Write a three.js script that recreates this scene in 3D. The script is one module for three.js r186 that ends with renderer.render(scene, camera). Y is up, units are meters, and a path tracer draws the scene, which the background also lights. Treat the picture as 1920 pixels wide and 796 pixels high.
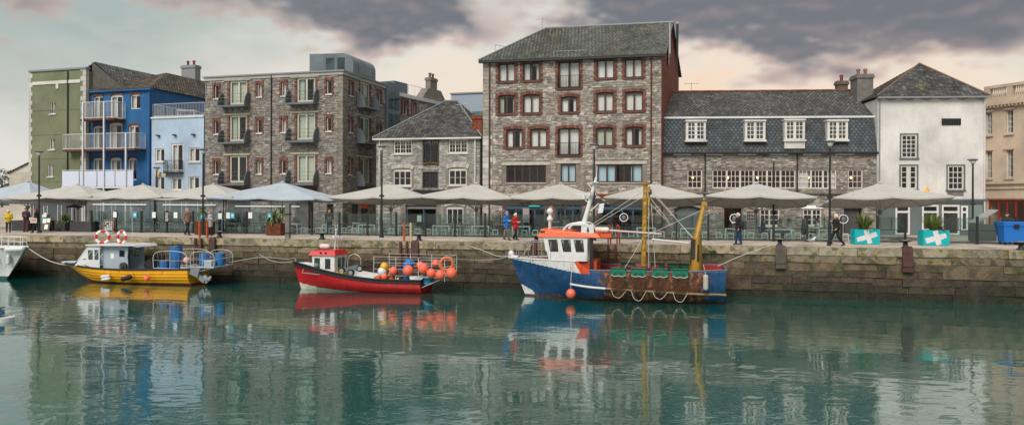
import * as THREE from 'three';
import { ImprovedNoise } from 'three/addons/math/ImprovedNoise.js';

// ---------------------------------------------------------------- camera, sky, sun, exposure
// World: x runs along the quay (right), z points out over the water, the promenade is y = 0, the water y = -2.72.
const scene = new THREE.Scene();
const YAW = 0.21369;
const camera = new THREE.PerspectiveCamera(31.74, 1920 / 796, 0.5, 1500);
camera.position.set(9.136, 2.415, 42.1);
camera.rotation.order = 'YXZ';
camera.rotation.set(0, YAW, 0.003);
camera.setViewOffset(1920, 796, 0, 22, 1920, 796);
scene.add(camera);

const renderer = new THREE.WebGLRenderer({ antialias: true });
renderer.toneMapping = THREE.LinearToneMapping;
renderer.toneMappingExposure = 2.1;
renderer.shadowMap.enabled = true;

const sstep = (a, b, x) => { const t = Math.min(1, Math.max(0, (x - a) / (b - a))); return t * t * (3 - 2 * t); };
const mixN = (a, b, t) => a + (b - a) * t;
const pn = new ImprovedNoise();
const s2l = v => { v /= 255; return v <= 0.04045 ? v / 12.92 : Math.pow((v + 0.055) / 1.055, 2.4); };
const L3 = (r, g, b) => [s2l(r), s2l(g), s2l(b)];
const fbm3 = (x, y, z, o) => { let a = 0.5, s = 0; for (let i = 0; i < o; i++) { s += a * pn.noise(x, y, z); x *= 2.03; y *= 2.03; z *= 2.03; a *= 0.52; } return s; };
{
  const Wd = 2048, Hd = 1024, d = new Float32Array(Wd * Hd * 4);
  const teal = L3(166, 180, 178), cream = L3(228, 225, 216), warm = L3(248, 212, 182), zen = L3(208, 214, 220);
  const dark = L3(106, 109, 120), pink = L3(200, 172, 164), lit = L3(208, 204, 200);
  // banks of cloud: bearing and elevation in degrees, half width, half height, weight
  const banks = [[-16.5, 16.0, 8, 2.8, 1.3], [-9, 15.2, 5, 2.6, 1.2], [-5, 13.2, 4, 1.3, .75], [-11, 12.4, 6, 1.0, .35], [7.5, 15.0, 5, 1.6, .8], [14, 14.0, 7.5, 2.2, 1.15], [23, 14.8, 9.5, 3.6, 1.4], [32, 14.0, 8, 3.2, 1.3], [20, 11.4, 7, 1.0, .45], [30, 11.0, 6, 1.2, .55], [-33, 12.2, 2.2, .9, .6], [-26, 17, 5, 1.0, .4]];
  for (let j = 0; j < Hd; j++) {
    const el = ((j + 0.5) / Hd - 0.5) * Math.PI, E = el * 180 / Math.PI;
    for (let i = 0; i < Wd; i++) {
      const k = (j * Wd + i) * 4;
      if (E < -3) { d[k] = 0.06; d[k + 1] = 0.065; d[k + 2] = 0.065; d[k + 3] = 1; continue; }
      const az = ((i + 0.5) / Wd - 0.5) * 2 * Math.PI;             // atan2(z, x)
      const x = Math.cos(az) * Math.cos(el), z = Math.sin(az) * Math.cos(el), y = Math.sin(el);
      let A = (az + Math.PI / 2 + YAW) * 180 / Math.PI; if (A > 180) A -= 360; if (A < -180) A += 360;
      const yy = y * 2.6;
      const n1 = fbm3(x * 3.2 + 7, yy * 3.2 + 3, z * 3.2, 6), n2 = fbm3(x * 9 + 31, yy * 9, z * 9 + 5, 5), n3 = fbm3(x * 26 + 3, yy * 30, z * 26 + 9, 4);
      let m = 0;
      const Aw = A + n2 * 5 + n3 * 2, Ew = E + n1 * 1.6 + n2 * 2 + n3 * 0.9;
      for (const b of banks) { const q = ((Aw - b[0]) / b[2]) ** 2 + ((Ew - b[1]) / b[3]) ** 2; m += b[4] * Math.exp(-q); }
      // broken cloud over the rest of the sky
      m += sstep(14, 24, E) * sstep(-0.05, 0.35, n1 + n2 * 0.5) * 0.55 + sstep(40, 70, Math.abs(A)) * sstep(0.0, 0.35, n1 + n2 * 0.5 + 0.1) * 0.6;
      m += n2 * 0.3 + n3 * 0.24;
      const dn = sstep(0.14, 1.1, m), edge = sstep(0.08, 0.4, m) * (1 - sstep(0.5, 1.0, m));
      const lowT = 1 - sstep(2, 13, E + n2 * 5), side = sstep(-30, -8, A);
      const sunset = Math.exp(-(((A - 12) / 24) ** 2)) * (1 - sstep(5.5, 12.5, E + n2 * 4));
      for (let c = 0; c < 3; c++) {
        let v = mixN(teal[c], cream[c], Math.min(1, lowT * 0.85 + side * 0.75 * (1 - sstep(25, 50, A))));
        v = mixN(v, zen[c], sstep(16, 45, E) * 0.8);
        v = mixN(v, lit[c], sstep(0.0, 0.3, n2 + n3 * 0.6) * 0.2);
        v = mixN(v, warm[c], sunset * 0.95);
        v = mixN(v, pink[c], edge * (0.62 - 0.4 * sstep(12, 17, E)));
        v = mixN(v, mixN(dark[c], pink[c], sunset * 0.55 + Math.max(0, n3) * 0.5), dn * 0.94);
        d[k + c] = v * 0.5;
      }
      d[k + 3] = 1;
    }
  }
  const t = new THREE.DataTexture(d, Wd, Hd, THREE.RGBAFormat, THREE.FloatType);
  t.mapping = THREE.EquirectangularReflectionMapping; t.magFilter = THREE.LinearFilter; t.minFilter = THREE.LinearFilter; t.wrapS = THREE.RepeatWrapping; t.needsUpdate = true;
  scene.background = t; scene.environment = t;
}
const sun = new THREE.DirectionalLight(0xfff8f0, 1.5);
sun.position.set(-20, 75, 70); sun.target.position.set(-4, 0, -8);
sun.castShadow = true; sun.shadow.radius = 60; sun.shadow.mapSize.set(2048, 2048);
Object.assign(sun.shadow.camera, { left: -60, right: 60, top: 60, bottom: -60, near: 1, far: 250 });
scene.add(sun, sun.target);

// ---------------------------------------------------------------- helpers
function mulberry(a) { return () => { a |= 0; a = a + 0x6D2B79F5 | 0; let t = Math.imul(a ^ a >>> 15, 1 | a); t = t + Math.imul(t ^ t >>> 7, 61 | t) ^ t; return ((t ^ t >>> 14) >>> 0) / 4294967296; }; }
let R = mulberry(12345);
const rr = (a, b) => a + (b - a) * R();
const pick = a => a[Math.floor(R() * a.length)];
const V = (x, y, z) => new THREE.Vector3(x, y, z);
const used = new Map();
function numbered(n) { const k = used.get(n) || 0; used.set(n, k + 1); return k ? n + '_' + String(k).padStart(3, '0') : n; }
function thing(name, label, category, [x, y, z] = [0, 0, 0], ry = 0, group) {
  const o = new THREE.Group(); o.name = numbered(name); o.position.set(x, y, z); o.rotation.y = ry;
  o.userData = { label, category }; if (group) o.userData.group = group;
  scene.add(o); return o;
}
function copyOf(root, [x, y, z], ry, label, group) {
  const r = root.clone(); r.name = numbered(root.name.replace(/_\d{3}$/, '')); r.userData = { ...root.userData };
  if (label) r.userData.label = label; if (group) r.userData.group = group;
  r.position.set(x, y, z); r.rotation.y = ry; scene.add(r); return r;
}
// mesh builder: collects faces, box-projected uv in metres
class MB {
  constructor() { this.p = []; this.n = []; this.c = []; this.uv = null; this.hasC = false; }
  tri(a, b, c, col, na, nb, nc) {
    this.p.push(a.x, a.y, a.z, b.x, b.y, b.z, c.x, c.y, c.z);
    if (na) this.n.push(na.x, na.y, na.z, nb.x, nb.y, nb.z, nc.x, nc.y, nc.z);
    else { const ux = b.x - a.x, uy = b.y - a.y, uz = b.z - a.z, vx = c.x - a.x, vy = c.y - a.y, vz = c.z - a.z; let nx = uy * vz - uz * vy, ny = uz * vx - ux * vz, nz = ux * vy - uy * vx; const l = Math.hypot(nx, ny, nz) || 1; nx /= l; ny /= l; nz /= l; for (let i = 0; i < 3; i++) this.n.push(nx, ny, nz); }
    const q = col || [1, 1, 1]; if (col) this.hasC = true; for (let i = 0; i < 3; i++) this.c.push(q[0], q[1], q[2]);
    return this;
  }
  quad(a, b, c, d, col) { this.tri(a, b, c, col); this.tri(a, c, d, col); return this; }
  axes(o, ax, ay, az, col, jit = 0) {          // box from centre and three half axes
    const v = []; for (const i of [-1, 1]) for (const j of [-1, 1]) for (const k of [-1, 1]) { const q = V(o.x + ax.x * i + ay.x * j + az.x * k, o.y + ax.y * i + ay.y * j + az.y * k, o.z + ax.z * i + ay.z * j + az.z * k); if (jit) { q.x += rr(-jit, jit); q.y += rr(-jit, jit); q.z += rr(-jit, jit); } v.push(q); }
    const f = (a, b, c, d) => this.quad(v[a], v[b], v[c], v[d], col);
    f(1, 5, 7, 3); f(4, 0, 2, 6); f(5, 4, 6, 7); f(0, 1, 3, 2); f(3, 7, 6, 2); f(0, 4, 5, 1);
    return this;
  }
  box(x, y, z, w, h, d, col, rot) {             // centre, size, [rx, ry, rz]
    let ax = V(w / 2, 0, 0), ay = V(0, h / 2, 0), az = V(0, 0, d / 2);
    if (rot) { const e = new THREE.Euler(...rot); ax.applyEuler(e); ay.applyEuler(e); az.applyEuler(e); }
    return this.axes(V(x, y, z), ax, ay, az, col);
  }
  bx(x0, x1, y0, y1, z0, z1, col) { return this.box((x0 + x1) / 2, (y0 + y1) / 2, (z0 + z1) / 2, x1 - x0, y1 - y0, z1 - z0, col); }
  geo(g, m, col) {
    g = g.index ? g.toNonIndexed() : g.clone(); if (m) g.applyMatrix4(m);
    const p = g.attributes.position.array, n = g.attributes.normal.array;
    const q = col || [1, 1, 1]; if (col) this.hasC = true;
    for (let i = 0; i < p.length; i++) { this.p.push(p[i]); this.n.push(n[i]); }
    for (let i = 0; i < p.length / 3; i++) this.c.push(q[0], q[1], q[2]);
    return this;
  }
  bar(a, b, r, r2 = r, seg = 6, col) {
    a = Array.isArray(a) ? V(...a) : a; b = Array.isArray(b) ? V(...b) : b;
    const l = a.distanceTo(b); if (l < 1e-5) return this;
    const g = new THREE.CylinderGeometry(r2, r, l, seg);
    const m = new THREE.Matrix4().compose(a.clone().lerp(b, 0.5), new THREE.Quaternion().setFromUnitVectors(V(0, 1, 0), b.clone().sub(a).normalize()), V(1, 1, 1));
    return this.geo(g, m, col);
  }
  path(pts, r, seg = 6, col) { for (let i = 0; i + 1 < pts.length; i++) this.bar(pts[i], pts[i + 1], r, r, seg, col); return this; }
  tube(pts, r, n = 16, seg = 6, col) { const c = new THREE.CatmullRomCurve3(pts.map(p => Array.isArray(p) ? V(...p) : p)); return this.geo(new THREE.TubeGeometry(c, n, r, seg, false), null, col); }
  ball(x, y, z, r, col, sx = 1, sy = 1, sz = 1, seg = 12) { return this.geo(new THREE.SphereGeometry(r, seg, Math.max(6, seg * 0.7 | 0)), new THREE.Matrix4().makeScale(sx, sy, sz).setPosition(x, y, z), col); }
  lathe(pts, seg = 16, m, col) { return this.geo(new THREE.LatheGeometry(pts.map(p => new THREE.Vector2(p[0], p[1])), seg), m, col); }
  torus(R0, r0, m, col, seg = 8, tseg = 24) { return this.geo(new THREE.TorusGeometry(R0, r0, seg, tseg), m, col); }
  geometry() {
    const g = new THREE.BufferGeometry(), P = this.p, N = this.n, n = P.length / 3, uv = new Float32Array(n * 2);
    for (let i = 0; i < n; i++) {
      const ax = Math.abs(N[i * 3]), ay = Math.abs(N[i * 3 + 1]), az = Math.abs(N[i * 3 + 2]), x = P[i * 3], y = P[i * 3 + 1], z = P[i * 3 + 2];
      if (az >= ax && az >= ay) { uv[i * 2] = x; uv[i * 2 + 1] = y; } else if (ax >= ay) { uv[i * 2] = z + 0.37; uv[i * 2 + 1] = y; } else { uv[i * 2] = x; uv[i * 2 + 1] = z; }
    }
    g.setAttribute('position', new THREE.Float32BufferAttribute(P, 3)); g.setAttribute('normal', new THREE.Float32BufferAttribute(N, 3));
    g.setAttribute('uv', new THREE.BufferAttribute(this.uv ? new Float32Array(this.uv) : uv, 2));
    if (this.hasC) g.setAttribute('color', new THREE.Float32BufferAttribute(this.c, 3));
    return g;
  }
  build(name, m, parent) { return put(name, this.geometry(), m, parent); }
}
const colored = new Map();
function put(name, g, m, parent, pos) {
  if (g.attributes.color) { if (!colored.has(m)) { const k = m.clone(); k.vertexColors = true; colored.set(m, k); } m = colored.get(m); }
  const o = new THREE.Mesh(g, m); o.name = name; o.castShadow = o.receiveShadow = true;
  if (pos) o.position.set(...pos);
  if (parent) { if (parent.M) { o.applyMatrix4(parent.M); parent.on.add(o); } else parent.add(o); }
  return o;
}
function single(name, mb, m, label, category, pos = [0, 0, 0], ry = 0, group, kind) {   // a thing that is one mesh
  const o = mb.build(numbered(name), m, scene); o.position.set(...pos); o.rotation.y = ry;
  o.userData = { label, category }; if (group) o.userData.group = group; if (kind) o.userData.kind = kind; return o;
}
const structure = o => { o.userData.kind = 'structure'; return o; };
const stuff = o => { o.userData.kind = 'stuff'; return o; };
const frame = (on, x, y, z, ry = 0) => ({ on, M: new THREE.Matrix4().makeRotationY(ry).setPosition(x, y, z) });
const vary = (c, a, b = 0.04) => { const k = 1 + rr(-a, a); return [c[0] * k * (1 + rr(-b, b)), c[1] * k, c[2] * k * (1 + rr(-b, b))]; };

// ---------------------------------------------------------------- textures (grain and wear only)
function tileNoise(sd) {
  const r = mulberry(sd), T = new Float32Array(65536); for (let i = 0; i < 65536; i++) T[i] = r();
  return (x, y, per) => { const xi = Math.floor(x), yi = Math.floor(y), fx = x - xi, fy = y - yi, u = fx * fx * (3 - 2 * fx), v = fy * fy * (3 - 2 * fy); const h = (a, b) => T[((((a % per) + per) % per) * 131 + (((b % per) + per) % per) * 977) & 65535]; return mixN(mixN(h(xi, yi), h(xi + 1, yi), u), mixN(h(xi, yi + 1), h(xi + 1, yi + 1), u), v); };
}
function tfbm(nz, x, y, per, o) { let a = 0.5, s = 0, t = 0; for (let i = 0; i < o; i++) { s += a * nz(x * per, y * per, per); t += a; per *= 2; a *= 0.55; } return s / t; }
function tex(size, metres, fn, srgb = true, my = metres) {
  const d = new Uint8Array(size * size * 4);
  for (let j = 0; j < size; j++) for (let i = 0; i < size; i++) { const c = fn(i / size, j / size), k = (j * size + i) * 4; for (let q = 0; q < 3; q++) d[k + q] = Math.max(0, Math.min(255, (Array.isArray(c) ? c[q] : c) * 255)); d[k + 3] = 255; }
  const t = new THREE.DataTexture(d, size, size, THREE.RGBAFormat); t.wrapS = t.wrapT = THREE.RepeatWrapping; t.magFilter = THREE.LinearFilter; t.minFilter = THREE.LinearMipmapLinearFilter; t.generateMipmaps = true;
  if (srgb) t.colorSpace = THREE.SRGBColorSpace; t.repeat.set(1 / metres, 1 / my); t.needsUpdate = true; return t;
}
const nA = tileNoise(11), nB = tileNoise(23), nC = tileNoise(57);
const T = {
  grain: tex(512, 1.7, (x, y) => { const a = tfbm(nA, x, y, 6, 6), b = nB(x * 256, y * 256, 256); return 0.93 + 0.36 * (a - 0.5) + 0.14 * (b - 0.5); }),
  plaster: tex(512, 7.3, (x, y) => { const a = tfbm(nA, x, y, 4, 6), s = tfbm(nC, x * 6 % 1, y * 0.999, 8, 4), b = nB(x * 200, y * 200, 200); const k = 0.92 + 0.3 * (a - 0.5) + 0.06 * (s - 0.5) + 0.06 * (b - 0.5); return [k, k * (0.995 - 0.02 * s), k * (0.985 - 0.03 * a)]; }),
  slate: tex(1024, 6.7, (x, y) => { const a = tfbm(nA, x, y, 12, 6), b = tfbm(nB, x, y, 7, 5), c = tfbm(nC, x, y, 60, 3), e = tfbm(nC, y, x, 4, 4); let k = 0.84 + 0.6 * (a - 0.5) + 0.28 * (c - 0.5) + 0.5 * (e - 0.5); const li = sstep(0.57, 0.7, b) * sstep(0.42, 0.6, c), yl = sstep(0.62, 0.72, 1 - e) * sstep(.45, .6, a); return [k + li * 0.2 + yl * .16, k + li * 0.19 + yl * .13, k + li * 0.12 - yl * .04]; }),
  lichen: tex(1024, 3.7, (x, y) => {
    const a = tfbm(nA, x, y, 8, 6), b = tfbm(nB, x, y, 12, 5), c = tfbm(nC, x, y, 40, 3), e = tfbm(nA, y, x, 5, 4); let k = 0.86 + 0.55 * (a - 0.5) + 0.28 * (c - 0.5); let q = [k, k * 0.985, k * 0.95];
    const yl = sstep(0.55, 0.63, b * 0.7 + c * 0.3) * sstep(0.45, 0.6, e), w = sstep(0.58, 0.64, c * 0.6 + a * 0.4), g = sstep(0.56, 0.66, 1 - e) * 0.6;
    const m = (col, t) => { q = q.map((v, i) => mixN(v, col[i], t)); }; m([0.42, 0.45, 0.3], g); m([0.82, 0.8, 0.74], w * 0.6); m([0.66, 0.56, 0.14], yl * 0.85); return q;
  }),
  wet: tex(1024, 4.3, (x, y) => { const a = tfbm(nA, x, y, 8, 6), b = tfbm(nB, x, y, 6, 5), c = tfbm(nC, x, y, 40, 3); let k = 0.86 + 0.7 * (a - 0.5) + 0.3 * (c - 0.5); const g = sstep(0.52, 0.66, b) * 0.55; return [k * mixN(1, 0.72, g), k * mixN(0.97, 0.9, g), k * mixN(0.9, 0.5, g)]; }),
  brick: tex(512, 1.8, (x, y) => { const rows = 24, ry = y * rows, row = Math.floor(ry), bx = x * 8 + (row % 2) * 0.5, fx = bx - Math.floor(bx), fy = ry - row; const m = fx < 0.05 || fy < 0.13, h = nA(Math.floor(bx) * 3.7 % 64, row * 1.9 % 64, 64), g = tfbm(nB, x, y, 16, 4); const k = 0.9 + 0.4 * (h - 0.5) + 0.3 * (g - 0.5); return m ? [0.62, 0.56, 0.5] : [k, k * 0.94, k * 0.92]; }),
  pave: tex(1024, 9.1, (x, y) => { const a = tfbm(nA, x, y, 5, 7), b = tfbm(nC, x, y, 90, 3), c = tfbm(nB, x, y, 14, 4); const k = 0.92 + 0.26 * (a - 0.5) + 0.22 * (b - 0.5) - 0.16 * sstep(0.58, 0.68, c); return [k, k * 0.97, k * 0.93]; }),
  rust: tex(512, 1.3, (x, y) => { const a = tfbm(nA, x, y, 8, 6), b = tfbm(nB, x, y, 20, 4); const k = 0.7 + 0.7 * (a - 0.5); return [k, k * (0.8 + 0.3 * b), k * (0.6 + 0.4 * b)]; }),
  hull: tex(1024, 2.9, (x, y) => { const a = tfbm(nA, x, y, 6, 6), st = tfbm(nC, x, y * .12 + .3, 30, 3), c = tfbm(nB, x, y, 40, 3), e = tfbm(nB, y, x, 7, 4); const k = 0.97 + 0.12 * (a - .5), d = sstep(.58, .72, st) * sstep(.42, .6, e) * .36 + sstep(.66, .74, c) * .2; return [k * (1 - d * .45), k * (1 - d * .62), k * (1 - d * .72)]; }),
  fabric: tex(512, 4.9, (x, y) => { const a = tfbm(nA, x, y, 6, 6), b = nB(x * 256, y * 256, 256), c = tfbm(nC, x, y, 24, 3); return 0.95 + 0.1 * (a - 0.5) + 0.04 * (b - 0.5) - 0.03 * sstep(0.56, 0.68, c); }),
};
const std = (rgb, rough = 0.8, o = {}) => { const m = new THREE.MeshStandardMaterial({ roughness: rough, metalness: 0, side: THREE.DoubleSide, ...o }); m.color.setRGB(...rgb); return m; };
const cloth = rgb => { const m = new THREE.MeshPhysicalMaterial({ roughness: 1, transmission: .12, thickness: 0, map: T.fabric, side: THREE.DoubleSide }); m.color.setRGB(...rgb); return m; };
const M = {
  mortar: std([.25, .22, .185], .95, { map: T.grain }), stone: std([1, 1, 1], .92, { map: T.grain, bumpMap: T.grain, bumpScale: 0.012 }),
  lightStone: std([.52, .48, .42], .9, { map: T.grain }), cement: std([.45, .43, .39], .9, { map: T.grain }), brick: std([1, 1, 1], .9, { map: T.grain }),
  brickWall: std([.30, .085, .05], .9, { map: T.brick }), slate: std([1, 1, 1], .75, { map: T.slate, bumpMap: T.slate, bumpScale: 0.008 }), under: std([.06, .06, .06], .9),
  green: std([.20, .225, .135], .85, { map: T.plaster }), blue: std([.018, .135, .36], .75, { map: T.plaster }), paleBlue: std([.44, .58, .74], .8, { map: T.plaster }), white: std([.76, .755, .74], .85, { map: T.plaster }), cream: std([.62, .51, .40], .85, { map: T.plaster }), grayGreen: std([.14, .175, .18], .7, { map: T.plaster }),
  trimWhite: std([.74, .73, .70], .6, { map: T.plaster }), brownFrame: std([.05, .022, .016], .5), darkFrame: std([.02, .024, .03], .5), blueFrame: std([.035, .085, .13], .5), paleFrame: std([.52, .52, .45], .5), redFrame: std([.30, .02, .015], .5),
  iron: std([.015, .016, .018], .55), steel: std([.45, .46, .47], .4, { metalness: .6 }), greyMetal: std([.16, .18, .19], .5, { metalness: .3 }), zinc: std([.17, .21, .24], .5, { metalness: .3, map: T.plaster }), lead: std([.24, .25, .26], .7),
  curtain: std([.62, .62, .58], .95), blind: std([.36, .52, .58], .9), paleBlind: std([.70, .70, .68], .9), greenCurtain: std([.42, .46, .36], .95), interior: std([.40, .38, .35], .95),
  glass: new THREE.MeshPhysicalMaterial({ color: 0xffffff, roughness: 0.02, metalness: 0, transmission: 1, thickness: 0, ior: 1.6, side: THREE.DoubleSide }),
  tintGlass: new THREE.MeshPhysicalMaterial({ color: 0xdfeae8, roughness: 0.03, transmission: 1, thickness: 0, ior: 1.52, side: THREE.DoubleSide }),
  pvc: new THREE.MeshPhysicalMaterial({ color: 0xd5dee2, roughness: 0.1, transmission: .88, thickness: 0, ior: 1.5, side: THREE.DoubleSide }),
  canopy: cloth([.58, .55, .50]), canopyBlue: cloth([.50, .56, .62]),
  paint: std([.76, .76, .75], .4, { map: T.fabric }), black: std([.012, .012, .013], .5), wood: std([.30, .17, .07], .7, { map: T.grain }), timber: std([.085, .05, .032], .9, { map: T.grain }), rustyTimber: std([.12, .045, .028], .9, { map: T.grain }),
  corten: std([.24, .07, .03], .85, { map: T.rust }), planter: std([.055, .055, .058], .85, { map: T.grain }), turquoise: std([.0, .40, .42], .5), mint: std([.03, .42, .25], .5),
  leaf: std([.10, .17, .035], .7), leafDry: std([.36, .27, .07], .8), soil: std([.035, .022, .015], .95), orange: std([.72, .10, .015], .5), red: std([.58, .012, .015], .4), lifeRed: std([.62, .03, .02], .5),
  yellowHull: std([.95, .42, .005], .38, { map: T.hull }), wheelBlue: std([.01, .16, .55], .45), barrel: std([.012, .13, .38], .5), rope: std([.52, .50, .44], .9), rubber: std([.014, .014, .015], .7), buoy: std([.86, .15, .075], .45), buoyYellow: std([.80, .42, .01], .45),
  grayPaint: std([.42, .48, .54], .45, { map: T.fabric }), yellowMast: std([.85, .52, .08], .5, { map: T.rust }), netGreen: std([.015, .20, .12], .9), rustMesh: std([.16, .06, .025], .9, { map: T.rust }), paper: std([.78, .79, .78], .8), posterBlue: std([.06, .42, .62], .7), skin: std([.52, .30, .21], .6),
};
// ---------------------------------------------------------------- the setting: water, quay, ground
R = mulberry(77);
{
  const axis = (pre, a, b, st, post) => { const o = [...pre]; for (let v = a; v <= b + 1e-6; v += st) o.push(v); return [...o, ...post]; };
  const xs = axis([-400, -200, -110, -70, -50], -40, 33, 0.14, [40, 55, 90, 180, 400]), zs = axis([-0.3], 0, 27, 0.1, [28, 32, 45, 80, 160, 400]);
  const nx = xs.length, nz = zs.length, P = new Float32Array(nx * nz * 3), U = new Float32Array(nx * nz * 2), I = [];
  for (let j = 0; j < nz; j++) for (let i = 0; i < nx; i++) {
    const x = xs[i], z = zs[j], k = j * nx + i, q = 0.45 + 0.9 * sstep(-0.25, 0.35, pn.noise(x * 0.07 + 4, z * 0.16, 2.2)) + 0.4 * sstep(11, 22, z) * sstep(-0.2, 0.4, pn.noise(x * 0.12, z * 0.3, 8.1));
    const wx = x + 0.5 * pn.noise(x * 0.4, z * 0.5, 9);
    const h = 0.0042 * pn.noise(wx * 0.55, z * 1.1, 1.5) + q * (0.0036 * pn.noise(wx * 1.5 + 9, z * 2.7, 3.5) + 0.003 * pn.noise(wx * 3.6, z * 5.6 + 3, 6.1));
    P.set([x, h, z], k * 3); U.set([x, z], k * 2);
    if (i + 1 < nx && j + 1 < nz) I.push(k, k + nx, k + 1, k + 1, k + nx, k + nx + 1);
  }
  const g = new THREE.BufferGeometry(); g.setAttribute('position', new THREE.BufferAttribute(P, 3)); g.setAttribute('uv', new THREE.BufferAttribute(U, 2)); g.setIndex(I); g.computeVertexNormals();
  const ripple = tex(1024, 5.3, (x, y) => { let a = tfbm(nA, x * 0.999, y * 0.999, 24, 4); return a * 0.7 + 0.3 * tfbm(nB, x, y, 48, 2); }, false, 3.1);
  const m = new THREE.MeshPhysicalMaterial({ roughness: 0.01, ior: 2.33, clearcoat: .75, clearcoatRoughness: 0.01, specularColor: new THREE.Color(.7, 1, .94), bumpMap: ripple, bumpScale: 0.0065 }); m.color.setRGB(.002, .08, .066);
  const w = put('water', g, m, scene, [0, -2.72, 0]); structure(w);
}
{
  const mb = new MB(); mb.bx(-420, 420, -0.5, 0, -420, -0.75);
  structure(mb.build('promenade', std([.56, .50, .455], .9, { map: T.pave, bumpMap: T.pave, bumpScale: .01 }), scene));
}
{
  const q = thing('quay_wall'); q.userData = { kind: 'structure' };
  const b = new MB(); b.bx(-420, 420, -4, -0.02, -0.78, -0.11); b.build('wall_core', std([.22, .20, .17], .95, { map: T.grain }), q);
  const mUp = std([1, 1, 1], .9, { map: T.lichen, bumpMap: T.lichen, bumpScale: .03 }), mLow = std([1, 1, 1], .75, { map: T.wet, bumpMap: T.wet, bumpScale: .04 });
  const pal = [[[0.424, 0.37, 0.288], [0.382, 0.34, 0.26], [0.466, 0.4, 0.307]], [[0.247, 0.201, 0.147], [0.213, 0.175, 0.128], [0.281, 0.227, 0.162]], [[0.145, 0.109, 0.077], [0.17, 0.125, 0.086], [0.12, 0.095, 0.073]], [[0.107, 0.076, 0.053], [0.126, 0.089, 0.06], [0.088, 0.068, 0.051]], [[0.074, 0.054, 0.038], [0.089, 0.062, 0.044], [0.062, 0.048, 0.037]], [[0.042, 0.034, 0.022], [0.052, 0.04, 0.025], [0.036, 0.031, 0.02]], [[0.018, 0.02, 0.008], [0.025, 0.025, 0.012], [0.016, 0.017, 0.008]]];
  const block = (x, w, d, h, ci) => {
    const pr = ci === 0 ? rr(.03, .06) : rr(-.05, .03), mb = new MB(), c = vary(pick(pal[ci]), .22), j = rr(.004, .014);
    mb.axes(V(w / 2, -h / 2, 0), V(w / 2 - j, 0, 0), V(0, h / 2 - j * .8, 0), V(0, 0, ci === 0 ? .42 : .13), c, ci === 0 ? .01 : .016);
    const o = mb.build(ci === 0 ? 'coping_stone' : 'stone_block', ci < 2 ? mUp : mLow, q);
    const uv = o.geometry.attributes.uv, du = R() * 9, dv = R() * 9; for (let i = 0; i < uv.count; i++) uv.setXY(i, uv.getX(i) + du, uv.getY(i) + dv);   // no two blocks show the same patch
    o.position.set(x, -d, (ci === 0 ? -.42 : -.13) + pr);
  };
  const run = (x0, x1, d, h, ci, a, b) => { let x = x0; while (x < x1 - .01) { let w = rr(a, b); if (x + w > x1 - .5) w = x1 - x; block(x, w, d, h, ci); x += w; } };
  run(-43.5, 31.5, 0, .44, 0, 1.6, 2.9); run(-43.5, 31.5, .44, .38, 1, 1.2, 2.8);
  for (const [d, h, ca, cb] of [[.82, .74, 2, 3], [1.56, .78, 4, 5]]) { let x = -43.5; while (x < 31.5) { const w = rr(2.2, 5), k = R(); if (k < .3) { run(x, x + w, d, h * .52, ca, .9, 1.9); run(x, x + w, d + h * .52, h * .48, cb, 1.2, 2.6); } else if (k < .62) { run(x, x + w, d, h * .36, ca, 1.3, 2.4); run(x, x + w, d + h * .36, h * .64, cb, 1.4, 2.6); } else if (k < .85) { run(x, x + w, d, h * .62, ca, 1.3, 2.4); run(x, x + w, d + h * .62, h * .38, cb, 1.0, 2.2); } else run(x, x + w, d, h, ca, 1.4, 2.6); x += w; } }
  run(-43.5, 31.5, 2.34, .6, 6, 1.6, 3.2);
  // back course of the edge paving
}
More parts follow.
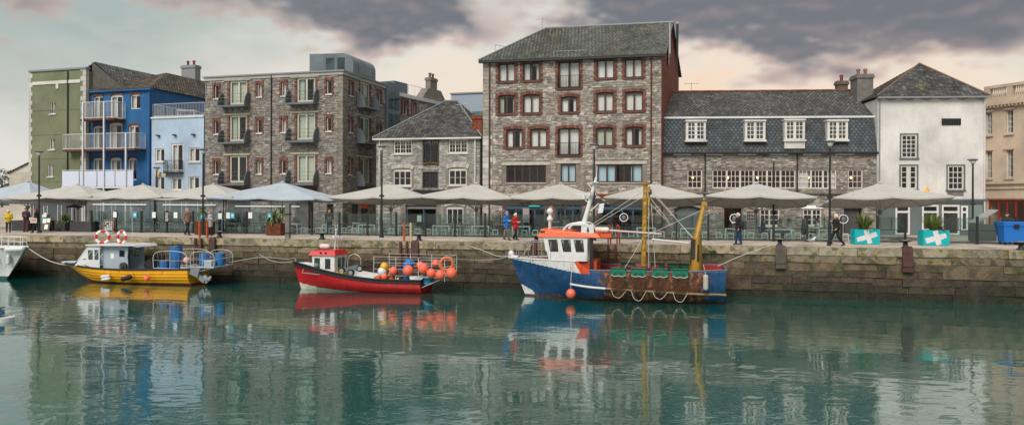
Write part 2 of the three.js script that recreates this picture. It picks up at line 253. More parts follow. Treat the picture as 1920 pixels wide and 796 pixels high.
// ---------------------------------------------------------------- building kit
const BRICK = [[.22, .075, .05], [.18, .06, .042], [.25, .095, .065], [.15, .052, .04], [.28, .13, .09]];
function wallPanel(F, w, h, holes, m, t = .35, name = 'wall', y0 = 0) {
  const s = new THREE.Shape([[0, y0], [w, y0], [w, h], [0, h]].map(p => new THREE.Vector2(...p)));
  for (const [a, b, c, d] of holes) s.holes.push(new THREE.Path([[a, c], [a, d], [b, d], [b, c]].map(p => new THREE.Vector2(...p))));
  const mb = new MB(); mb.geo(new THREE.ExtrudeGeometry(s, { depth: t, bevelEnabled: false }), new THREE.Matrix4().makeTranslation(0, 0, -t)); return mb.build(name, m, F);
}
function rubble(F, x0, x1, y0, y1, holes, pal, { ch = [.085, .18], cw = [.15, .48], pr = [.012, .055] } = {}) {
  const mb = new MB(); let y = y0;
  while (y < y1 - .05) {
    const h = Math.min(rr(...ch), y1 - y);
    let iv = [[x0, x1]];
    for (const [a, b, c, d] of holes) { const ov = Math.min(d, y + h) - Math.max(c, y); if (ov > h * .3) { const nv = []; for (const [p, q] of iv) { if (b <= p || a >= q) nv.push([p, q]); else { if (a > p) nv.push([p, a]); if (b < q) nv.push([b, q]); } } iv = nv; } }
    for (const [p, q] of iv) {
      let x = p - R() * .1;
      while (x < q - .03) {
        let w = rr(...cw); if (x + w > q - .12) w = q - x; const a = Math.max(x, p), b = Math.min(x + w, q), z = rr(...pr), j = .012;
        if (b - a > .05) {
          const c = vary(pick(pal), .27), wb = .05 * pn.noise(x * .8, y * 1.1, 4.4), J = () => rr(-.02, .02), y2 = y + h * (R() < .12 ? 1 : rr(.9, 1.02));
          const f = [V(a + j + J(), y + j + J(), z), V(b - j + J(), y + j + J(), z + J()), V(b - j + J(), y2 - j + J(), z), V(a + j + J(), y2 - j + J(), z + J())], k = [V(a + .004, y + .004, -.02), V(b - .004, y + .004, -.02), V(b - .004, y2, -.02), V(a + .004, y2, -.02)];
          for (const q of f) q.y += wb + .03 * pn.noise(q.x * 2.2, q.y * 2, 1.7); mb.quad(f[0], f[1], f[2], f[3], c); for (let i = 0; i < 4; i++) { const n = (i + 1) % 4; mb.quad(k[i], k[n], f[n], f[i], c); }
        }
        x += w;
      }
    }
    y += h;
  }
  return stuff(mb.build('rubble_masonry', M.stone, F));
}
const curtainGeo = (() => { const g = new THREE.PlaneGeometry(1, 1, 36, 1), p = g.attributes.position; for (let i = 0; i < p.count; i++) p.setZ(i, .02 * Math.sin(p.getX(i) * 52) + .01 * Math.sin(p.getX(i) * 23)); g.computeVertexNormals(); return g; })();
const planeGeo = new THREE.PlaneGeometry(1, 1);
function win(F, [x0, x1, y0, y1], { cols = 2, rows = 1, m = M.trimWhite, fr = .07, mul = .06, bar = .025, z = -.16, cur = null, d = .08, lightsPerCol = 1, part = 1, sill = null, glass = M.glass, name = 'window', arch = 0 } = {}) {
  const mb = new MB(), w = x1 - x0, h = y1 - y0;
  mb.bx(x0, x0 + fr, y0, y1, z - d / 2, z + d / 2); mb.bx(x1 - fr, x1, y0, y1, z - d / 2, z + d / 2); mb.bx(x0 + fr, x1 - fr, y1 - fr - arch, y1, z - d / 2 + .002, z + d / 2 - .002); mb.bx(x0 + fr, x1 - fr, y0, y0 + fr, z - d / 2 + .002, z + d / 2 - .002);
  const iw = w - fr * 2, cw = iw / cols, ih = h - fr * 2 - arch;
  for (let i = 1; i < cols; i++) mb.bx(x0 + fr + cw * i - mul / 2, x0 + fr + cw * i + mul / 2, y0 + fr, y1 - fr - arch, z - d / 2 + .006, z + d / 2 - .006);
  for (let i = 0; i < cols; i++) {
    const a = x0 + fr + cw * i + (i ? mul / 2 : 0), b = x0 + fr + cw * (i + 1) - (i < cols - 1 ? mul / 2 : 0);
    for (let k = 1; k < lightsPerCol; k++) { const c = mixN(a, b, k / lightsPerCol); mb.bx(c - bar / 2, c + bar / 2, y0 + fr, y1 - fr - arch, z - .017, z + .019); }
    for (let k = 1; k < rows; k++) { const c = y0 + fr + ih * k / rows; mb.bx(a, b, c - bar / 2, c + bar / 2, z - .015, z + .017); }
  }
  if (sill) mb.bx(x0 - .08, x1 + .08, y0 - .1, y0 - .004, z, .1);
  const o = mb.build(name, m, F);
  for (let i = 0; i < cols; i++) { const q = put('pane', planeGeo, glass, o); q.position.set(x0 + fr + cw * (i + .5), (y0 + y1 - arch) / 2, z - .022); q.scale.set(cw, ih + .02, 1); }
  if (cur) { const q = put('curtain', curtainGeo, cur, o); q.position.set(x0 + w * part / 2, (y0 + y1) / 2, z - .16); q.scale.set(w * part * .98, h, 1); if (part < 1) { const q2 = put('curtain', curtainGeo, cur, o); q2.position.set(x1 - w * part / 2 * .6, (y0 + y1) / 2, z - .16); q2.scale.set(w * part * .6, h, 1); } }
  return o;
}
// brick surround: toothed jambs, flat or cambered head, sill
function surround(F, [x0, x1, y0, y1], { camber = 0, tooth = .2, wmin = .12, wmax = .23, head = .24, sill = true } = {}) {
  const mb = new MB(), pz = .065; let y = y0 - (sill ? .02 : 0), k = 0; const yt = y1 - (camber ? camber : 0);
  while (y < yt - .02) { const h = Math.min(tooth, yt - y), w = k++ % 2 ? wmin : wmax; for (let q = 0; q < 3; q++) { const a = y + h * q / 3, b = y + h * (q + 1) / 3 - .008; mb.bx(x0 - w, x0 + .004, a, b, -.1, pz, vary(pick(BRICK), .15)); mb.bx(x1 - .004, x1 + w, a, b, -.1, pz, vary(pick(BRICK), .15)); } y += h; }
  const W = x1 - x0 + .3, n = Math.round(W / .085), cx = (x0 + x1) / 2;
  for (let i = 0; i < n; i++) { const t = (i + .5) / n * 2 - 1, yy = yt + camber * (1 - t * t), a = camber ? -t * Math.atan(4 * camber / W) : 0; mb.box(cx + t * W / 2 + Math.sin(-a) * head / 2, yy + head / 2 - .01, -.018, W / n * .9, head, .17, vary(pick(BRICK), .15), [0, 0, a]); }
  if (sill) mb.bx(x0 - .1, x1 + .1, y0 - .11, y0 - .022, -.16, .1, vary(BRICK[1], .1));
  return mb.build('brick_surround', M.brick, F);
}
// slates on a sloping trapezium: bottom-left, bottom-right, top-right, top-left
function slates(F, bl, br, tr, tl, pal, { sw = .3, sh = .21, name = 'slates', base = 'roof', under = M.under, thick = .035 } = {}) {
  [bl, br, tr, tl] = [bl, br, tr, tl].map(p => V(...p));
  const nrm = br.clone().sub(bl).cross(tl.clone().sub(bl)); if (nrm.lengthSq() < 1e-9) nrm.copy(br.clone().sub(bl).cross(tr.clone().sub(bl))); nrm.normalize(); if (nrm.y < 0 || (Math.abs(nrm.y) < .05 && nrm.z < 0)) nrm.negate();
  const b0 = new MB(), o = nrm.clone().multiplyScalar(-.07); b0.quad(bl, br, tr, tl); b0.quad(bl.clone().add(o), br.clone().add(o), tr.clone().add(o), tl.clone().add(o)); for (const [p, q] of [[bl, br], [br, tr], [tr, tl], [tl, bl]]) b0.quad(p, q, q.clone().add(o), p.clone().add(o));
  const rf = b0.build(base, under, F);
  const L = Math.max(bl.distanceTo(tl), br.distanceTo(tr)); const vl = V(0, 0, 0).copy(tl).add(tr).multiplyScalar(.5).sub(bl.clone().add(br).multiplyScalar(.5)).length(), rows = Math.max(1, Math.round(Math.min(L, vl * 1.02) / sh)), mb = new MB();
  for (let r = 0; r < rows; r++) {
    const va = r / rows, vb = (r + 1) / rows, a = bl.clone().lerp(tl, va), b = br.clone().lerp(tr, va), a2 = bl.clone().lerp(tl, vb), b2 = br.clone().lerp(tr, vb);
    const w = (a.distanceTo(b) + a2.distanceTo(b2)) / 2, n = Math.max(1, Math.round(w / sw)), off = r % 2 ? .5 : 0;
    for (let i = -1; i < n; i++) {
      const t0 = Math.max(0, (i + off) / n), t1 = Math.min(1, (i + 1 + off) / n - .008); if (t1 - t0 < .001) continue;
      const lift = thick * rr(.85, 1.15), c = vary(pick(pal), .18, .03), up = nrm.clone().multiplyScalar(lift), lo = nrm.clone().multiplyScalar(.006);
      const p0 = a.clone().lerp(b, t0), p1 = a.clone().lerp(b, t1), p2 = a2.clone().lerp(b2, t1), p3 = a2.clone().lerp(b2, t0);
      const f0 = p0.clone().add(up), f1 = p1.clone().add(up), f2 = p2.clone().add(lo), f3 = p3.clone().add(lo);
      mb.quad(f0, f1, f2, f3, c); mb.quad(p0, p1, f1, f0, c);
    }
  }
  stuff(mb.build(name, M.slate, rf)); return rf;
}
function plainRoof(F, pts, m, name = 'roof') { const mb = new MB(), v = pts.map(p => V(...p)); for (let i = 1; i + 1 < v.length; i++) mb.tri(v[0], v[i], v[i + 1]); return mb.build(name, m, F); }
function railing(F, path, y, h, m, { gap = .13, r = .02, rb = .011, mid = false, closeEnds = true } = {}) {
  const mb = new MB();
  for (let i = 0; i + 1 < path.length; i++) {
    const [ax, az] = path[i], [bx, bz] = path[i + 1], l = Math.hypot(bx - ax, bz - az), n = Math.max(1, Math.round(l / gap));
    mb.bar([ax, y + h, az], [bx, y + h, bz], r); mb.bar([ax, y + .08, az], [bx, y + .08, bz], r); if (mid) mb.bar([ax, y + h * .55, az], [bx, y + h * .55, bz], r * .8);
    for (let k = 0; k <= n; k++) { const t = k / n; mb.bar([mixN(ax, bx, t), y, mixN(az, bz, t)], [mixN(ax, bx, t), y + h, mixN(az, bz, t)], k === 0 || k === n ? r * 1.1 : rb, undefined, 5); }
  }
  return mb.build('railing', m, F);
}
function shell(on, w, d, h, m, { front = -.35, sides = 'lrb', t = .3, top = true } = {}) {      // the walls the street side leaves open
  if (sides.includes('l')) { const b = new MB(); b.bx(0, t, 0, h, -d, front); b.build('side_wall', m, on); }
  if (sides.includes('r')) { const b = new MB(); b.bx(w - t, w, 0, h, -d, front); b.build('side_wall', m, on); }
  if (sides.includes('b')) { const b = new MB(); b.bx(t, w - t, 0, h, -d, -d + t); b.build('rear_wall', m, on); }
  if (top) { const b = new MB(); b.bx(t, w - t, h - .35, h - .1, -d + t, front); b.build('top_floor_slab', M.interior, on); }
}
function quoins(F, x, y0, y1, dir, m, { h = .42, a = .42, b = .26, z = .05, ret = .3 } = {}) { let y = y0, k = 0; while (y < y1 - .05) { const hh = Math.min(h, y1 - y), w = k++ % 2 ? a : b, mb = new MB(); mb.bx(dir > 0 ? x - .02 : x - w, dir > 0 ? x + w : x + .02, y + .008, y + hh - .008, -ret, z, vary([1, 1, 1], .1)); mb.build('quoin', m, F); y += hh; } }
function pipe(F, pts, m = M.iron, r = .05) { const mb = new MB(); mb.path(pts, r, 8); return mb.build('downpipe', m, F); }
function chimney(on, x, z, w, d, y0, y1, m, pots = 2, potM = M.brickWall) {
  const mb = new MB(); mb.bx(x - w / 2, x + w / 2, y0, y1 - .3, z - d / 2, z + d / 2); mb.bx(x - w / 2 - .08, x + w / 2 + .08, y1 - .3, y1 - .12, z - d / 2 - .08, z + d / 2 + .08); mb.bx(x - w / 2 - .03, x + w / 2 + .03, y1 - .12, y1, z - d / 2 - .03, z + d / 2 + .03);
  const c = mb.build('chimney', m, on); for (let i = 0; i < pots; i++) { const p = new MB(); p.lathe([[.13, 0], [.11, .3], [.15, .36], [.15, .5], [.11, .5], [.11, .3]], 10); put('chimney_pot', p.geometry(), potM, c, [x + (i - (pots - 1) / 2) * w / (pots + .3), y1, z]); } return c;
}
const GREY_STONE = [[0.305, 0.277, 0.249], [0.265, 0.241, 0.221], [0.365, 0.327, 0.288], [0.226, 0.21, 0.198], [0.329, 0.277, 0.231], [0.296, 0.268, 0.251], [0.406, 0.368, 0.328], [0.249, 0.207, 0.179]];
const BUFF_STONE = [[0.41, 0.364, 0.309], [0.35, 0.312, 0.273], [0.475, 0.426, 0.371], [0.291, 0.266, 0.242], [0.434, 0.365, 0.294], [0.385, 0.355, 0.322], [0.539, 0.489, 0.433], [0.304, 0.252, 0.213]];
const PALE_STONE = [[0.4, 0.382, 0.352], [0.352, 0.34, 0.316], [0.458, 0.435, 0.391], [0.305, 0.298, 0.28], [0.418, 0.383, 0.336], [0.378, 0.37, 0.349]];
const SLATE_GREEN = [[0.196, 0.207, 0.178], [0.167, 0.178, 0.161], [0.224, 0.23, 0.196], [0.149, 0.155, 0.144], [0.23, 0.218, 0.172]];
const SLATE_BLUE = [[0.087, 0.109, 0.129], [0.077, 0.098, 0.115], [0.101, 0.123, 0.14], [0.07, 0.09, 0.105]];
const SLATE_OLD = [[0.114, 0.11, 0.106], [0.09, 0.089, 0.088], [0.144, 0.138, 0.126], [0.072, 0.072, 0.072], [0.18, 0.174, 0.156]];
const SLATE_BROWN = [[.17, .135, .10], [.14, .115, .09], [.20, .155, .11], [.12, .10, .08]];
const infl = (o, a) => [o[0] - a, o[1] + a, o[2] - a, o[3] + a];
// ---------------------------------------------------------------- buildings, left to right
R = mulberry(101);
function groundFloor(F, x0, x1) { const m = std([.11, .125, .14], .6, { map: T.plaster }); let mb = new MB(); mb.bx(x0, x1, 0, 3.1, .0, .06); const o = mb.build('ground_floor_cladding', m, F); mb = new MB(); mb.bx(x0, x1, 2.75, 3.05, .06, .2); mb.build('fascia', M.darkFrame, o); for (let x = x0 + .4; x < x1 - 1.2; x += 1.7) { mb = new MB(); mb.bx(x, x + 1.2, .4, 2.5, .06, .09); mb.build('shop_window', std([.07, .08, .09], .08), o); mb = new MB(); for (const q of [x - .05, x + 1.2]) mb.bx(q, q + .05, .35, 2.55, .06, .12); mb.bx(x, x + 1.2, 2.5, 2.55, .06, .118); mb.bx(x, x + 1.2, .35, .4, .06, .118); mb.build('window_frame', M.trimWhite, o); } }
{ // green house end
  const g = thing('green_building', 'tall olive green rendered building with white quoins and three small windows', 'building', [-50.69, 0, -17.38], -.0851);
  const F = frame(g, 0, 0, 0), ws = [[2.56, 3.22, 10.43, 11.53], [2.44, 3.14, 7.08, 8.13], [2.28, 2.98, 4.54, 5.74]];
  wallPanel(F, 6.84, 14.5, ws, M.green); shell(g, 6.84, 11, 14.3, M.green);
  for (const w of ws) { win(F, w, { cols: 2, m: M.trimWhite, fr: .06, mul: .04, cur: M.curtain, part: .5, sill: true, z: -.1 }); }
  const qw = std([.56, .55, .51], .8, { map: T.plaster }); quoins(F, 0, 0, 14.4, 1, qw); quoins(F, 6.84, 0, 14.4, -1, qw, { a: .62, b: .36, h: .46 });
  let mb = new MB(); mb.bx(.45, 6.2, 13.2, 13.5, -.05, .08); mb.bx(3.3, 3.6, 12.75, 13.2, -.05, .09); mb.build('string_course', M.trimWhite, F);
  for (const y of [10.78, 8.48, 6.23, 4.08]) { mb = new MB(); mb.bx(.45, 6.35, y - .025, y + .025, -.05, .03); mb.build('render_bead', M.green, F); }
  mb = new MB(); mb.bx(-.06, 6.9, 14.45, 14.62, -.4, .12); mb.build('parapet_coping', M.lead, F);
  pipe(F, [[4.73, 0, .08], [4.73, 14.3, .08]], M.iron, .06);
  groundFloor(F, .3, 6.5);
  // roof running back behind the parapet
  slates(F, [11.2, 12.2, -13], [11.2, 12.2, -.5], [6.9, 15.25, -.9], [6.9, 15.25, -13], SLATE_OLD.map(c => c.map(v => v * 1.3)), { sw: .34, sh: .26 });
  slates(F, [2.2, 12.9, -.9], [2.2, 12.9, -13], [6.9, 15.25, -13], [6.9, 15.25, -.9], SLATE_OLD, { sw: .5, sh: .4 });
  mb = new MB(); mb.tri(V(6.85, 12.5, -.6), V(11.2, 12.15, -.6), V(6.9, 15.2, -.6)); mb.build('gable_wall', std([.11, .10, .09], .9, { map: T.grain }), F);
  mb = new MB(); mb.bx(6.84, 11.2, 8, 12.2, -13, -9); mb.build('rear_wing', M.cement, F);
  chimney(g, 10.4, -9.5, 1.7, .8, 11.5, 16.2, M.lead, 2);
}
function metalBalcony(F, x0, x1, y, h, dep, m, slabM, o = {}) {
  const mb = new MB(); mb.bx(x0, x1, y - .16, y, .02, dep); const b = mb.build('balcony', slabM, F);
  railing(b, [[x0 + .03, .03], [x0 + .03, dep - .03], [x1 - .03, dep - .03], [x1 - .03, .03]], y, h, m, { gap: .14, r: .03, rb: .014, ...o });
  return b;
}
{ // deep blue house
  const g = thing('blue_building', 'deep blue rendered building with three tiers of white railed balconies', 'building', [-44.65, 0, -17.34], -.083);
  const F = frame(g, 0, 0, 0), r1 = [[1.19, 2.31, 9.8, 12.0], [3.11, 4.57, 9.72, 12.05], [5.42, 6.55, 10.63, 12.0]], r2 = [[1.13, 2.25, 7.1, 9.2], [2.98, 4.51, 7.0, 9.44], [5.23, 6.43, 7.1, 9.2]], r3 = [[1.13, 2.25, 4.2, 6.25], [3.11, 4.39, 3.8, 6.25], [5.17, 6.13, 4.2, 6.2]];
  const gd = [[.4, 2.0, .2, 2.4], [3.2, 5.8, .2, 2.4]];
  wallPanel(F, 7.68, 12.45, [...r1, ...r2, ...r3], M.blue); shell(g, 7.68, 14, 12.4, M.blue);
  for (const w of [...r1, ...r2, ...r3]) {
    const door = w[1] - w[0] > 1.25; win(F, w, { cols: 2, m: M.trimWhite, fr: door ? .16 : .08, mul: .1, cur: M.curtain, part: .34, arch: .1, z: -.12 });
    const mb = new MB(); for (let i = 0; i < 9; i++) { const t = (i + .5) / 9 * 2 - 1, W = w[1] - w[0] + .1; mb.box((w[0] + w[1]) / 2 + t * W / 2, w[3] - .1 + .13 * (1 - t * t) + .06, -.02, W / 9, .15, .16, vary(BRICK[1], .12), [0, 0, -t * .3]); } mb.build('window_arch', M.brick, F);
  }
  groundFloor(F, .1, 7.6);
  metalBalcony(F, 1.05, 4.9, 9.72, 1.5, 1.35, M.paint, M.rustyTimber);
  metalBalcony(F, -1.0, 7.2, 6.95, 1.4, 1.35, M.paint, M.rustyTimber);
  { const mb = new MB(); mb.bx(-1.05, 7.15, 3.42, 3.58, .02, 1.4); const b = mb.build('balcony', M.paint, F); const pw = 8.16 / 4; for (let i = 0; i < 4; i++) { const q = new MB(); q.bx(-1.04 + pw * i + .05, -1.04 + pw * (i + 1) - .05, 3.6, 4.98, 1.33, 1.38); q.build('privacy_panel', std([.62, .66, .78], .5), b); } const q = new MB(); q.bar([-1.04, 5.06, 1.36], [7.14, 5.06, 1.36], .03); q.build('handrail', M.paint, b); }
  for (const x of [1.5, 3.9, 6.35]) { const mb = new MB(); mb.bx(x - .06, x + .06, .1, x > 6 ? 8.3 : 11.2, 1.4, 1.52); mb.build('balcony_post', M.paint, F); }
  const ey = 12.45, A = [-.25, ey, .3], B = [7.95, ey, .3], C = [7.95, ey - .05, -14.2], D = [-.25, ey, -14.2], P = [6.4, 14.45, -3.4], Q = [6.4, 14.45, -14.2];
  slates(F, A, B, P, P, SLATE_BROWN, { sw: .34 }); slates(F, B, C, Q, P, SLATE_BROWN, { sw: .34 }); slates(F, D, A, P, Q, SLATE_BROWN, { sw: .5, sh: .4 });
  let mb = new MB(); mb.bx(-.2, 7.9, 12.28, 12.44, -.1, .28); mb.build('eaves_board', M.blue, F);
  mb = new MB(); mb.bx(2.2, 5.0, 12.5, 13.35, -2.6, -1.6); mb.build('dormer', M.lead, F);
  mb = new MB(); mb.bx(7.05, 7.3, 13.15, 13.3, -6.8, -5.5); mb.build('roof_light', M.paint, F);
  pipe(F, [[7.62, 0, .08], [7.62, 12.2, .08]], M.blue); pipe(F, [[.1, 0, .08], [.1, 12.2, .08]], M.trimWhite);
  mb = new MB(); mb.bar([7.3, 13.3, -9], [7.3, 13.9, -9], .13); mb.build('flue', M.iron, F);
}
{ // pale blue house with roof terrace
  const g = thing('pale_blue_building', 'pale sky blue house with railed roof terrace against the stone warehouse', 'building', [-36.47, 0, -16.17], -.0851);
  const F = frame(g, 0, 0, 0), r1 = [[.41, 1.45, 5.78, 6.96], [2.14, 3.46, 4.91, 7.38], [4.02, 5.2, 5.73, 6.98]], r2 = [[.41, 1.45, 3.27, 4.5], [2.2, 3.29, 3.27, 4.35], [4.02, 5.15, 3.27, 4.45]];
  wallPanel(F, 5.6, 9.68, [...r1, ...r2], M.paleBlue); shell(g, 5.6, 8, 9.6, M.paleBlue);
  [...r1, ...r2].forEach((w, i) => win(F, w, { cols: 2, m: M.trimWhite, fr: i === 1 ? .16 : .1, mul: .1, cur: M.curtain, part: .36, sill: true, z: -.1 }));
  groundFloor(F, .05, 5.55);
  let mb = new MB(); mb.bx(-.02, 5.62, 9.62, 9.76, -.4, .1); mb.build('parapet_coping', M.paint, F);
  railing(F, [[.05, -7], [.05, -.1], [5.55, -.1]], 9.76, 1.15, M.paint, { gap: .16 });
  { const m2 = new MB(); m2.bx(1.7, 3.45, 4.72, 4.86, .02, .5); const b = m2.build('balcony', M.iron, F); railing(b, [[1.72, .05], [1.72, .47], [3.43, .47], [3.43, .05]], 4.86, 1.0, M.iron, { gap: .12 }); const c = new MB(); for (const x of [2.15, 2.6, 3.05]) c.torus(.14, .015, new THREE.Matrix4().makeTranslation(x, 5.3, .49)); c.build('scrollwork', M.iron, b); }
  for (const x of [.82, 2.6, 4.59]) { mb = new MB(); mb.box(x, 8.1, .16, .3, .1, .22); mb.bar([x, 8.0, .0], [x, 8.16, .3], .03); mb.build('wall_light', M.iron, F); }
  mb = new MB(); mb.box(.9, 4.75, .12, .3, .26, .16); mb.box(1.62, 4.7, .1, .25, .28, .14); mb.build('alarm_box', std([.75, .38, .02], .6), F);
  const t = thing('terrace_table', 'pale table with chairs on the roof terrace of the pale blue house', 'table', [-33.4, 9.62, -16.9], .3); mb = new MB(); mb.box(0, .74, 0, 1.6, .05, .9); mb.build('tabletop', M.paint, t); for (const [a, b] of [[-.7, -.35], [.7, -.35], [.7, .35], [-.7, .35]]) { mb = new MB(); mb.bar([a, .02, b], [a, .72, b], .025); mb.build('leg', M.paint, t); }
}
// stone warehouse with juliet trays
function trayBalcony(F, x0, x1, y) {
  const a = x0 - .62, b = x1 + .3, mb = new MB(); mb.bx(a, b, y - .14, y, .05, .85); for (let i = 0; i < 6; i++) { const t = i / 5; mb.bx(a - .02, a + .05, y + t * .9 - .02, y + t * .9 + .2, .05, .85 - .38 * t * t); mb.bx(b - .05, b + .02, y + t * .9 - .02, y + t * .9 + .2, .05, .85 - .38 * t * t); }
  for (let i = 0; i < 4; i++) mb.bar([mixN(a, b, (i + .5) / 4), y - .14, .7], [mixN(a, b, (i + .5) / 4), y - .35, .05], .025);
  const o = mb.build('balcony', M.greyMetal, F); const r = new MB(); for (const h of [.35, .65, .98]) r.bar([a, y + h, .84 - .2 * h], [b, y + h, .84 - .2 * h], .014); r.build('railing', M.greyMetal, o); return o;
}
{
  const g = thing('stone_warehouse', 'four storey grey stone warehouse with grey tray balconies and toothed brick jambs', 'building', [-30.76, 0, -15.68], -.0658);
  const F = frame(g, 0, 0, 0), S = frame(g, 13.3, 0, 0, Math.PI / 2);
  const big = []; for (const x of [2.5, 9.06]) for (const [y0, y1] of [[10.6, 12.62], [7.46, 9.66], [3.92, 6.22]]) big.push([x, x + 1.75, y0, y1]);
  const sm = []; for (const x of [.95, 5.22, 7.58, 11.85]) for (const y of [11.17, 8.1, 4.63]) sm.push([x, x + .47, y, y + 1.17]);
  const door = [[8.95, 10.65, .05, 2.55], [2.3, 4.6, .05, 2.6], [11.9, 12.5, .9, 2.1]];
  const sb = []; for (const [y0, y1] of [[10.6, 12.66], [7.55, 9.65], [3.9, 6.1]]) sb.push([3.0, 4.9, y0, y1]);
  const ss = [[1.15, 1.7, 11.18, 12.3], [6.35, 7.1, 11.1, 12.28], [1.1, 1.65, 8.1, 9.25], [6.3, 7.05, 8.1, 9.2], [1.02, 1.63, 4.58, 5.8]], sd = [[1.6, 2.9, .05, 2.3], [3.3, 4.7, .05, 2.4]];
  wallPanel(F, 13.3, 12.95, [...big, ...sm, ...door], M.mortar); wallPanel(S, 8.37, 12.95, [...sb, ...ss, ...sd], M.mortar, .34);
  shell(g, 13.3, 8.37, 12.9, M.cement, { sides: 'lb' });
  const lint = o => [o[0] - .6, o[1] + .35, o[3] + .02, o[3] + .2];
  const hf = [...big.map(o => [o[0] - .22, o[1] + .22, o[2] - .1, o[3] + .02]), ...big.map(lint), ...sm.map(o => infl(o, .2)), ...door.map(o => infl(o, .05)), [1.9, 4.75, 2.65, 3.45], [8.45, 11.0, 2.6, 3.47]];
  rubble(F, .02, 12.9, 0, 12.7, hf, GREY_STONE); rubble(S, .4, 8.35, 0, 12.7, [...sb.map(o => [o[0] - .2, o[1] + .2, o[2], o[3] + .02]), ...sb.map(lint), ...ss.map(o => infl(o, .2)), ...sd.map(o => infl(o, .05))], GREY_STONE);
  const qm = std([.27, .235, .195], .9, { map: T.grain }); { let y = 0, k = 0; while (y < 12.6) { const h = rr(.3, .42), mb = new MB(), a = k % 2 ? .34 : .6, b = k++ % 2 ? .6 : .34, hh = Math.min(h, 12.68 - y); mb.bx(13.3 - a, 13.36, y + .01, y + hh - .01, -b, .06, vary([1, 1, 1], .2)); mb.build('quoin', qm, g); y += h; } }
  for (const [o, fr] of [...big.map((o, i) => [o, F, i]), ...sb.map((o, i) => [o, S, i + 6])]) {
    win(fr, o, { cols: 2, m: M.paleFrame, fr: .14, mul: .16, cur: R() < .8 ? M.greenCurtain : null, part: R() < .45 ? 1 : .34, z: -.1, name: 'french_window' }); trayBalcony(fr, o[0], o[1], o[2] - .15);
    for (const sd2 of [0, 1]) { const j = new MB(); let y = o[2], k = 0; while (y < o[3] - .05) { const w = k++ % 2 ? .12 : .23; for (let q = 0; q < 3; q++) { const c = y + q * .07; if (c < o[3]) { if (!sd2) j.bx(o[0] - w, o[0] + .004, c, c + .071, -.1, .06, vary(pick(BRICK), .15)); else j.bx(o[1] - .004, o[1] + w, c, c + .071, -.1, .06, vary(pick(BRICK), .15)); } } y += .21; } j.build('brick_jamb', M.brick, fr); }
    const l = new MB(); l.bx(o[0] - .58, o[1] + .33, o[3] + .02, o[3] + .18, -.1, .08); l.build('lintel', std([.52, .48, .34], .8, { map: T.grain }), fr);
  }
  for (const [o, fr] of [...sm.map(o => [o, F]), ...ss.map(o => [o, S])]) { win(fr, o, { cols: 1, m: M.trimWhite, fr: .07, z: -.12, sill: true, cur: R() < .4 ? M.curtain : null }); surround(fr, o, { tooth: .22, wmin: .1, wmax: .2, head: .2, sill: false }); }
  let mb = new MB(); for (let y = 2.66; y < 3.44; y += .085) for (let x = 1.92; x < 4.7; x += .235) mb.bx(x, x + .22, y, y + .075, -.02, .03 + R() * .01, vary(pick(BRICK), .15)); mb.build('brick_lintel', M.brick, F);
  mb = new MB(); for (let y = 2.62; y < 3.44; y += .085) for (let x = 8.47; x < 10.9; x += .235) mb.bx(x, x + .22, y, y + .075, -.02, .03 + R() * .01, vary(pick(BRICK), .15)); mb.build('brick_lintel', M.brick, F);
  win(F, door[2], { cols: 1, m: M.rustyTimber }); win(F, door[1], { cols: 3, m: M.darkFrame }); { const d = new MB(); d.bx(8.95, 9.05, .05, 2.55, -.3, -.1); d.bx(10.55, 10.65, .05, 2.55, -.3, -.1); d.bx(9.05, 10.55, 2.45, 2.55, -.3, -.1); d.build('doorway', M.darkFrame, F); }
  mb = new MB(); mb.bx(3.3, 4.7, 1.7, 2.35, -.1, -.05); mb.build('door_panel', M.orange, S); win(S, sd[0], { cols: 1, m: M.darkFrame }); win(S, sd[1], { cols: 2, m: M.darkFrame });
  mb = new MB(); mb.bx(-.08, 13.4, 12.72, 12.98, -.4, .1); mb.bx(13.1, 13.4, 12.72, 12.975, -8.4, -.4); mb.build('fascia_band', std([.50, .49, .46], .8, { map: T.plaster }), g);
  mb = new MB(); mb.bx(-.15, 13.5, 12.98, 13.1, -8.45, .2); mb.build('flat_roof', M.lead, g);
  pipe(F, [[6.65, 0, .1], [6.65, 12.9, .1]]);
  // zinc penthouse with a rounded roof edge
  { const s = new THREE.Shape(); s.moveTo(0, 0); s.lineTo(4.2, 0); s.lineTo(4.2, 1.0); s.quadraticCurveTo(4.1, 1.75, 3.2, 1.85); s.lineTo(0, 1.95); const p = new MB(); p.geo(new THREE.ExtrudeGeometry(s, { depth: 4.2, bevelEnabled: false }), new THREE.Matrix4().makeTranslation(12.6 - 3.9 + .2, 13.1, -6.4)); const o = p.build('penthouse', M.zinc, g); const q = new MB(); q.bx(10.5, 11.3, 13.5, 14.6, -2.2, -2.17); q.build('penthouse_window', M.tintGlass, o); const q2 = new MB(); q2.bx(11.6, 12.3, 13.5, 14.6, -2.2, -2.17); q2.build('penthouse_window', M.tintGlass, o); const q3 = new MB(); q3.bx(13.1, 13.13, 13.4, 14.2, -5.6, -3.2); q3.build('penthouse_window', M.tintGlass, o); }
}
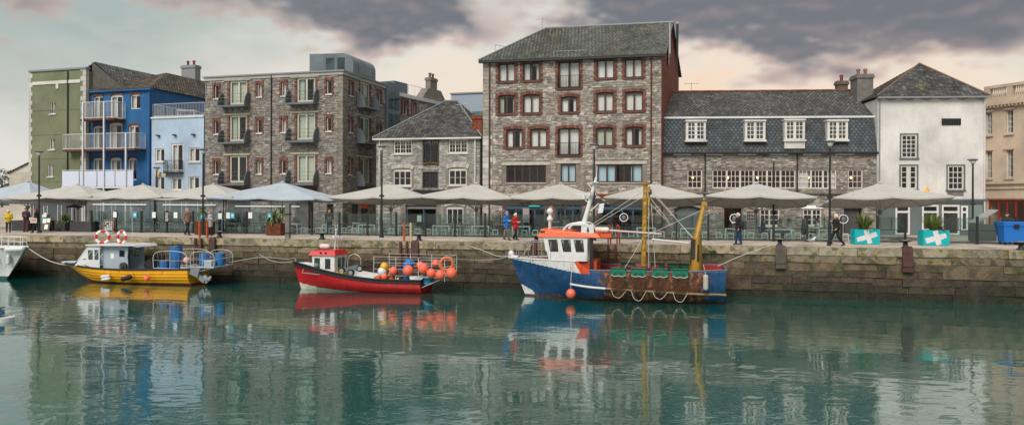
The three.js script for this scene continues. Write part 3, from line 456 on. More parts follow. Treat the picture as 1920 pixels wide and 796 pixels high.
{ // rear flats and zinc bay between the warehouse and the slate roofed house
  const a = [-17.35, -22.76];
  const g = thing('rear_flats', 'stone and zinc clad flats set back behind the hipped slate roof', 'building', [a[0], 0, a[1]], 1.3288);
  const F = frame(g, 0, 0, 0), wn = [[3.3, 4.3, 10.7, 12.1], [5.0, 5.7, 10.7, 12.1]];
  wallPanel(F, 13, 12.6, wn, M.mortar); rubble(F, 2.5, 13, 5.5, 12.4, wn.map(o => infl(o, .18)), BUFF_STONE); shell(g, 13, 8, 12.5, M.cement);
  for (const o of wn) { win(F, o, { cols: 2, m: M.trimWhite }); surround(F, o, { sill: false }); }
  let mb = new MB(); mb.bx(.1, 2.2, 3, 13.4, -1, .5); const bay = mb.build('zinc_bay', M.zinc, F); for (let i = 0; i < 4; i++) { const q = new MB(); q.bx(.5, 1.3, 4.6 + i * 2.1, 6.3 + i * 2.1, .5, .52); q.bx(1.4, 2.2, 4.6 + i * 2.1, 6.3 + i * 2.1, .5, .52); q.build('bay_window', M.tintGlass, bay); }
  mb = new MB(); mb.bx(2.4, 13.05, 12.4, 12.75, -.4, .12); mb.build('parapet_coping', M.paint, F);
  mb = new MB(); mb.bx(2.7, 4.9, 12.6, 13.9, -2, -.4); mb.build('roof_tank', M.zinc, F);
  railing(F, [[5, -.4], [8.4, -.4]], 12.75, 1.1, M.steel, { gap: 1.1 });
  { const s = new THREE.Shape([[7.2, 12.6], [12.4, 12.6], [11.0, 14.0], [8.6, 14.0]].map(q => new THREE.Vector2(...q))); mb = new MB(); mb.geo(new THREE.ExtrudeGeometry(s, { depth: .9, bevelEnabled: false }), new THREE.Matrix4().makeTranslation(0, 0, -1.2)); mb.build('gable_stack', M.mortar, F); }
  chimney(g, 9.8, -.75, 1.3, .6, 13.9, 15.2, M.mortar, 2);
}
{ const g = thing('grey_clad_block', 'flat roofed blue grey clad block seen between slate roof and tall warehouse', 'building', [-13.08, 0, -30.85], -.0721); let mb = new MB(); mb.bx(0, 7.4, 0, 13.2, -6, 0); mb.build('wall', std([.30, .36, .42], .6), g); mb = new MB(); mb.bx(-.1, 7.5, 13.2, 13.35, -6.1, .1); mb.build('roof_edge', M.lead, g); mb = new MB(); mb.bx(2.3, 3.4, 8.5, 11.4, .01, .05); mb.build('window', M.tintGlass, g); }
{ // two storey slate roofed house
  const g = thing('hipped_roof_house', 'squat grey stone house with hipped dark slate roof and white casements', 'building', [-14.32, 0, -14.34], 0);
  const F = frame(g, 0, 0, 0), up = [[1.5, 3.03, 6.14, 7.22], [6.09, 7.62, 6.16, 7.22]], ud = [3.93, 5.28, 5.31, 7.22], mid = [[1.46, 2.99, 3.58, 4.9], [6.09, 7.57, 3.62, 4.94]], md = [3.93, 5.21, 3.41, 4.68], gd = [2.5, 5.08, .05, 2.05], gw = [5.91, 7.31, .47, 1.94];
  const all = [...up, ud, ...mid, md, gd, gw]; wallPanel(F, 8.65, 7.35, all, M.mortar); shell(g, 8.65, 10, 7.3, M.cement);
  rubble(F, .02, 8.6, 0, 7.3, [...up.map(o => infl(o, .06)), infl(ud, .05), infl(md, .06), ...[...mid, gw].map(o => [o[0] - .22, o[1] + .22, o[2] - .12, o[3] + .3]), [gd[0] - .4, gd[1] + .4, gd[2], gd[3] + .62]], PALE_STONE, { ch: [.11, .2], cw: [.22, .6], pr: [.01, .035] });
  for (const o of up) win(F, o, { cols: 3, rows: 3, lightsPerCol: 2, m: M.trimWhite, fr: .08, mul: .07, sill: true, z: -.08 });
  win(F, ud, { cols: 2, rows: 4, lightsPerCol: 3, m: M.darkFrame, fr: .1, mul: .1, z: -.1, name: 'french_window' }); win(F, md, { cols: 2, rows: 3, lightsPerCol: 3, m: M.darkFrame, fr: .09, mul: .09 });
  const arch = (o, rise, hh, n, m) => { const W = o[1] - o[0] + .36; for (let i = 0; i < n; i++) { const t = (i + .5) / n * 2 - 1, mb = new MB(); mb.box((o[0] + o[1]) / 2 + t * W / 2, o[3] + rise * (1 - t * t) - .05 + hh / 2, -.01, W / n - .015, hh, .15, vary([1, 1, 1], .12), [0, 0, -t * rise * 4 / W]); mb.build('voussoir', m, F); } };
  for (const o of mid) { win(F, o, { cols: 3, rows: 2, lightsPerCol: 1, m: M.trimWhite, fr: .09, mul: .07, arch: .1, sill: true, z: -.08 }); arch(o, .16, .3, 7, M.lightStone); }
  win(F, gw, { cols: 3, rows: 1, m: M.trimWhite, fr: .09, arch: .12, sill: true, z: -.08 }); arch(gw, .18, .32, 7, M.lightStone); arch(gd, .38, .42, 11, M.lightStone);
  let mb = new MB(); mb.bx(2.5, 5.08, 1.75, 2.25, -.3, -.2); mb.build('door_fascia', M.lead, F); mb = new MB(); mb.bx(2.5, 2.62, .05, 1.75, -.3, -.2); mb.bx(4.96, 5.08, .05, 1.75, -.3, -.2); mb.bx(3.9, 4.0, .05, 1.75, -.3, -.22); mb.build('door_frame', M.blueFrame, F);
  mb = new MB(); mb.bx(3.3, 5.9, 2.95, 3.25, .02, .6); mb.build('sign_board', M.black, F);
  for (let i = 0; i < 9; i++) { mb = new MB(); mb.ball(4.05 + i * .14 + rr(-.03, .03), 5.34 + rr(-.03, .06), .12, .09, vary(i % 3 ? [.06, .13, .03] : [.45, .02, .03], .2), 1, 1, 1, 7); mb.build('flower', std([1, 1, 1], .8), F); }
  const e = 7.38, P = [4.3, 10.95, -5], Q = [5.3, 10.95, -5];
  slates(F, [-.25, e, .3], [8.85, e, .3], Q, P, SLATE_OLD); slates(F, [8.85, e, .3], [8.85, e, -10.2], Q, Q, SLATE_OLD); slates(F, [-.25, e, -10.2], [-.25, e, .3], P, P, SLATE_OLD); plainRoof(F, [[8.85, e, -10.2], [-.25, e, -10.2], P, Q], M.under);
  mb = new MB(); mb.bx(-.2, 8.8, e - .14, e - .02, .1, .36); mb.build('gutter', M.trimWhite, F);
  mb = new MB(); mb.bar([5.3, 10.98, -4.95], [8.85, e + .06, .3], .06, .06, 6); mb.bar([4.3, 10.98, -4.95], [-.25, e + .06, .3], .06, .06, 6); mb.bar([4.2, 10.98, -5], [5.4, 10.98, -5], .07, .07, 6); mb.build('hip_ridge', M.lead, F);
  chimney(g, 8.25, -.9, .78, .8, 7.3, 9.15, M.brickWall, 0); pipe(F, [[8.27, 0, .1], [8.27, 7.3, .1]], M.trimWhite, .06); pipe(F, [[.3, 0, .1], [.3, 7.3, .1]], M.trimWhite, .05);
  mb = new MB(); mb.bar([7.0, 9.4, -1.4], [7.0, 10.2, -1.4], .02); mb.bar([6.2, 10.1, -1.4], [7.3, 10.2, -1.4], .015); for (let i = 0; i < 5; i++) mb.bar([6.3 + i * .2, 10.1, -1.6], [6.3 + i * .2, 10.1, -1.2], .01); mb.build('aerial', M.steel, F);
}
{ // tall warehouse
  const g = thing('tall_stone_warehouse', 'tallest five storey buff stone warehouse with brick window arches and slate roof', 'building', [-5.18, 0, -13.43], 0);
  const F = frame(g, 0, 0, 0);
  const r1 = [[1.18, 2.48, 11.48, 12.88], [3.09, 4.39, 11.48, 12.88], [8.69, 9.99, 11.48, 12.88], [10.75, 12.05, 11.48, 12.88]], r2 = [[1.18, 2.5, 9.02, 10.5], [3.09, 4.4, 9.02, 10.5], [5.99, 7.24, 9.02, 10.25], [8.67, 9.95, 9.02, 10.5], [10.79, 12.1, 9.02, 10.5]], r3 = [[1.8, 3.08, 6.43, 7.9], [3.67, 4.96, 6.43, 7.9], [8.65, 9.93, 6.46, 7.9], [10.8, 12.07, 6.46, 7.9]];
  const d1 = [[5.79, 7.44, 10.85, 12.88], [5.79, 7.44, 5.82, 7.9]], r4 = [[1.8, 4.89, 3.79, 5.1], [5.99, 7.16, 3.79, 5.2], [8.75, 12.05, 3.79, 5.12]], sh = [[1.76, 4.85, .03, 2.5], [5.63, 7.63, .03, 2.5], [8.94, 12.26, .03, 2.5]];
  wallPanel(F, 13.41, 13.05, [...r1, ...r2, ...r3, ...d1, ...r4, ...sh], M.mortar);
  const br = [[-.05, 0], [13.41, 0], [14.69, -9.87]];
  const s3 = (o, a = .26) => [o[0] - .22, o[1] + .22, o[2] - .12, o[3] + a];
  rubble(F, .75, 13.38, 0, 13.0, [...r1.map(o => s3(o, .15)), ...r2.map(o => s3(o)), ...r3.map(o => s3(o)), ...d1.map(o => s3(o, .2)), ...r4.map(o => [o[0] - .35, o[1] + .35, o[2] - .08, o[3] + .26]), ...sh.map(o => [o[0] - .05, o[1] + .05, o[2], 2.95])], BUFF_STONE);
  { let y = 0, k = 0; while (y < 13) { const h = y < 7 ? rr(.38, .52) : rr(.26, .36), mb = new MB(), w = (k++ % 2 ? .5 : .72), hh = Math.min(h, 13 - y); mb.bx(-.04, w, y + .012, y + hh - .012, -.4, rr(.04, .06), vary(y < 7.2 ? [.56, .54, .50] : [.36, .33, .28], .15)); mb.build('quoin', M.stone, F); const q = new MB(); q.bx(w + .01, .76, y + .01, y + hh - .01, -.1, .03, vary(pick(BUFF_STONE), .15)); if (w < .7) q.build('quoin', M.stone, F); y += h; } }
  let ci = 0; for (const o of [...r1, ...r2, ...r3]) { const a = !r1.includes(o); win(F, o, { cols: 2, m: M.brownFrame, fr: .1, mul: .13, cur: [M.curtain, M.curtain, M.paleBlind, M.curtain, M.greenCurtain, M.curtain, M.paleBlind][ci % 7], part: [1, .38, 1, 1, .3, 1, .42, 1, 1, .36, 1][ci % 11], arch: a ? .1 : 0, z: -.11 }); surround(F, o, { camber: a ? .13 : 0, head: a ? .22 : .12 }); ci++; }
  for (const o of d1) { win(F, o, { cols: 2, m: M.brownFrame, fr: .12, mul: .14, cur: M.curtain, part: 1, z: -.2, name: 'french_window' }); surround(F, o, { camber: o === d1[1] ? .13 : 0, head: .2 }); railing(F, [[o[0] - .02, .1], [o[1] + .02, .1]], o[2], .95, M.iron, { gap: .11, rb: .014 }); }
  win(F, r4[0], { cols: 5, m: M.brownFrame, fr: .09, mul: .13, z: -.12 }); win(F, r4[1], { cols: 2, m: M.brownFrame, fr: .09, mul: .1, cur: M.blind, z: -.12 }); win(F, r4[2], { cols: 5, m: M.brownFrame, fr: .09, mul: .12, cur: M.blind, part: .42, z: -.12 });
  let mb; for (const o of r4) { mb = new MB(); mb.bx(o[0] - .34, o[1] + .34, o[3] + .02, o[3] + .25, -.05, .07); mb.build('lintel', M.lightStone, F); mb = new MB(); mb.bx(o[0] - .05, o[1] + .05, o[2] - .09, o[2] - .005, -.05, .1); mb.build('sill', M.lightStone, F); }
  // shopfronts
  sh.forEach((o, i) => { const w = win(F, o, { cols: i === 1 ? 3 : 4, rows: 1, m: M.blueFrame, fr: .12, mul: .12, z: -.1, name: 'shopfront' }); const q = new MB(); q.bx(o[0] + .1, o[1] - .1, 1.78, 1.98, -.14, -.03); q.build('transom', M.blueFrame, w); const q9 = new MB(); q9.bx(o[0] + .1, o[1] - .1, .03, .45, -.15, -.05); q9.build('stall_riser', M.blueFrame, w); for (const x of [o[0] - .14, o[1] + .14]) { const b = new MB(); for (let y = .03; y < 2.5; y += .085) b.bx(x - .11, x + .11, y, y + .075, -.05, .04 + R() * .012, vary(pick(BRICK), .15)); b.build('brick_pier', M.brick, F); } const l = new MB(); l.bx(o[0] - .3, o[1] + .3, 2.52, 2.78, -.05, .08); l.build('lintel', i === 2 ? M.brickWall : M.lead, F); const l2 = new MB(); l2.bx(o[0] - .25, o[1] + .25, 2.8, 2.94, -.05, .12); l2.build('fascia', i === 2 ? M.brickWall : M.lightStone, F); });
  mb = new MB(); mb.bx(2.43, 4.24, 2.1, 2.48, .0, .06); mb.build('shop_sign', M.paper, F); mb = new MB(); mb.bx(3.58, 4.45, 1.96, 2.22, .065, .1); mb.build('shop_sign', std([.03, .50, .42], .6), F); mb = new MB(); mb.bx(9.93, 11.8, 2.1, 2.42, .0, .06); mb.build('shop_sign', M.paper, F);
  mb = new MB(); mb.bx(3.1, 3.6, .75, 1.85, -.04, -.02); mb.build('menu_poster', std([.34, .32, .30], .8), F);
  pipe(F, [[.5, 0, .1], [.5, 12.9, .1]], M.rustyTimber, .06); pipe(F, [[12.68, 0, .1], [12.68, 13, .1]], M.rustyTimber, .06);
  // splayed brick gable, back and left walls
  const e = 13.1, rz = -4.95, ry = 16.55;
  mb = new MB(); { const p = [V(13.41, 0, -.36), V(14.69, 0, -9.87), V(14.69, e, -9.87), V(14.05, ry - .1, rz), V(13.41, e, 0), V(13.41, e, -.36)]; const o = V(-.3, 0, 0); mb.tri(p[0], p[1], p[2]); mb.tri(p[0], p[2], p[3]); mb.tri(p[0], p[3], p[4]); const q = p.map(v => v.clone().add(o)); mb.tri(q[0], q[1], q[2]); mb.tri(q[0], q[2], q[3]); mb.tri(q[0], q[3], q[4]); } const gb = mb.build('gable_wall', M.brickWall, F);
  mb = new MB(); mb.box(13.87, 13.75, -3.2, .06, 1.7, .5, null, [0, .13, 0]); mb.build('gable_window', M.trimWhite, gb); mb = new MB(); mb.box(13.9, 13.45, -3.2, .05, .9, .38, null, [0, .13, 0]); mb.build('gable_pane', M.glass, gb);
  mb = new MB(); mb.bx(0, .3, 0, e, -9.87, -.36); mb.build('side_wall', M.mortar, F); mb = new MB(); mb.bx(0, 14.7, 0, e, -10.1, -9.88); mb.build('rear_wall', M.mortar, F); mb = new MB(); mb.bx(.3, 13.2, 12.7, 12.95, -9.8, -.4); mb.build('top_floor_slab', M.interior, F);
  slates(F, [-.3, e, .35], [13.75, e, .35], [14.25, ry, rz], [4.0, ry, rz], SLATE_GREEN, { sw: .27, sh: .19 }); slates(F, [14.95, e, -10.2], [-.3, e, -10.2], [4.0, ry, rz], [14.25, ry, rz], SLATE_GREEN, { sw: .5, sh: .4 }); slates(F, [-.3, e, -10.2], [-.3, e, .35], [4.0, ry, rz], [4.0, ry, rz], SLATE_GREEN);
  mb = new MB(); mb.bar([4.0, ry + .04, rz], [14.3, ry + .04, rz], .1, .1, 6); mb.bar([4.0, ry + .04, rz], [-.3, e + .06, .35], .08, .08, 6); mb.build('ridge_tiles', M.lead, F);
  mb = new MB(); mb.bx(-.3, 13.7, e - .18, e - .03, .12, .42); mb.build('gutter', M.iron, F); mb = new MB(); mb.axes(V(14.55, 14.72, -7.6), V(.1, 0, 0), V(0, 1.82, 2.62), V(0, .1, -.07)); mb.axes(V(13.98, 14.75, -2.35), V(.06, 0, 0), V(-.02, 1.75, -2.6), V(0, .1, .07)); mb.build('barge_board', M.lead, F);
  mb = new MB(); mb.path([[5.4, 13.45, -.2], [5.4, 13.7, -.3], [7.8, 13.7, -.3], [7.8, 13.45, -.2]], .03); mb.build('roof_rail', M.lead, F);
  mb = new MB(); mb.bar([3.7, ry, rz], [3.7, ry + .9, rz], .02); mb.bar([3.1, ry + .8, rz], [4.1, ry + .8, rz], .015); for (let i = 0; i < 5; i++) mb.bar([3.2 + i * .2, ry + .8, rz - .25], [3.2 + i * .2, ry + .8, rz + .25], .01); mb.build('aerial', M.steel, F);
  railing(F, [[.3, -2.6], [1.6, -4.6]], 14.1, .8, M.steel, { gap: .5 });
}
{ // long mansard house
  const g = thing('mansard_house', 'long low stone building with blue slate mansard and white dormer windows', 'building', [7.98, 0, -14.69], .1368);
  const F = frame(g, 0, 0, 0), ff = [[2.16, 3.25, 3.37, 4.77], [3.99, 10.01, 3.38, 4.77], [10.2, 12.94, 3.37, 4.77], [13.76, 14.82, 3.39, 4.78]], gr = [[1.2, 3.13, .03, 2.15], [4.85, 6.12, .03, 1.92], [7.44, 8.86, .62, 1.87], [10.55, 11.88, .66, 1.88], [13.48, 14.76, .03, 1.94]];
  wallPanel(F, 15.78, 6.1, [...ff, ...gr], M.mortar); shell(g, 15.78, 9.2, 6.1, M.cement, { top: false });
  rubble(F, .02, 15.72, 0, 6.0, [...ff.map(o => infl(o, .04)), ...gr.map(o => [o[0] - .1, o[1] + .1, o[2], o[3] + .3])], [...GREY_STONE, ...BUFF_STONE.slice(0, 5)], { ch: [.08, .16] });
  win(F, ff[0], { cols: 1, lightsPerCol: 3, rows: 3, fr: .08, bar: .045, z: -.1 }); win(F, ff[3], { cols: 1, lightsPerCol: 3, rows: 3, fr: .08, bar: .045, z: -.1 }); win(F, ff[1], { cols: 6, lightsPerCol: 3, rows: 3, fr: .08, mul: .13, bar: .045, z: -.1 }); win(F, ff[2], { cols: 3, lightsPerCol: 3, rows: 3, fr: .08, mul: .13, bar: .045, z: -.1, cur: M.curtain, part: .3 });
  let mb = new MB(); mb.bx(1.2, 3.13, .03, 2.14, -.3, -.2); mb.build('garage_door', M.grayGreen, F); mb = new MB(); for (const x of [1.22, 2.13, 3.05]) mb.bx(x, x + .08, .03, 1.85, -.2, -.15); mb.bx(1.2, 3.13, 1.75, 1.85, -.2, -.155); mb.build('door_frame', M.grayGreen, F);
  mb = new MB(); for (let i = 0; i < 9; i++) { const t = (i + .5) / 9 * 2 - 1; mb.box(2.165 + t * 1.06, 2.0 + .22 * (1 - t * t), 0, .235, .3, .16, vary([.34, .31, .27], .12), [0, 0, -t * .35]); } mb.build('door_arch', M.stone, F);
  for (const o of [gr[1], gr[4]]) { mb = new MB(); mb.bx(o[0] - .15, o[1] + .15, o[3] + .01, o[3] + .27, -.1, .07); mb.build('lintel', std([.16, .15, .145], .9, { map: T.grain }), F); mb = new MB(); mb.bx(o[0], o[0] + .1, .03, o[3], -.28, -.12); mb.bx(o[1] - .1, o[1], .03, o[3], -.28, -.12); mb.build('door_frame', M.black, F); }
  mb = new MB(); mb.bx(13.6, 14.64, .03, 1.9, -.3, -.25); mb.build('door', std([.06, .06, .062], .6), F); mb = new MB(); mb.bx(5.55, 6.0, .03, 1.85, -.5, -.45); mb.build('door', std([.10, .09, .08], .6), F);
  for (const o of [gr[2], gr[3]]) { win(F, o, { cols: 2, lightsPerCol: 2, rows: 3, fr: .09, mul: .12, bar: .05, z: -.08, sill: true }); mb = new MB(); mb.bx(o[0] - .1, o[1] + .1, o[3] + .02, o[3] + .26, -.1, .06); mb.build('lintel', M.stone, F); }
  mb = new MB(); mb.bx(6.43, 7.13, .77, 1.74, .02, .08); mb = mb.build('menu_board', std([.42, .31, .16], .7), F); { const q = new MB(); q.bx(6.49, 7.07, .83, 1.68, .08, .09); q.build('menu_sheet', std([.06, .045, .045], .8), mb); const q2 = new MB(); for (let i = 0; i < 9; i++) q2.bx(6.53 + (i % 3) * .18, 6.66 + (i % 3) * .18, .9 + Math.floor(i / 3) * .26, 1.06 + Math.floor(i / 3) * .26, .092, .096, vary([.25, .23, .24], .4)); q2.build('menu_pictures', std([1, 1, 1], .8), mb); }
  for (const [x, w] of [[2.7, 'single window nearest the tall warehouse'], [5.3, 'long window row, nearest its left end'], [7.5, 'middle of the long window row'], [11.2, 'second window row, beyond the downpipe'], [14.3, 'single window nearest the white house']]) { const c = Math.cos(.1368), s = Math.sin(.1368), lx = 7.98 + x * c + -.9 * s, lz = -14.69 - x * s + -.9 * c, l = thing('pendant_lamp', 'small glowing pendant lamp in the ' + w, 'lamp', [lx, 4.2, lz]); const b = new MB(); b.ball(0, 0, 0, .085, null, 1, 1, 1, 12); const bm = std([1, .8, .5], .5, { emissive: new THREE.Color(1, .62, .2), emissiveIntensity: 2.2 }); b.build('bulb', bm, l); const k = new MB(); k.bar([0, .08, 0], [0, 1.3, 0], .012); k.build('cord', M.black, l); const pl = new THREE.PointLight(0xffb060, .7, 0, 2); pl.castShadow = true; pl.name = 'bulb_light'; l.add(pl); }
  // mansard
  slates(F, [-.05, 6.05, .22], [15.8, 6.05, .22], [15.8, 8.62, -.42], [-.05, 8.62, -.42], SLATE_BLUE, { sw: .3, sh: .2 });
  mb = new MB(); mb.bx(.4, 15.78, 8.6, 8.74, -.5, -.3); mb.build('mansard_flashing', M.paint, F);
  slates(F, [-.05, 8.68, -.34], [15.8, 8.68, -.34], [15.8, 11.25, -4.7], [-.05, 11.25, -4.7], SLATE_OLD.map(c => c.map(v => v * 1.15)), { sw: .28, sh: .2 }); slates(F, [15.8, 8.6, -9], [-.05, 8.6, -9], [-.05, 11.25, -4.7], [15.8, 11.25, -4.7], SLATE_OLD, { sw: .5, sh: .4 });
  mb = new MB(); mb.bx(.05, .3, 6, 8.6, -9, -.4); mb.build('side_wall', M.cement, F); mb = new MB(); mb.tri(V(.1, 8.6, -.4), V(.1, 8.6, -9), V(.1, 11.2, -4.7)); mb.build('gable_wall', M.cement, F); mb = new MB(); mb.tri(V(15.7, 8.6, -.4), V(15.7, 8.6, -9), V(15.7, 11.2, -4.7)); mb.bx(15.4, 15.7, 6, 8.6, -9, -.5); mb.bx(.3, 15.4, 6, 8.6, -9, -8.7); mb.build('gable_wall', M.cement, F);
  for (let i = 0; i < 34; i++) { mb = new MB(); mb.axes(V(.2 + i * .46, 11.28, -4.7), V(.225, 0, 0), V(0, .05, 0), V(0, 0, .14), vary([.30, .10, .055], .2), .01); mb.build('ridge_tile', M.brick, F); }
  mb = new MB(); mb.axes(V(.02, 10.0, -2.52), V(.07, 0, 0), V(0, 1.29, -2.18), V(0, .06, .04)); mb.build('verge', M.cement, F);
  mb = new MB(); mb.bx(-.05, 15.8, 5.93, 6.05, .12, .34); mb.build('gutter', M.iron, F); for (let i = 0; i < 6; i++) { mb = new MB(); mb.bx(1.1 + i * 2.35, 2.4 + i * 2.35, 5.84, 5.92, .02, .14); mb.build('eaves_vent', M.paint, F); }
  pipe(F, [[3.45, 2.9, .1], [3.45, 5.95, .1]]); pipe(F, [[10.11, 2.9, .1], [10.11, 5.95, .1]]); pipe(F, [[.06, 0, .14], [.06, 6, .14], [.06, 8.4, -.1]], M.lead, .055);
  // cornice ledge
  mb = new MB(); mb.bx(3.3, 15.3, 2.98, 3.1, .0, .2); mb.build('stone_ledge', std([.20, .19, .175], .9, { map: T.grain }), F);
  for (const [i, o] of [[2.0, 3.45, 6.9, 8.43], [6.28, 7.75, 6.9, 8.42], [9.13, 10.58, 6.3, 8.46], [12.18, 13.63, 6.9, 8.41]].entries()) {
    const w = [o[0] + .08, o[1] - .08, Math.max(o[2], 6.95), o[3] - .12];
    mb = new MB(); mb.bx(o[0], o[0] + .08, o[2], o[3], -.5, .34); mb.bx(o[1] - .08, o[1], o[2], o[3], -.5, .34); mb.bx(o[0] - .05, o[1] + .05, o[3] - .12, o[3], -.6, .42); mb.bx(o[0] - .08, o[1] + .08, w[2] - .14, w[2] - .02, -.3, .44); if (i === 2) mb.bx(o[0] + .08, o[1] - .08, o[2], w[2] - .15, -.2, .3);
    const d = mb.build('dormer', M.trimWhite, F); win(d, w, { cols: 2, lightsPerCol: 2, rows: 4, fr: .09, mul: .2, bar: .05, z: .28 }); mb = new MB(); mb.bx(o[0] + .09, o[1] - .09, o[2] + .05, o[3] - .15, -.22, -.2); mb.build('dormer_room', M.interior, d);
  }
  chimney(g, 15.0, -4.9, .8, .6, 10.9, 12.0, std([.16, .12, .10], .9, { map: T.grain }), 1); chimney(g, 16.0, -3.4, 1.2, 1.4, 8.5, 12.2, std([.19, .175, .16], .9, { map: T.grain }), 2, std([.25, .13, .09], .9));
  mb = new MB(); mb.bar([3.4, 11.2, -6], [3.4, 12.2, -6], .02); mb.bar([2.8, 12.1, -6], [4, 12.1, -6], .015); for (let i = 0; i < 5; i++) mb.bar([2.9 + i * .25, 12.1, -6.3], [2.9 + i * .25, 12.1, -5.7], .01); mb.build('aerial', M.steel, F);
}
{ // white house
  const g = thing('white_house', 'white rendered house with pyramid slate roof and grey green ground floor', 'building', [23.62, 0, -16.6], .1368);
  const F = frame(g, 0, 0, 0), w = [[1.66, 2.76, 5.6, 7.3], [1.63, 2.76, 3.35, 5.05], [4.91, 6.02, 3.3, 5.05]], gr = [[1.27, 2.28, .05, 2.19], [3.13, 4.28, .35, 2.2], [4.51, 5.73, .05, 2.2], [5.84, 6.32, .35, 2.15]];
  wallPanel(F, 7.49, 10.0, w, M.white, .35, 'wall', 2.62); wallPanel(F, 7.49, 2.6, gr, M.grayGreen, .33, 'ground_floor_wall'); shell(g, 7.49, 7.6, 9.9, M.white);
  let mb = new MB(); mb.bx(-.02, 7.52, 2.5, 2.64, -.1, .16); mb.bx(-.01, 7.51, 2.36, 2.49, -.1, .08); mb.build('shop_cornice', M.grayGreen, F);
  for (const [i, o] of w.entries()) { const f = new MB(); f.bx(o[0] - .1, o[0], o[2] - .1, o[3] + .08, -.05, .03); f.bx(o[1], o[1] + .1, o[2] - .1, o[3] + .08, -.05, .03); f.bx(o[0], o[1], o[3], o[3] + .08, -.05, .028); f.bx(o[0] - .14, o[1] + .14, o[2] - .1, o[2], -.05, .1); f.build('window_surround', M.grayGreen, F); win(F, o, { cols: i === 1 ? 2 : 1, lightsPerCol: i === 1 ? 1 : 3, rows: i === 1 ? 4 : i ? 4 : 5, fr: .1, mul: .3, bar: .05, z: -.06 }); }
  mb = new MB(); mb.bx(4.88, 6.0, 2.86, 3.18, -.02, .03); mb.build('stone_panel', std([.20, .17, .18], .9, { map: T.grain }), F);
  for (const o of gr) { win(F, o, { cols: 1, lightsPerCol: 1, rows: 1, fr: .12, z: -.03, m: M.paint }); mb = new MB(); mb.bx(o[0] + .1, o[1] - .1, 1.62, 1.76, -.06, .0); mb.build('transom', M.paint, F); mb = new MB(); for (let i = 1; i < 5; i++) mb.bx(mixN(o[0], o[1], i / 5) - .012, mixN(o[0], o[1], i / 5) + .012, .2, 2.1, -.14, -.12); for (let i = 1; i < 8; i++) mb.bx(o[0] + .1, o[1] - .1, .2 + i * .24, .22 + i * .24, -.14, -.12); mb.build('glazing_bars', M.darkFrame, F); }
  mb = new MB(); mb.bx(6.46, 7.31, 1.3, 2.2, 0, .04); mb.build('wall_panel', std([.17, .22, .215], .7), F);
  mb = new MB(); mb.bx(4.47, 5.8, 8.02, 8.44, -.02, .05); for (let i = 0; i < 8; i++) mb.box(4.55 + i * .165, 8.0, .015, .12, .12, .06, null, [0, 0, .78]); mb.build('gable_vent', M.black, F);
  mb = new MB(); mb.geo(new THREE.ConeGeometry(.2, .36, 5), new THREE.Matrix4().makeTranslation(3.42, 3.35, .1)); mb.build('alarm_box', std([.75, .38, .02], .6), F);
  const e = 10.05, P = [4.4, 13.0, -3.3];
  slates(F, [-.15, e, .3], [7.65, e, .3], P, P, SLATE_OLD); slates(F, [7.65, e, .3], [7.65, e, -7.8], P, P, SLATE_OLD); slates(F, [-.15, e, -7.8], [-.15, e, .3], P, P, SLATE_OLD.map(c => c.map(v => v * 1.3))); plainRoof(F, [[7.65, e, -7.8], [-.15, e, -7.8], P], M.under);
  mb = new MB(); for (const c of [[-.15, e + .03, .3], [7.65, e + .03, .3]]) mb.bar([4.4, 13.03, -3.3], c, .075, .075, 6); mb.build('hip_tiles', std([.20, .11, .07], .9), F);
  mb = new MB(); mb.bx(-.1, 7.6, e - .15, e - .03, .1, .38); mb.build('gutter', M.lead, F); for (let i = 0; i < 6; i++) { mb = new MB(); mb.tube([[.5 + i * 1.25, 9.88, .06], [.9 + i * 1.25, 9.8, .08], [1.3 + i * 1.25, 9.88, .06]], .035, 6, 5); mb.build('eaves_bracket', M.lead, F); }
  pipe(F, [[.1, 0, .1], [.1, 9.9, .1]], M.lead); pipe(F, [[7.42, 0, .08], [7.42, 9.9, .08]], M.white);
}
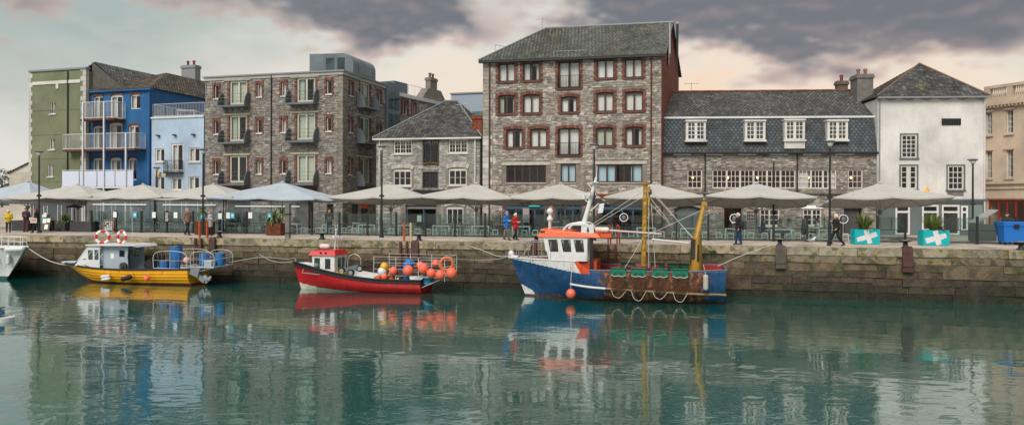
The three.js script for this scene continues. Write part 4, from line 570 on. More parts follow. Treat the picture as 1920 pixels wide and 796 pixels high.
{ // cream hotel
  const g = thing('cream_building', 'cream classical building with balustraded parapet and dark red shopfront', 'building', [34.42, 0, -26.83], -.9508);
  const F = frame(g, 0, 0, 0), w = []; for (const x of [.02, 1.72, 3.6, 5.5]) { w.push([x + .02, x + .56, 7.98, 9.85], [x + .02, x + .56, 4.4, 6.65]); } const sw = [[.3, 6.8, .2, 2.6]];
  wallPanel(F, 8, 11, [...w, ...sw], M.cream); shell(g, 8, 8, 10.9, M.cream);
  for (const o of w) { win(F, o, { cols: 1, lightsPerCol: 2, rows: 4, fr: .06, m: M.trimWhite, cur: M.curtain, part: .4 }); const q = new MB(); q.bx(o[0] - .12, o[1] + .12, o[2] - .16, o[2] - .01, -.05, .14); q.bx(o[0] - .14, o[1] + .14, o[3] + .02, o[3] + .2, -.05, .12); q.build('window_trim', M.cream, F); }
  let mb = new MB(); mb.bx(-.1, 8.1, 10.3, 10.55, -.1, .4); mb.bx(-.1, 8.1, 10.1, 10.29, -.1, .2); for (let i = 0; i < 27; i++) mb.bx(i * .3, i * .3 + .14, 10.16, 10.3, .2, .36); mb.build('cornice', M.cream, F);
  mb = new MB(); mb.bx(-.05, 8.05, 10.56, 10.9, -.3, .1); mb.bx(-.05, 8.05, 11.75, 11.98, -.3, .12); mb.build('parapet', M.cream, F); for (let i = 0; i < 5; i++) { mb = new MB(); mb.bx(i * 1.85 - .04, i * 1.85 + .45, 10.9, 11.75, -.28, .1); mb.build('parapet_pier', M.cream, F); const q = new MB(); for (let k = 0; k < 8; k++) q.lathe([[.04, 0], [.075, .15], [.075, .3], [.04, .5], [.06, .72], [.06, .85]], 7, new THREE.Matrix4().makeTranslation(i * 1.85 + .55 + k * .17, 10.9, -.1)); q.build('balustrade', M.cream, F); }
  mb = new MB(); mb.bx(-.05, 8.05, 3.9, 4.12, -.1, .2); mb.bx(-.05, 8.05, 3.5, 3.62, -.1, .12); mb.bx(-.05, 8.05, 2.7, 2.85, -.1, .22); mb.build('string_course', M.cream, F);
  win(F, sw[0], { cols: 9, m: M.redFrame, fr: .12, mul: .12, z: -.06, name: 'shopfront' });
}
{ // little house at the far left edge and wooded rise behind
  const g = thing('small_pale_house', 'small pale gabled house beyond the umbrellas at the far left', 'house', [-63, 0, -27], .1);
  let mb = new MB(); mb.bx(0, 8.5, 0, 5.4, -6, 0); mb.build('wall', std([.55, .53, .46], .85, { map: T.plaster }), g);
  slates(g, [8.7, 5.3, -6.2], [8.7, 5.3, .2], [4.4, 7.4, .2], [4.4, 7.4, -6.2], SLATE_OLD, { sw: .5, sh: .4 }); slates(g, [-.2, 5.3, .2], [-.2, 5.3, -6.2], [4.4, 7.4, -6.2], [4.4, 7.4, .2], SLATE_OLD, { sw: .5, sh: .4 });
  mb = new MB(); mb.tri(V(0, 5.4, 0), V(8.5, 5.4, 0), V(4.4, 7.35, 0)); mb.build('gable_wall', std([.55, .53, .46], .85), g); mb = new MB(); mb.bx(1.6, 2.7, 2.2, 4, .01, .05); mb.bx(5, 6.1, 2.2, 4, .01, .05); mb.build('window', M.tintGlass, g);
  const h = new MB(), N = 40; for (let i = 0; i < N; i++) { const a = i / N, b = (i + 1) / N, y = t => 7.5 + 3.5 * Math.sin(t * 2.2 + .5) + pn.noise(t * 6, 1, 2) * 2; h.quad(V(-260 + 330 * a, -1, -190), V(-260 + 330 * b, -1, -190), V(-260 + 330 * b, y(b), -215), V(-260 + 330 * a, y(a), -215)); }
  structure(h.build('hill', std([.055, .075, .04], .95, { map: T.grain }), scene));
  R = mulberry(5); for (let i = 0; i < 9; i++) { const t = thing('far_tree', 'distant dark tree on the rise at the far left', 'tree', [-150 - i * 5 + rr(-2, 2), 4, -150 + rr(-6, 6)], R() * 6, 'trees on the far rise'); const tr = new MB(); tr.bar([0, -5, 0], [0, 4, 0], .35, .2); tr.build('trunk', M.timber, t); const c = new MB(); for (let k = 0; k < 220; k++) { const u = rr(-1, 1), a = R() * 6.28, q = Math.cbrt(R()), s = Math.sqrt(1 - u * u), p = V(Math.cos(a) * s * q * 3, 5 + u * q * 2.6, Math.sin(a) * s * q * 3), d = rr(.25, .5); c.tri(p, V(p.x + rr(-d, d), p.y + d, p.z + rr(-d, d)), V(p.x + d, p.y + rr(-d, d), p.z + rr(-d, d)), vary([.045, .06, .025], .3)); } c.build('crown', std([1, 1, 1], .9), t); }
}
// ---------------------------------------------------------------- on the promenade
R = mulberry(301);
// street lamps
{
  const g = thing('street_lamp', '', 'street lamp'); let mb = new MB(); mb.bar([0, 0, 0], [0, 1.1, 0], .095, .09, 10); mb.bar([0, 1.1, 0], [0, 5.5, 0], .065, .05, 10); mb.bar([0, 0, 0], [0, .12, 0], .16, .14, 10); mb.bx(-.13, .13, 2.6, 2.75, -.09, .09); mb.build('pole', M.iron, g);
  mb = new MB(); mb.lathe([[.05, 5.5], [.09, 5.55], [.13, 5.72], [.3, 5.84], [.3, 5.88], [.02, 5.93]], 16); mb.build('lamp_head', M.greyMetal, g); mb = new MB(); mb.lathe([[.06, 5.53], [.11, 5.6], [.2, 5.77], [.02, 5.78]], 14); mb.build('lamp_lens', std([.55, .56, .52], .3), g);
  const L = [[-35.58, -3.2, 'beside the woman with a tote bag', 1], [-22.29, -3.2, 'in front of the pale blue house', 1], [-9.43, -3.5, 'in front of the hipped roof stone house', 1.01], [4.37, -3.5, 'behind the blue trawler wheelhouse', 1], [17.85, -3.4, 'next to the elderly walker in black', 1], [27.2, -9, 'before the right edge of the white house', .86], [-32.33, -11.5, 'behind a parasol before the blue house', .86], [15.84, -11.8, 'thin, before the long window row', .93]];
  L.forEach(([x, z, t, s], i) => { const lab = 'black street lamp post with flat round head ' + t; if (!i) { g.position.set(x, 0, z); g.userData.label = lab; } else copyOf(g, [x, 0, z], 0, lab).scale.set(1, s, 1); });
}
// big square umbrellas
function umbrella(x, z, w, m, label, { tilt = .07, eave = 2.45, peak = 3.62, d = 6.3, ry = rr(-.03, .03), roll = rr(-.018, .018) } = {}) {
  const g = thing('parasol', label, 'parasol', [x, 0, z], ry); let mb = new MB(); mb.bar([0, 0, 0], [0, peak - .05, 0], .065, .05, 10); mb.bx(-.45, .45, .0, .1, -.45, .45); mb.build('pole', std([.45, .43, .39], .6), g);
  const a = w / 2, b = d / 2, N = 10, q = (u, v) => { const mx = Math.max(Math.abs(u), Math.abs(v)), ribs = Math.abs(Math.abs(u) - Math.abs(v)); let y = peak - (peak - eave) * Math.pow(mx, .93); const ang = Math.atan2(v, u), f = Math.abs(Math.sin(ang * 4)); y -= .10 * f * mx * (1.2 - mx * .5) + (mx > .97 ? .03 * f : 0); return V(u * a, y, v * b); };
  const P = [], mm = new THREE.Matrix4().makeTranslation(0, eave, 0).multiply(new THREE.Matrix4().makeRotationX(-tilt)).multiply(new THREE.Matrix4().makeRotationZ(roll)).multiply(new THREE.Matrix4().makeTranslation(0, -eave, 0));
  mb = new MB(); const G = (i, j) => q(i / N, j / N).applyMatrix4(mm);
  for (let i = -N; i < N; i++) for (let j = -N; j < N; j++) { const A = G(i, j), B = G(i + 1, j), C = G(i + 1, j + 1), D = G(i, j + 1); if ((i >= 0) === (j >= 0)) { mb.tri(A, D, C); mb.tri(A, C, B); } else { mb.tri(A, D, B); mb.tri(B, D, C); } }
  for (const [f, s] of [[k => [k, N], 1], [k => [k, -N], 1], [k => [N, k], 1], [k => [-N, k], 1]]) for (let k = -N; k < N; k++) { const A = G(...f(k)), B = G(...f(k + 1)), dn = V(0, -.09, 0); mb.quad(A, B, B.clone().add(dn), A.clone().add(dn)); }
  mb.build('canopy', m, g);
  mb = new MB(); mb.lathe([[.0, peak + .1], [.1, peak + .06], [.14, peak - .02]], 10); mb.build('finial', m, g);
  const hub = V(0, 1.75, 0); for (const [u, v] of [[1, 1], [1, 0], [1, -1], [0, -1], [-1, -1], [-1, 0], [-1, 1], [0, 1]]) { mb = new MB(); const t = q(u * .55, v * .55).applyMatrix4(mm); t.y -= .04; mb.bar(hub, t, .022); const e = q(u, v).applyMatrix4(mm); e.y -= .05; mb.bar(V(0, peak - .12, 0), t, .016); mb.bar(t, e, .018); mb.build('rib', M.canopy, g); }
  mb = new MB(); mb.lathe([[.1, 1.62], [.13, 1.7], [.13, 1.85], [.08, 1.9]], 10); mb.build('hub', M.greyMetal, g);
  return g;
}
const umbrellas = [
  umbrella(-43.0, -9.6, 7.0, M.canopyBlue, 'blue grey parasol cut off by the left edge of the picture', { tilt: .08, eave: 2.3, peak: 3.9 }),
  umbrella(-37.6, -9, 7.8, M.canopy, 'grey parasol over the patio heater in front of the green building', { tilt: .05 }),
  umbrella(-31.6, -9, 7.9, M.canopy, 'grey parasol over clear screens in front of the blue building', { tilt: .025, eave: 2.52 }),
  umbrella(-25.4, -9, 7.6, M.canopy, 'grey parasol over clear screens in front of the pale blue house', { tilt: .025, eave: 2.52 }),
  umbrella(-19.5, -8.8, 8.6, M.canopyBlue, 'large pale blue grey parasol in front of the stone warehouse', { tilt: .025, eave: 2.5, peak: 3.75 }),
  umbrella(-10.95, -9, 6.9, M.canopy, 'taupe parasol left of the two beside the hipped roof house'),
  umbrella(-4.55, -9, 6.7, M.canopy, 'taupe parasol at the right corner of the hipped roof house'),
  umbrella(1.5, -9, 6.2, M.canopy, 'taupe parasol in front of the first blue shopfront, above the orange wheelhouse'),
  umbrella(7.85, -9, 6.2, M.canopy, 'taupe parasol behind the tall yellow mast', { tilt: .09 }),
  umbrella(14.4, -9, 6.5, M.canopy, 'taupe parasol over the seated drinkers at the mansard building', { tilt: .1 }),
  umbrella(21.9, -9, 6.6, M.canopy, 'taupe parasol in front of the white house', { tilt: .09 })];
// glass fence runs
function fence(x0, x1, z, label, bay = 2.05, skip = []) {
  const g = thing('glass_fence', label, 'fence', [x0, 0, z]), n = Math.round((x1 - x0) / bay), w = (x1 - x0) / n;
  for (let i = 0; i <= n; i++) { const mb = new MB(); mb.bx(i * w - .06, i * w + .06, 0, 1.6, -.05, .05); mb.bx(i * w - .1, i * w + .1, 0, .03, -.1, .1); mb.build('post', M.iron, g); }
  for (let i = 0; i < n; i++) {
    const a = i * w + .062, b = (i + 1) * w - .062; let mb = new MB(); mb.bx(a, b, .76, .81, -.025, .025); mb.build('rail', M.iron, g); mb = new MB(); mb.bx(a, b, .05, .12, -.025, .025); mb.build('rail', M.iron, g);
    for (const [y0, y1] of [[.83, 1.52], [.13, .75]]) { mb = new MB(); mb.bx(a, b, y0, y1, -.006, .006); mb.build('glass_panel', M.tintGlass, g); }
    if (i % 2 === 0) { mb = new MB(); mb.bx((a + b) / 2 - .02, (a + b) / 2 + .02, .81, 1.5, .01, .03); mb.build('clamp_bar', M.iron, g); }
  }
  return g;
}
fence(-33.4, -18.4, -5.7, 'dark framed glass fence below the clear plastic screens on the left');
fence(-15.4, -3.0, -5.5, 'dark framed glass fence in front of the hipped roof stone house');
fence(-3.0, 9.3, -5.52, 'dark framed glass fence in front of the blue shopfronts');
fence(9.3, 18.9, -5.5, 'dark framed glass fence in front of the mansard building');
fence(20.9, 22.4, -5.5, 'short piece of glass fence between the two turquoise planters', 1.5);
fence(24.2, 28.2, -5.5, 'glass fence between right turquoise planter and blue bin', 2.0);
// clear plastic side screens hung from the parasols
function screen(x0, x1, y1, label) {
  const w = x1 - x0, nx = Math.round(w / .09), ny = 26, mb = new MB(), pt = (i, j) => { const u = i / nx * w, v = j / ny * y1; return V(u, v, .10 * pn.noise(u * .5 + x0, v * .4, 3) + .05 * pn.noise((u + v) * 1.8, (v - u) * .9 + x0, 7) + .022 * pn.noise(u * 5, v * 1.6, x0)); };
  for (let i = 0; i < nx; i++) for (let j = 0; j < ny; j++) mb.quad(pt(i, j), pt(i + 1, j), pt(i + 1, j + 1), pt(i, j + 1));
  const g = thing('plastic_screen', label, 'screen', [x0, .05, -6.05]); mb.build('sheet', M.pvc, g); const b = new MB(); b.bx(0, w, y1 - .02, y1 + .08, -.04, .04); b.build('hanging_bar', M.black, g); for (const x of [0, w]) { const q = new MB(); q.bx(x - .03, x + .03, 0, y1, -.03, .03); q.build('edge_strip', M.black, g); } const s = new MB(); s.bx(w * .12, w * .9, y1 * .8, y1 * .83, .1, .115); s.build('white_seam', M.paper, g); return g;
}
screen(-34.2, -28.3, 2.45, 'clear plastic screen in front of the blue building');
screen(-28.2, -22.6, 2.45, 'clear plastic screen in front of the pale blue house');
screen(-22.4, -15.9, 2.35, 'clear plastic screen under the large blue grey parasol');
// cafe furniture
const paleMetal = std([.70, .76, .73], .45), darkMetal = std([.03, .032, .035], .5);
function stoolProto(m, name, label) { const s = thing(name, label, 'stool'); let mb = new MB(); mb.bx(-.19, .19, .43, .47, -.19, .19); mb.build('seat', m, s); for (const [a, b] of [[-.16, -.16], [.16, -.16], [.16, .16], [-.16, .16]]) { mb = new MB(); mb.bar([a * 1.15, 0, b * 1.15], [a, .43, b], .022, .022, 6); mb.build('leg', m, s); } mb = new MB(); mb.bx(-.17, .17, .16, .19, .15, .18); mb.bx(-.17, .17, .16, .19, -.18, -.15); mb.build('stretcher', m, s); return s; }
function tableProto(m, name, label) { const s = thing(name, label, 'table'); let mb = new MB(); mb.bx(-.62, .62, .71, .75, -.38, .38); mb.build('tabletop', m, s); mb = new MB(); mb.bx(-.6, .6, .665, .71, -.36, .36); mb.build('apron', m, s); for (const [a, b] of [[-.57, -.33], [.57, -.33], [.57, .33], [-.57, .33]]) { mb = new MB(); mb.bx(a - .028, a + .028, 0, .665, b - .028, b + .028); mb.build('leg', m, s); } return s; }
{
  const lab = (k, w) => k === 's' ? 'low pale metal stool at the tables behind the glass fence ' + w : 'pale metal legged cafe table behind the glass fence ' + w, zone = x => x < -15.5 ? 'under the clear plastic screens' : x < -5.5 ? 'before the hipped roof house' : x < 8 ? 'before the blue shopfronts' : 'before the mansard building';
  let st = null, tb = null;
  const S = (x, z, a) => { const w = zone(x), l = lab('s', w), gp = 'pale stools ' + w; if (!st) { st = stoolProto(paleMetal, 'cafe_stool', l); st.userData.group = gp; st.position.set(x, 0, z); st.rotation.y = a; } else copyOf(st, [x, 0, z], a, l, gp); };
  const Tt = (x, z, a) => { const w = zone(x), l = lab('t', w), gp = 'pale tables ' + w; if (!tb) { tb = tableProto(paleMetal, 'cafe_table', l); tb.userData.group = gp; tb.position.set(x, 0, z); tb.rotation.y = a; } else copyOf(tb, [x, 0, z], a, l, gp); };
  for (let x = -14.6; x < 18.5; x += 2.75) { if (Math.abs(x - 0.4) < .6) continue; const z = -6.9 + rr(-.15, .15); Tt(x, z, rr(-.06, .06)); S(x - .95, z + .1, rr(-.2, .2)); S(x + .95, z - .05, rr(-.2, .2)); S(x - .3, z + .62, rr(-.2, .2)); if (R() < .7) S(x + .35, z + .66, rr(-.2, .2)); }
  for (let x = -13.6; x < 18; x += 3.6) { const z = -9.9 + rr(-.2, .2); if (umbrellas.some(u => Math.abs(u.position.x - x) < .8)) continue; Tt(x, z, rr(-.1, .1)); S(x - .95, z, 0); S(x + .95, z, 0); }
  for (let x = -32.6; x < -17; x += 2.5) { const z = -6.9 + rr(-.1, .1); Tt(x, z, rr(-.06, .06)); S(x - .95, z, rr(-.2, .2)); S(x + .95, z, rr(-.2, .2)); S(x + .2, z + .6, .2); }
}
// dark chairs inside the screens
{
  const c = thing('dark_chair', 'dark slatted chair inside the clear plastic screens', 'chair', [-32, 0, -8.3], .4, 'dark chairs inside the screens'); let mb = new MB(); mb.bx(-.22, .22, .43, .47, -.22, .22); mb.build('seat', darkMetal, c); for (const x of [-.15, -.05, .05, .15]) { mb = new MB(); mb.bx(x - .03, x + .03, .5, .92, -.24, -.21); mb.build('back_slat', darkMetal, c); } mb = new MB(); mb.bx(-.22, .22, .9, .96, -.245, -.205); mb.build('back_rail', darkMetal, c); for (const [a, b] of [[-.2, -.2], [.2, -.2], [.2, .2], [-.2, .2]]) { mb = new MB(); mb.bar([a, 0, b], [a, b < 0 ? .93 : .43, b], .018); mb.build('leg', darkMetal, c); }
  for (let i = 1; i < 11; i++) copyOf(c, [-32 + i * 1.42 + rr(-.2, .2), 0, -8.3 + rr(-.5, .5)], R() * 6);
}
// notices fixed along the fence
{
  const spots = [[-31.3, 1.3, 0], [-29.6, 1.3, 1], [-28.0, 1.3, 0], [-26.2, 1.3, 0], [-24.0, 1.25, 1], [-22.6, 1.25, 0], [-21.95, 1.3, 0], [-21.6, 1.3, 1], [-20.2, 1.32, 0], [-18.7, 1.28, 1], [-7.6, 1.2, 0]];
  spots.forEach(([x, y, b], i) => { const mb = new MB(); mb.bx(-.15, .15, -.21, .21, 0, .008); const o = mb.build(numbered('notice'), b ? M.posterBlue : M.paper, scene); o.position.set(x, y, -5.62); o.userData = { label: (b ? 'blue notice sheet' : 'white paper notice') + ' fixed to the glass fence' + (x > -10 ? ' before the hipped roof house' : ' of the clear screened terrace'), category: 'notice' }; if (x < -10) o.userData.group = b ? 'blue notices on the left fence' : 'white notices on the left fence'; if (b) { const q = new MB(); q.lathe([[0, .012], [.09, .012], [.09, .008]], 12, new THREE.Matrix4().makeRotationX(Math.PI / 2)); q.build('symbol', M.paper, o); } });
  const c = thing('chalkboard', 'black chalkboard menu hanging behind the clear screen', 'chalkboard', [-26.9, 1.0, -5.6]); let mb = new MB(); mb.bx(-.22, .22, -.25, .55, 0, .03); mb.build('board', M.black, c); mb = new MB(); for (let i = 0; i < 5; i++) mb.bx(-.13 + .02 * (i % 2), .14 - .02 * i % .06, .4 - i * .13, .45 - i * .13, .03, .036); mb.build('chalk_writing', M.paper, c);
}
for (const [x, lab, n] of [[6.05, 'white ring emblem on the glass fence behind the yellow mast stays', 0], [12.75, 'white ring emblem on the glass behind the grey haired walker', 1], [19.0, 'white ring emblem on the glass left of the turquoise planters', 2]]) { const g = thing('ring_emblem', lab, 'emblem', [x, 1.38, -5.42]); let mb = new MB(); mb.torus(.25, .024, null, null, 6, 28); mb.build('ring', M.paper, g); mb = new MB(); mb.ball(0, .02, .0, .12, null, 1, .8, .2); mb.bx(-.15, .15, -.1, -.06, -.01, .02); mb.build('motif', M.greyMetal, g); }
// planters and plants
function spiky(parent, x, y, z, n, len, { mat = M.leaf, w = .035, up = .6, sag = .38 } = {}) {
  const mb = new MB(); for (let i = 0; i < n; i++) { const a = R() * 6.283, el = rr(up - .75, 1.45), L = len * rr(.7, 1.1), dx = Math.cos(a), dz = Math.sin(a), c = vary(R() < .18 ? [.30, .24, .06] : [.105, .18, .035], .3); let p = V(x, y, z), e = el, prev = null; const S = 5; for (let k = 0; k < S; k++) { const q = V(p.x + dx * Math.cos(e) * L / S, p.y + Math.sin(e) * L / S, p.z + dz * Math.cos(e) * L / S), ww = w * (1 - k / S * .3), w2 = k === S - 1 ? .002 : w * (1 - (k + 1) / S * .3), s = V(-dz, 0, dx); const A = p.clone().addScaledVector(s, ww), B = p.clone().addScaledVector(s, -ww), C = q.clone().addScaledVector(s, -w2), D = q.clone().addScaledVector(s, w2); mb.quad(A, B, C, D, c); p = q; e -= rr(.1, 1) * sag; } }
  return stuff(mb.build('leaves', std([1, 1, 1], .65), parent));
}
function planterBox(name, label, x, z, w, h, d, m, ry = 0) { const g = thing(name, label, 'planter', [x, 0, z], ry); let mb = new MB(); mb.bx(-w / 2, w / 2, .03, h, d / 2 - .04, d / 2); mb.bx(-w / 2, w / 2, .03, h, -d / 2, -d / 2 + .04); mb.bx(-w / 2, -w / 2 + .04, .03, h, -d / 2 + .04, d / 2 - .04); mb.bx(w / 2 - .04, w / 2, .03, h, -d / 2 + .04, d / 2 - .04); mb.bx(-w / 2 + .02, w / 2 - .02, 0, .05, -d / 2 + .02, d / 2 - .02); mb.build('box', m, g); mb = new MB(); mb.bx(-w / 2 + .04, w / 2 - .04, h - .14, h - .07, -d / 2 + .04, d / 2 - .04); mb.build('soil', M.soil, g); return g; }
planterBox('rusty_planter', 'rust brown steel planter beside the weathered timber post', -17.5, -4.5, 1.08, .82, .9, M.corten); planterBox('rusty_planter', 'rust brown steel planter behind the orange ladder rails', -22.9, -4.3, 1.0, .9, .9, M.corten);
function cordyline(label, x, z, y0, heads) { const g = thing('cordyline', label, 'plant', [x, 0, z]); heads.forEach(([dx, h, n, l]) => { const mb = new MB(); mb.bar([dx * .2, y0 - .1, 0], [dx, y0 + h, 0], .06, .045, 7); mb.build('trunk', M.timber, g); spiky(g, dx, y0 + h, 0, n, l, { up: .1 }); }); return g; }
cordyline('spiky green cordyline growing in the rusty planter by the timber post', -17.5, -4.5, .74, [[-.15, .5, 90, .85], [.4, .75, 70, .7], [-.5, .15, 40, .7]]); cordyline('spiky cordyline growing in the rusty planter behind the ladder rails', -22.9, -4.3, .82, [[-.2, .8, 60, .6], [.35, .2, 40, .6]]);
planterBox('grey_planter', 'dark grey planter box nearest the left edge of the picture', -39.8, -6.1, 1.5, .8, .8, M.planter); planterBox('grey_planter', 'dark grey planter box behind the woman with a tote bag', -37.9, -6.2, 1.0, .8, .8, M.planter); planterBox('grey_planter', 'dark grey planter with a bushy palm beside the menu easel', -36.1, -6.0, .9, .8, .8, M.planter); planterBox('grey_planter', 'wide dark grey planter box left of the wooden A board', -34.0, -5.7, 1.85, .76, .8, M.planter);
cordyline('bushy green palm in the grey planter beside the menu easel', -36.1, -6.0, .7, [[0, .1, 120, .75], [.3, .1, 60, .6]]); cordyline('low palm behind the woman with a tote bag', -37.9, -6.3, .7, [[0, .25, 70, .55]]);
for (const [x, z, lab, lp] of [[19.8, -3.75, 'turquoise planter with white cross nearer the mansard building', 'spiky yellow green plant in the left turquoise planter'], [23.25, -3.4, 'turquoise planter with white cross in front of the white house', 'bushy spiky plant with reddish leaves in the right turquoise planter']]) {
  const g = planterBox('turquoise_planter', lab, x, z, 1.38, .86, .7, M.turquoise, .13); const mb = new MB(), s = (cx, cy, w, h, a, zz) => { const c = Math.cos(a), q = Math.sin(a), P = (u, v, e) => V(cx + (u * c - v * q), cy + (u * q + v * c), e), pts = []; const n = 9; for (let i = 0; i <= n; i++) { const u = mixN(-w / 2, w / 2, i / n), j = rr(-.025, .025); pts.push([u, -h / 2 + j, h / 2 + rr(-.03, .03)]); } for (let i = 0; i < n; i++) mb.quad(P(pts[i][0], pts[i][1], zz), P(pts[i + 1][0], pts[i + 1][1], zz), P(pts[i + 1][0], pts[i + 1][2], zz), P(pts[i][0], pts[i][2], zz)); };
  s(-.02, .42, 1.12, .27, .28, .354); s(.03, .44, .8, .27, 1.85, .358); mb.build('white_cross', M.paint, g);
  const p = thing('spiky_plant', lp, 'plant', [x, .72, z]); spiky(p, -.05, 0, 0, 150, 1.15, { w: .022, up: 1.65, sag: .16 }); spiky(p, .05, -.05, .05, 90, .8, { w: .02, up: 1.1, sag: .22 }); if (x > 21) { const r = new MB(); for (let i = 0; i < 130; i++) { const a = R() * 6.3, q = rr(.05, .55), P0 = V(.25 + Math.cos(a) * q * .8, rr(.02, .3), Math.sin(a) * q * .5), e = rr(.05, .1); r.tri(P0, V(P0.x + rr(-e, e), P0.y + e, P0.z + rr(-e, e)), V(P0.x + e, P0.y + rr(-e, e), P0.z + e), vary(R() < .6 ? [.16, .04, .035] : [.05, .12, .04], .3)); } stuff(r.build('red_foliage', std([1, 1, 1], .8), p)); }
}
// bins, boards, heater, grill
{
  let g = thing('blue_bin', 'large blue wheeled bin at the right end of the fence', 'bin', [27.95, 0, -5.2], .12), mb = new MB(); { const A = [[-.62, .16], [.62, .16], [.62, -.5], [-.62, -.5]].map(p => V(p[0] * .93, .16, p[1])), B = [[-.68, .3], [.68, .3], [.68, -.62], [-.68, -.62]].map(p => V(p[0], 1.12, p[1])); for (let i = 0; i < 4; i++) { const n = (i + 1) % 4; mb.quad(A[i], A[n], B[n], B[i]); } mb.quad(...A); mb.quad(...B); } mb.bx(-.72, .72, 1.08, 1.17, -.66, .34); mb.build('body', M.wheelBlue, g);
  mb = new MB(); mb.bx(-.72, .72, 1.18, 1.25, -.66, .36); mb.bx(-.66, .66, 1.25, 1.31, -.6, .26); mb.build('lid', M.wheelBlue, g); mb = new MB(); mb.bx(-.16, .12, .95, 1.17, .3, .37); mb.build('lock', M.black, g); for (const [x, z] of [[-.5, .1], [.5, .1], [.5, -.45], [-.5, -.45]]) { mb = new MB(); mb.geo(new THREE.CylinderGeometry(.1, .1, .06, 12), new THREE.Matrix4().makeRotationZ(Math.PI / 2).setPosition(x, .1, z)); mb.build('wheel', M.black, g); }
  g = thing('grey_bin', 'grey bin with its lid propped open behind the fence', 'bin', [27.2, 0, -7.4], .2); mb = new MB(); mb.bx(-.6, .6, .1, 1.1, -.5, .3); mb.build('body', std([.10, .11, .11], .6), g); mb = new MB(); mb.box(.15, 1.55, -.3, 1.5, .06, .9, null, [0, 0, .55]); mb.build('lid', std([.30, .32, .31], .5), g);
  g = thing('green_bin', 'mint green litter bin behind the woman with a tote bag', 'bin', [-37.3, 0, -5.4]); mb = new MB(); mb.lathe([[.0, .02], [.26, .02], [.33, 1.0], [.3, 1.0], [.24, .1]], 14); mb.build('body', M.mint, g); mb = new MB(); mb.bx(-.22, .05, .45, .65, .24, .33); mb.build('pink_sticker', std([.55, .03, .16], .6), g); mb = new MB(); mb.bx(-.18, .0, 1.0, 1.25, -.02, 0); mb.bx(.02, .26, .98, 1.4, .02, .04); mb.build('papers', M.paper, g);
  g = thing('menu_easel', 'slanted menu easel with white sheets beside the grey planters', 'menu board', [-36.35, 0, -4.6], .2); mb = new MB(); mb.box(0, .55, 0, .62, 1.1, .03, null, [-.22, 0, 0]); mb.build('board', std([.10, .075, .06], .7), g); for (const [x, y, w, h] of [[-.12, .82, .28, .34], [.17, .85, .24, .3], [.06, .38, .26, .36]]) { mb = new MB(); mb.box(x, y, .03 + (.55 - y) * .22, w, h, .008, null, [-.22, 0, 0]); mb.build('sheet', M.paper, g); } mb = new MB(); mb.bar([-.25, 0, -.45], [-.25, 1.05, -.12], .02); mb.bar([.25, 0, -.45], [.25, 1.05, -.12], .02); mb.build('prop', M.wood, g);
  g = thing('a_board', 'wooden A board with black face and white lettering above the yellow boat', 'sign board', [-29.8, 0, -3.3], .5); for (const s of [1, -1]) { mb = new MB(); mb.box(-.3, .5, .2 * s, .05, 1.05, .03, null, [-.33 * s, 0, 0]); mb.box(.3, .5, .2 * s, .05, 1.05, .03, null, [-.33 * s, 0, 0]); mb.box(0, .97, .05 * s, .6, .06, .03, null, [-.33 * s, 0, 0]); mb.build('frame', M.wood, g); mb = new MB(); mb.box(0, .55, .19 * s, .54, .8, .015, null, [-.33 * s, 0, 0]); const bd = mb.build('panel', M.black, g); mb = new MB(); for (let i = 0; i < 5; i++) for (let k = 0; k < 4; k++) if (R() < .85) mb.box(-.19 + k * .125, .84 - i * .13, (.19 - (.29 - i * .13) * .33) * s + .012 * s, .09, .05 + .03 * R(), .004, null, [-.33 * s, 0, rr(-.1, .1)]); mb.build('lettering', M.paper, bd); }
  g = thing('patio_heater', 'dark mushroom patio heater under the grey parasol', 'heater', [-37.2, 0, -8.2]); mb = new MB(); mb.lathe([[0, 0], [.26, 0], [.24, .5], [.06, .55], [.04, 1.75], [.0, 1.75]], 14); mb.build('stand', M.greyMetal, g); mb = new MB(); mb.lathe([[.62, 1.78], [.55, 1.86], [.05, 2.02], [0, 2.02]], 18); mb.build('hood', M.iron, g);
  g = thing('barrel_grill', 'black barrel grill behind the fence by the first shopfront', 'grill', [1.35, 0, -6.7]); mb = new MB(); mb.geo(new THREE.CapsuleGeometry(.24, .8, 4, 12), new THREE.Matrix4().makeRotationZ(Math.PI / 2).setPosition(0, .95, 0)); mb.build('drum', M.black, g); for (const [a, b] of [[-.4, -.2], [.4, -.2], [.4, .2], [-.4, .2]]) { mb = new MB(); mb.bar([a, 0, b], [a, .8, b], .025); mb.build('leg', M.iron, g); }
  g = thing('timber_post', 'weathered tall timber mooring post beside the rusty planter', 'post', [-14.85, 0, -1.25]); mb = new MB(); mb.axes(V(0, 1.1, 0), V(.14, 0, 0), V(0, 1.1, 0), V(0, 0, .14), null, .02); mb.build('shaft', std([.20, .19, .17], .95, { map: T.grain }), g); mb = new MB(); mb.bx(-.17, .17, .3, .36, -.17, .17); mb.bx(-.17, .17, 1.5, 1.56, -.17, .17); mb.build('iron_band', M.iron, g);
}
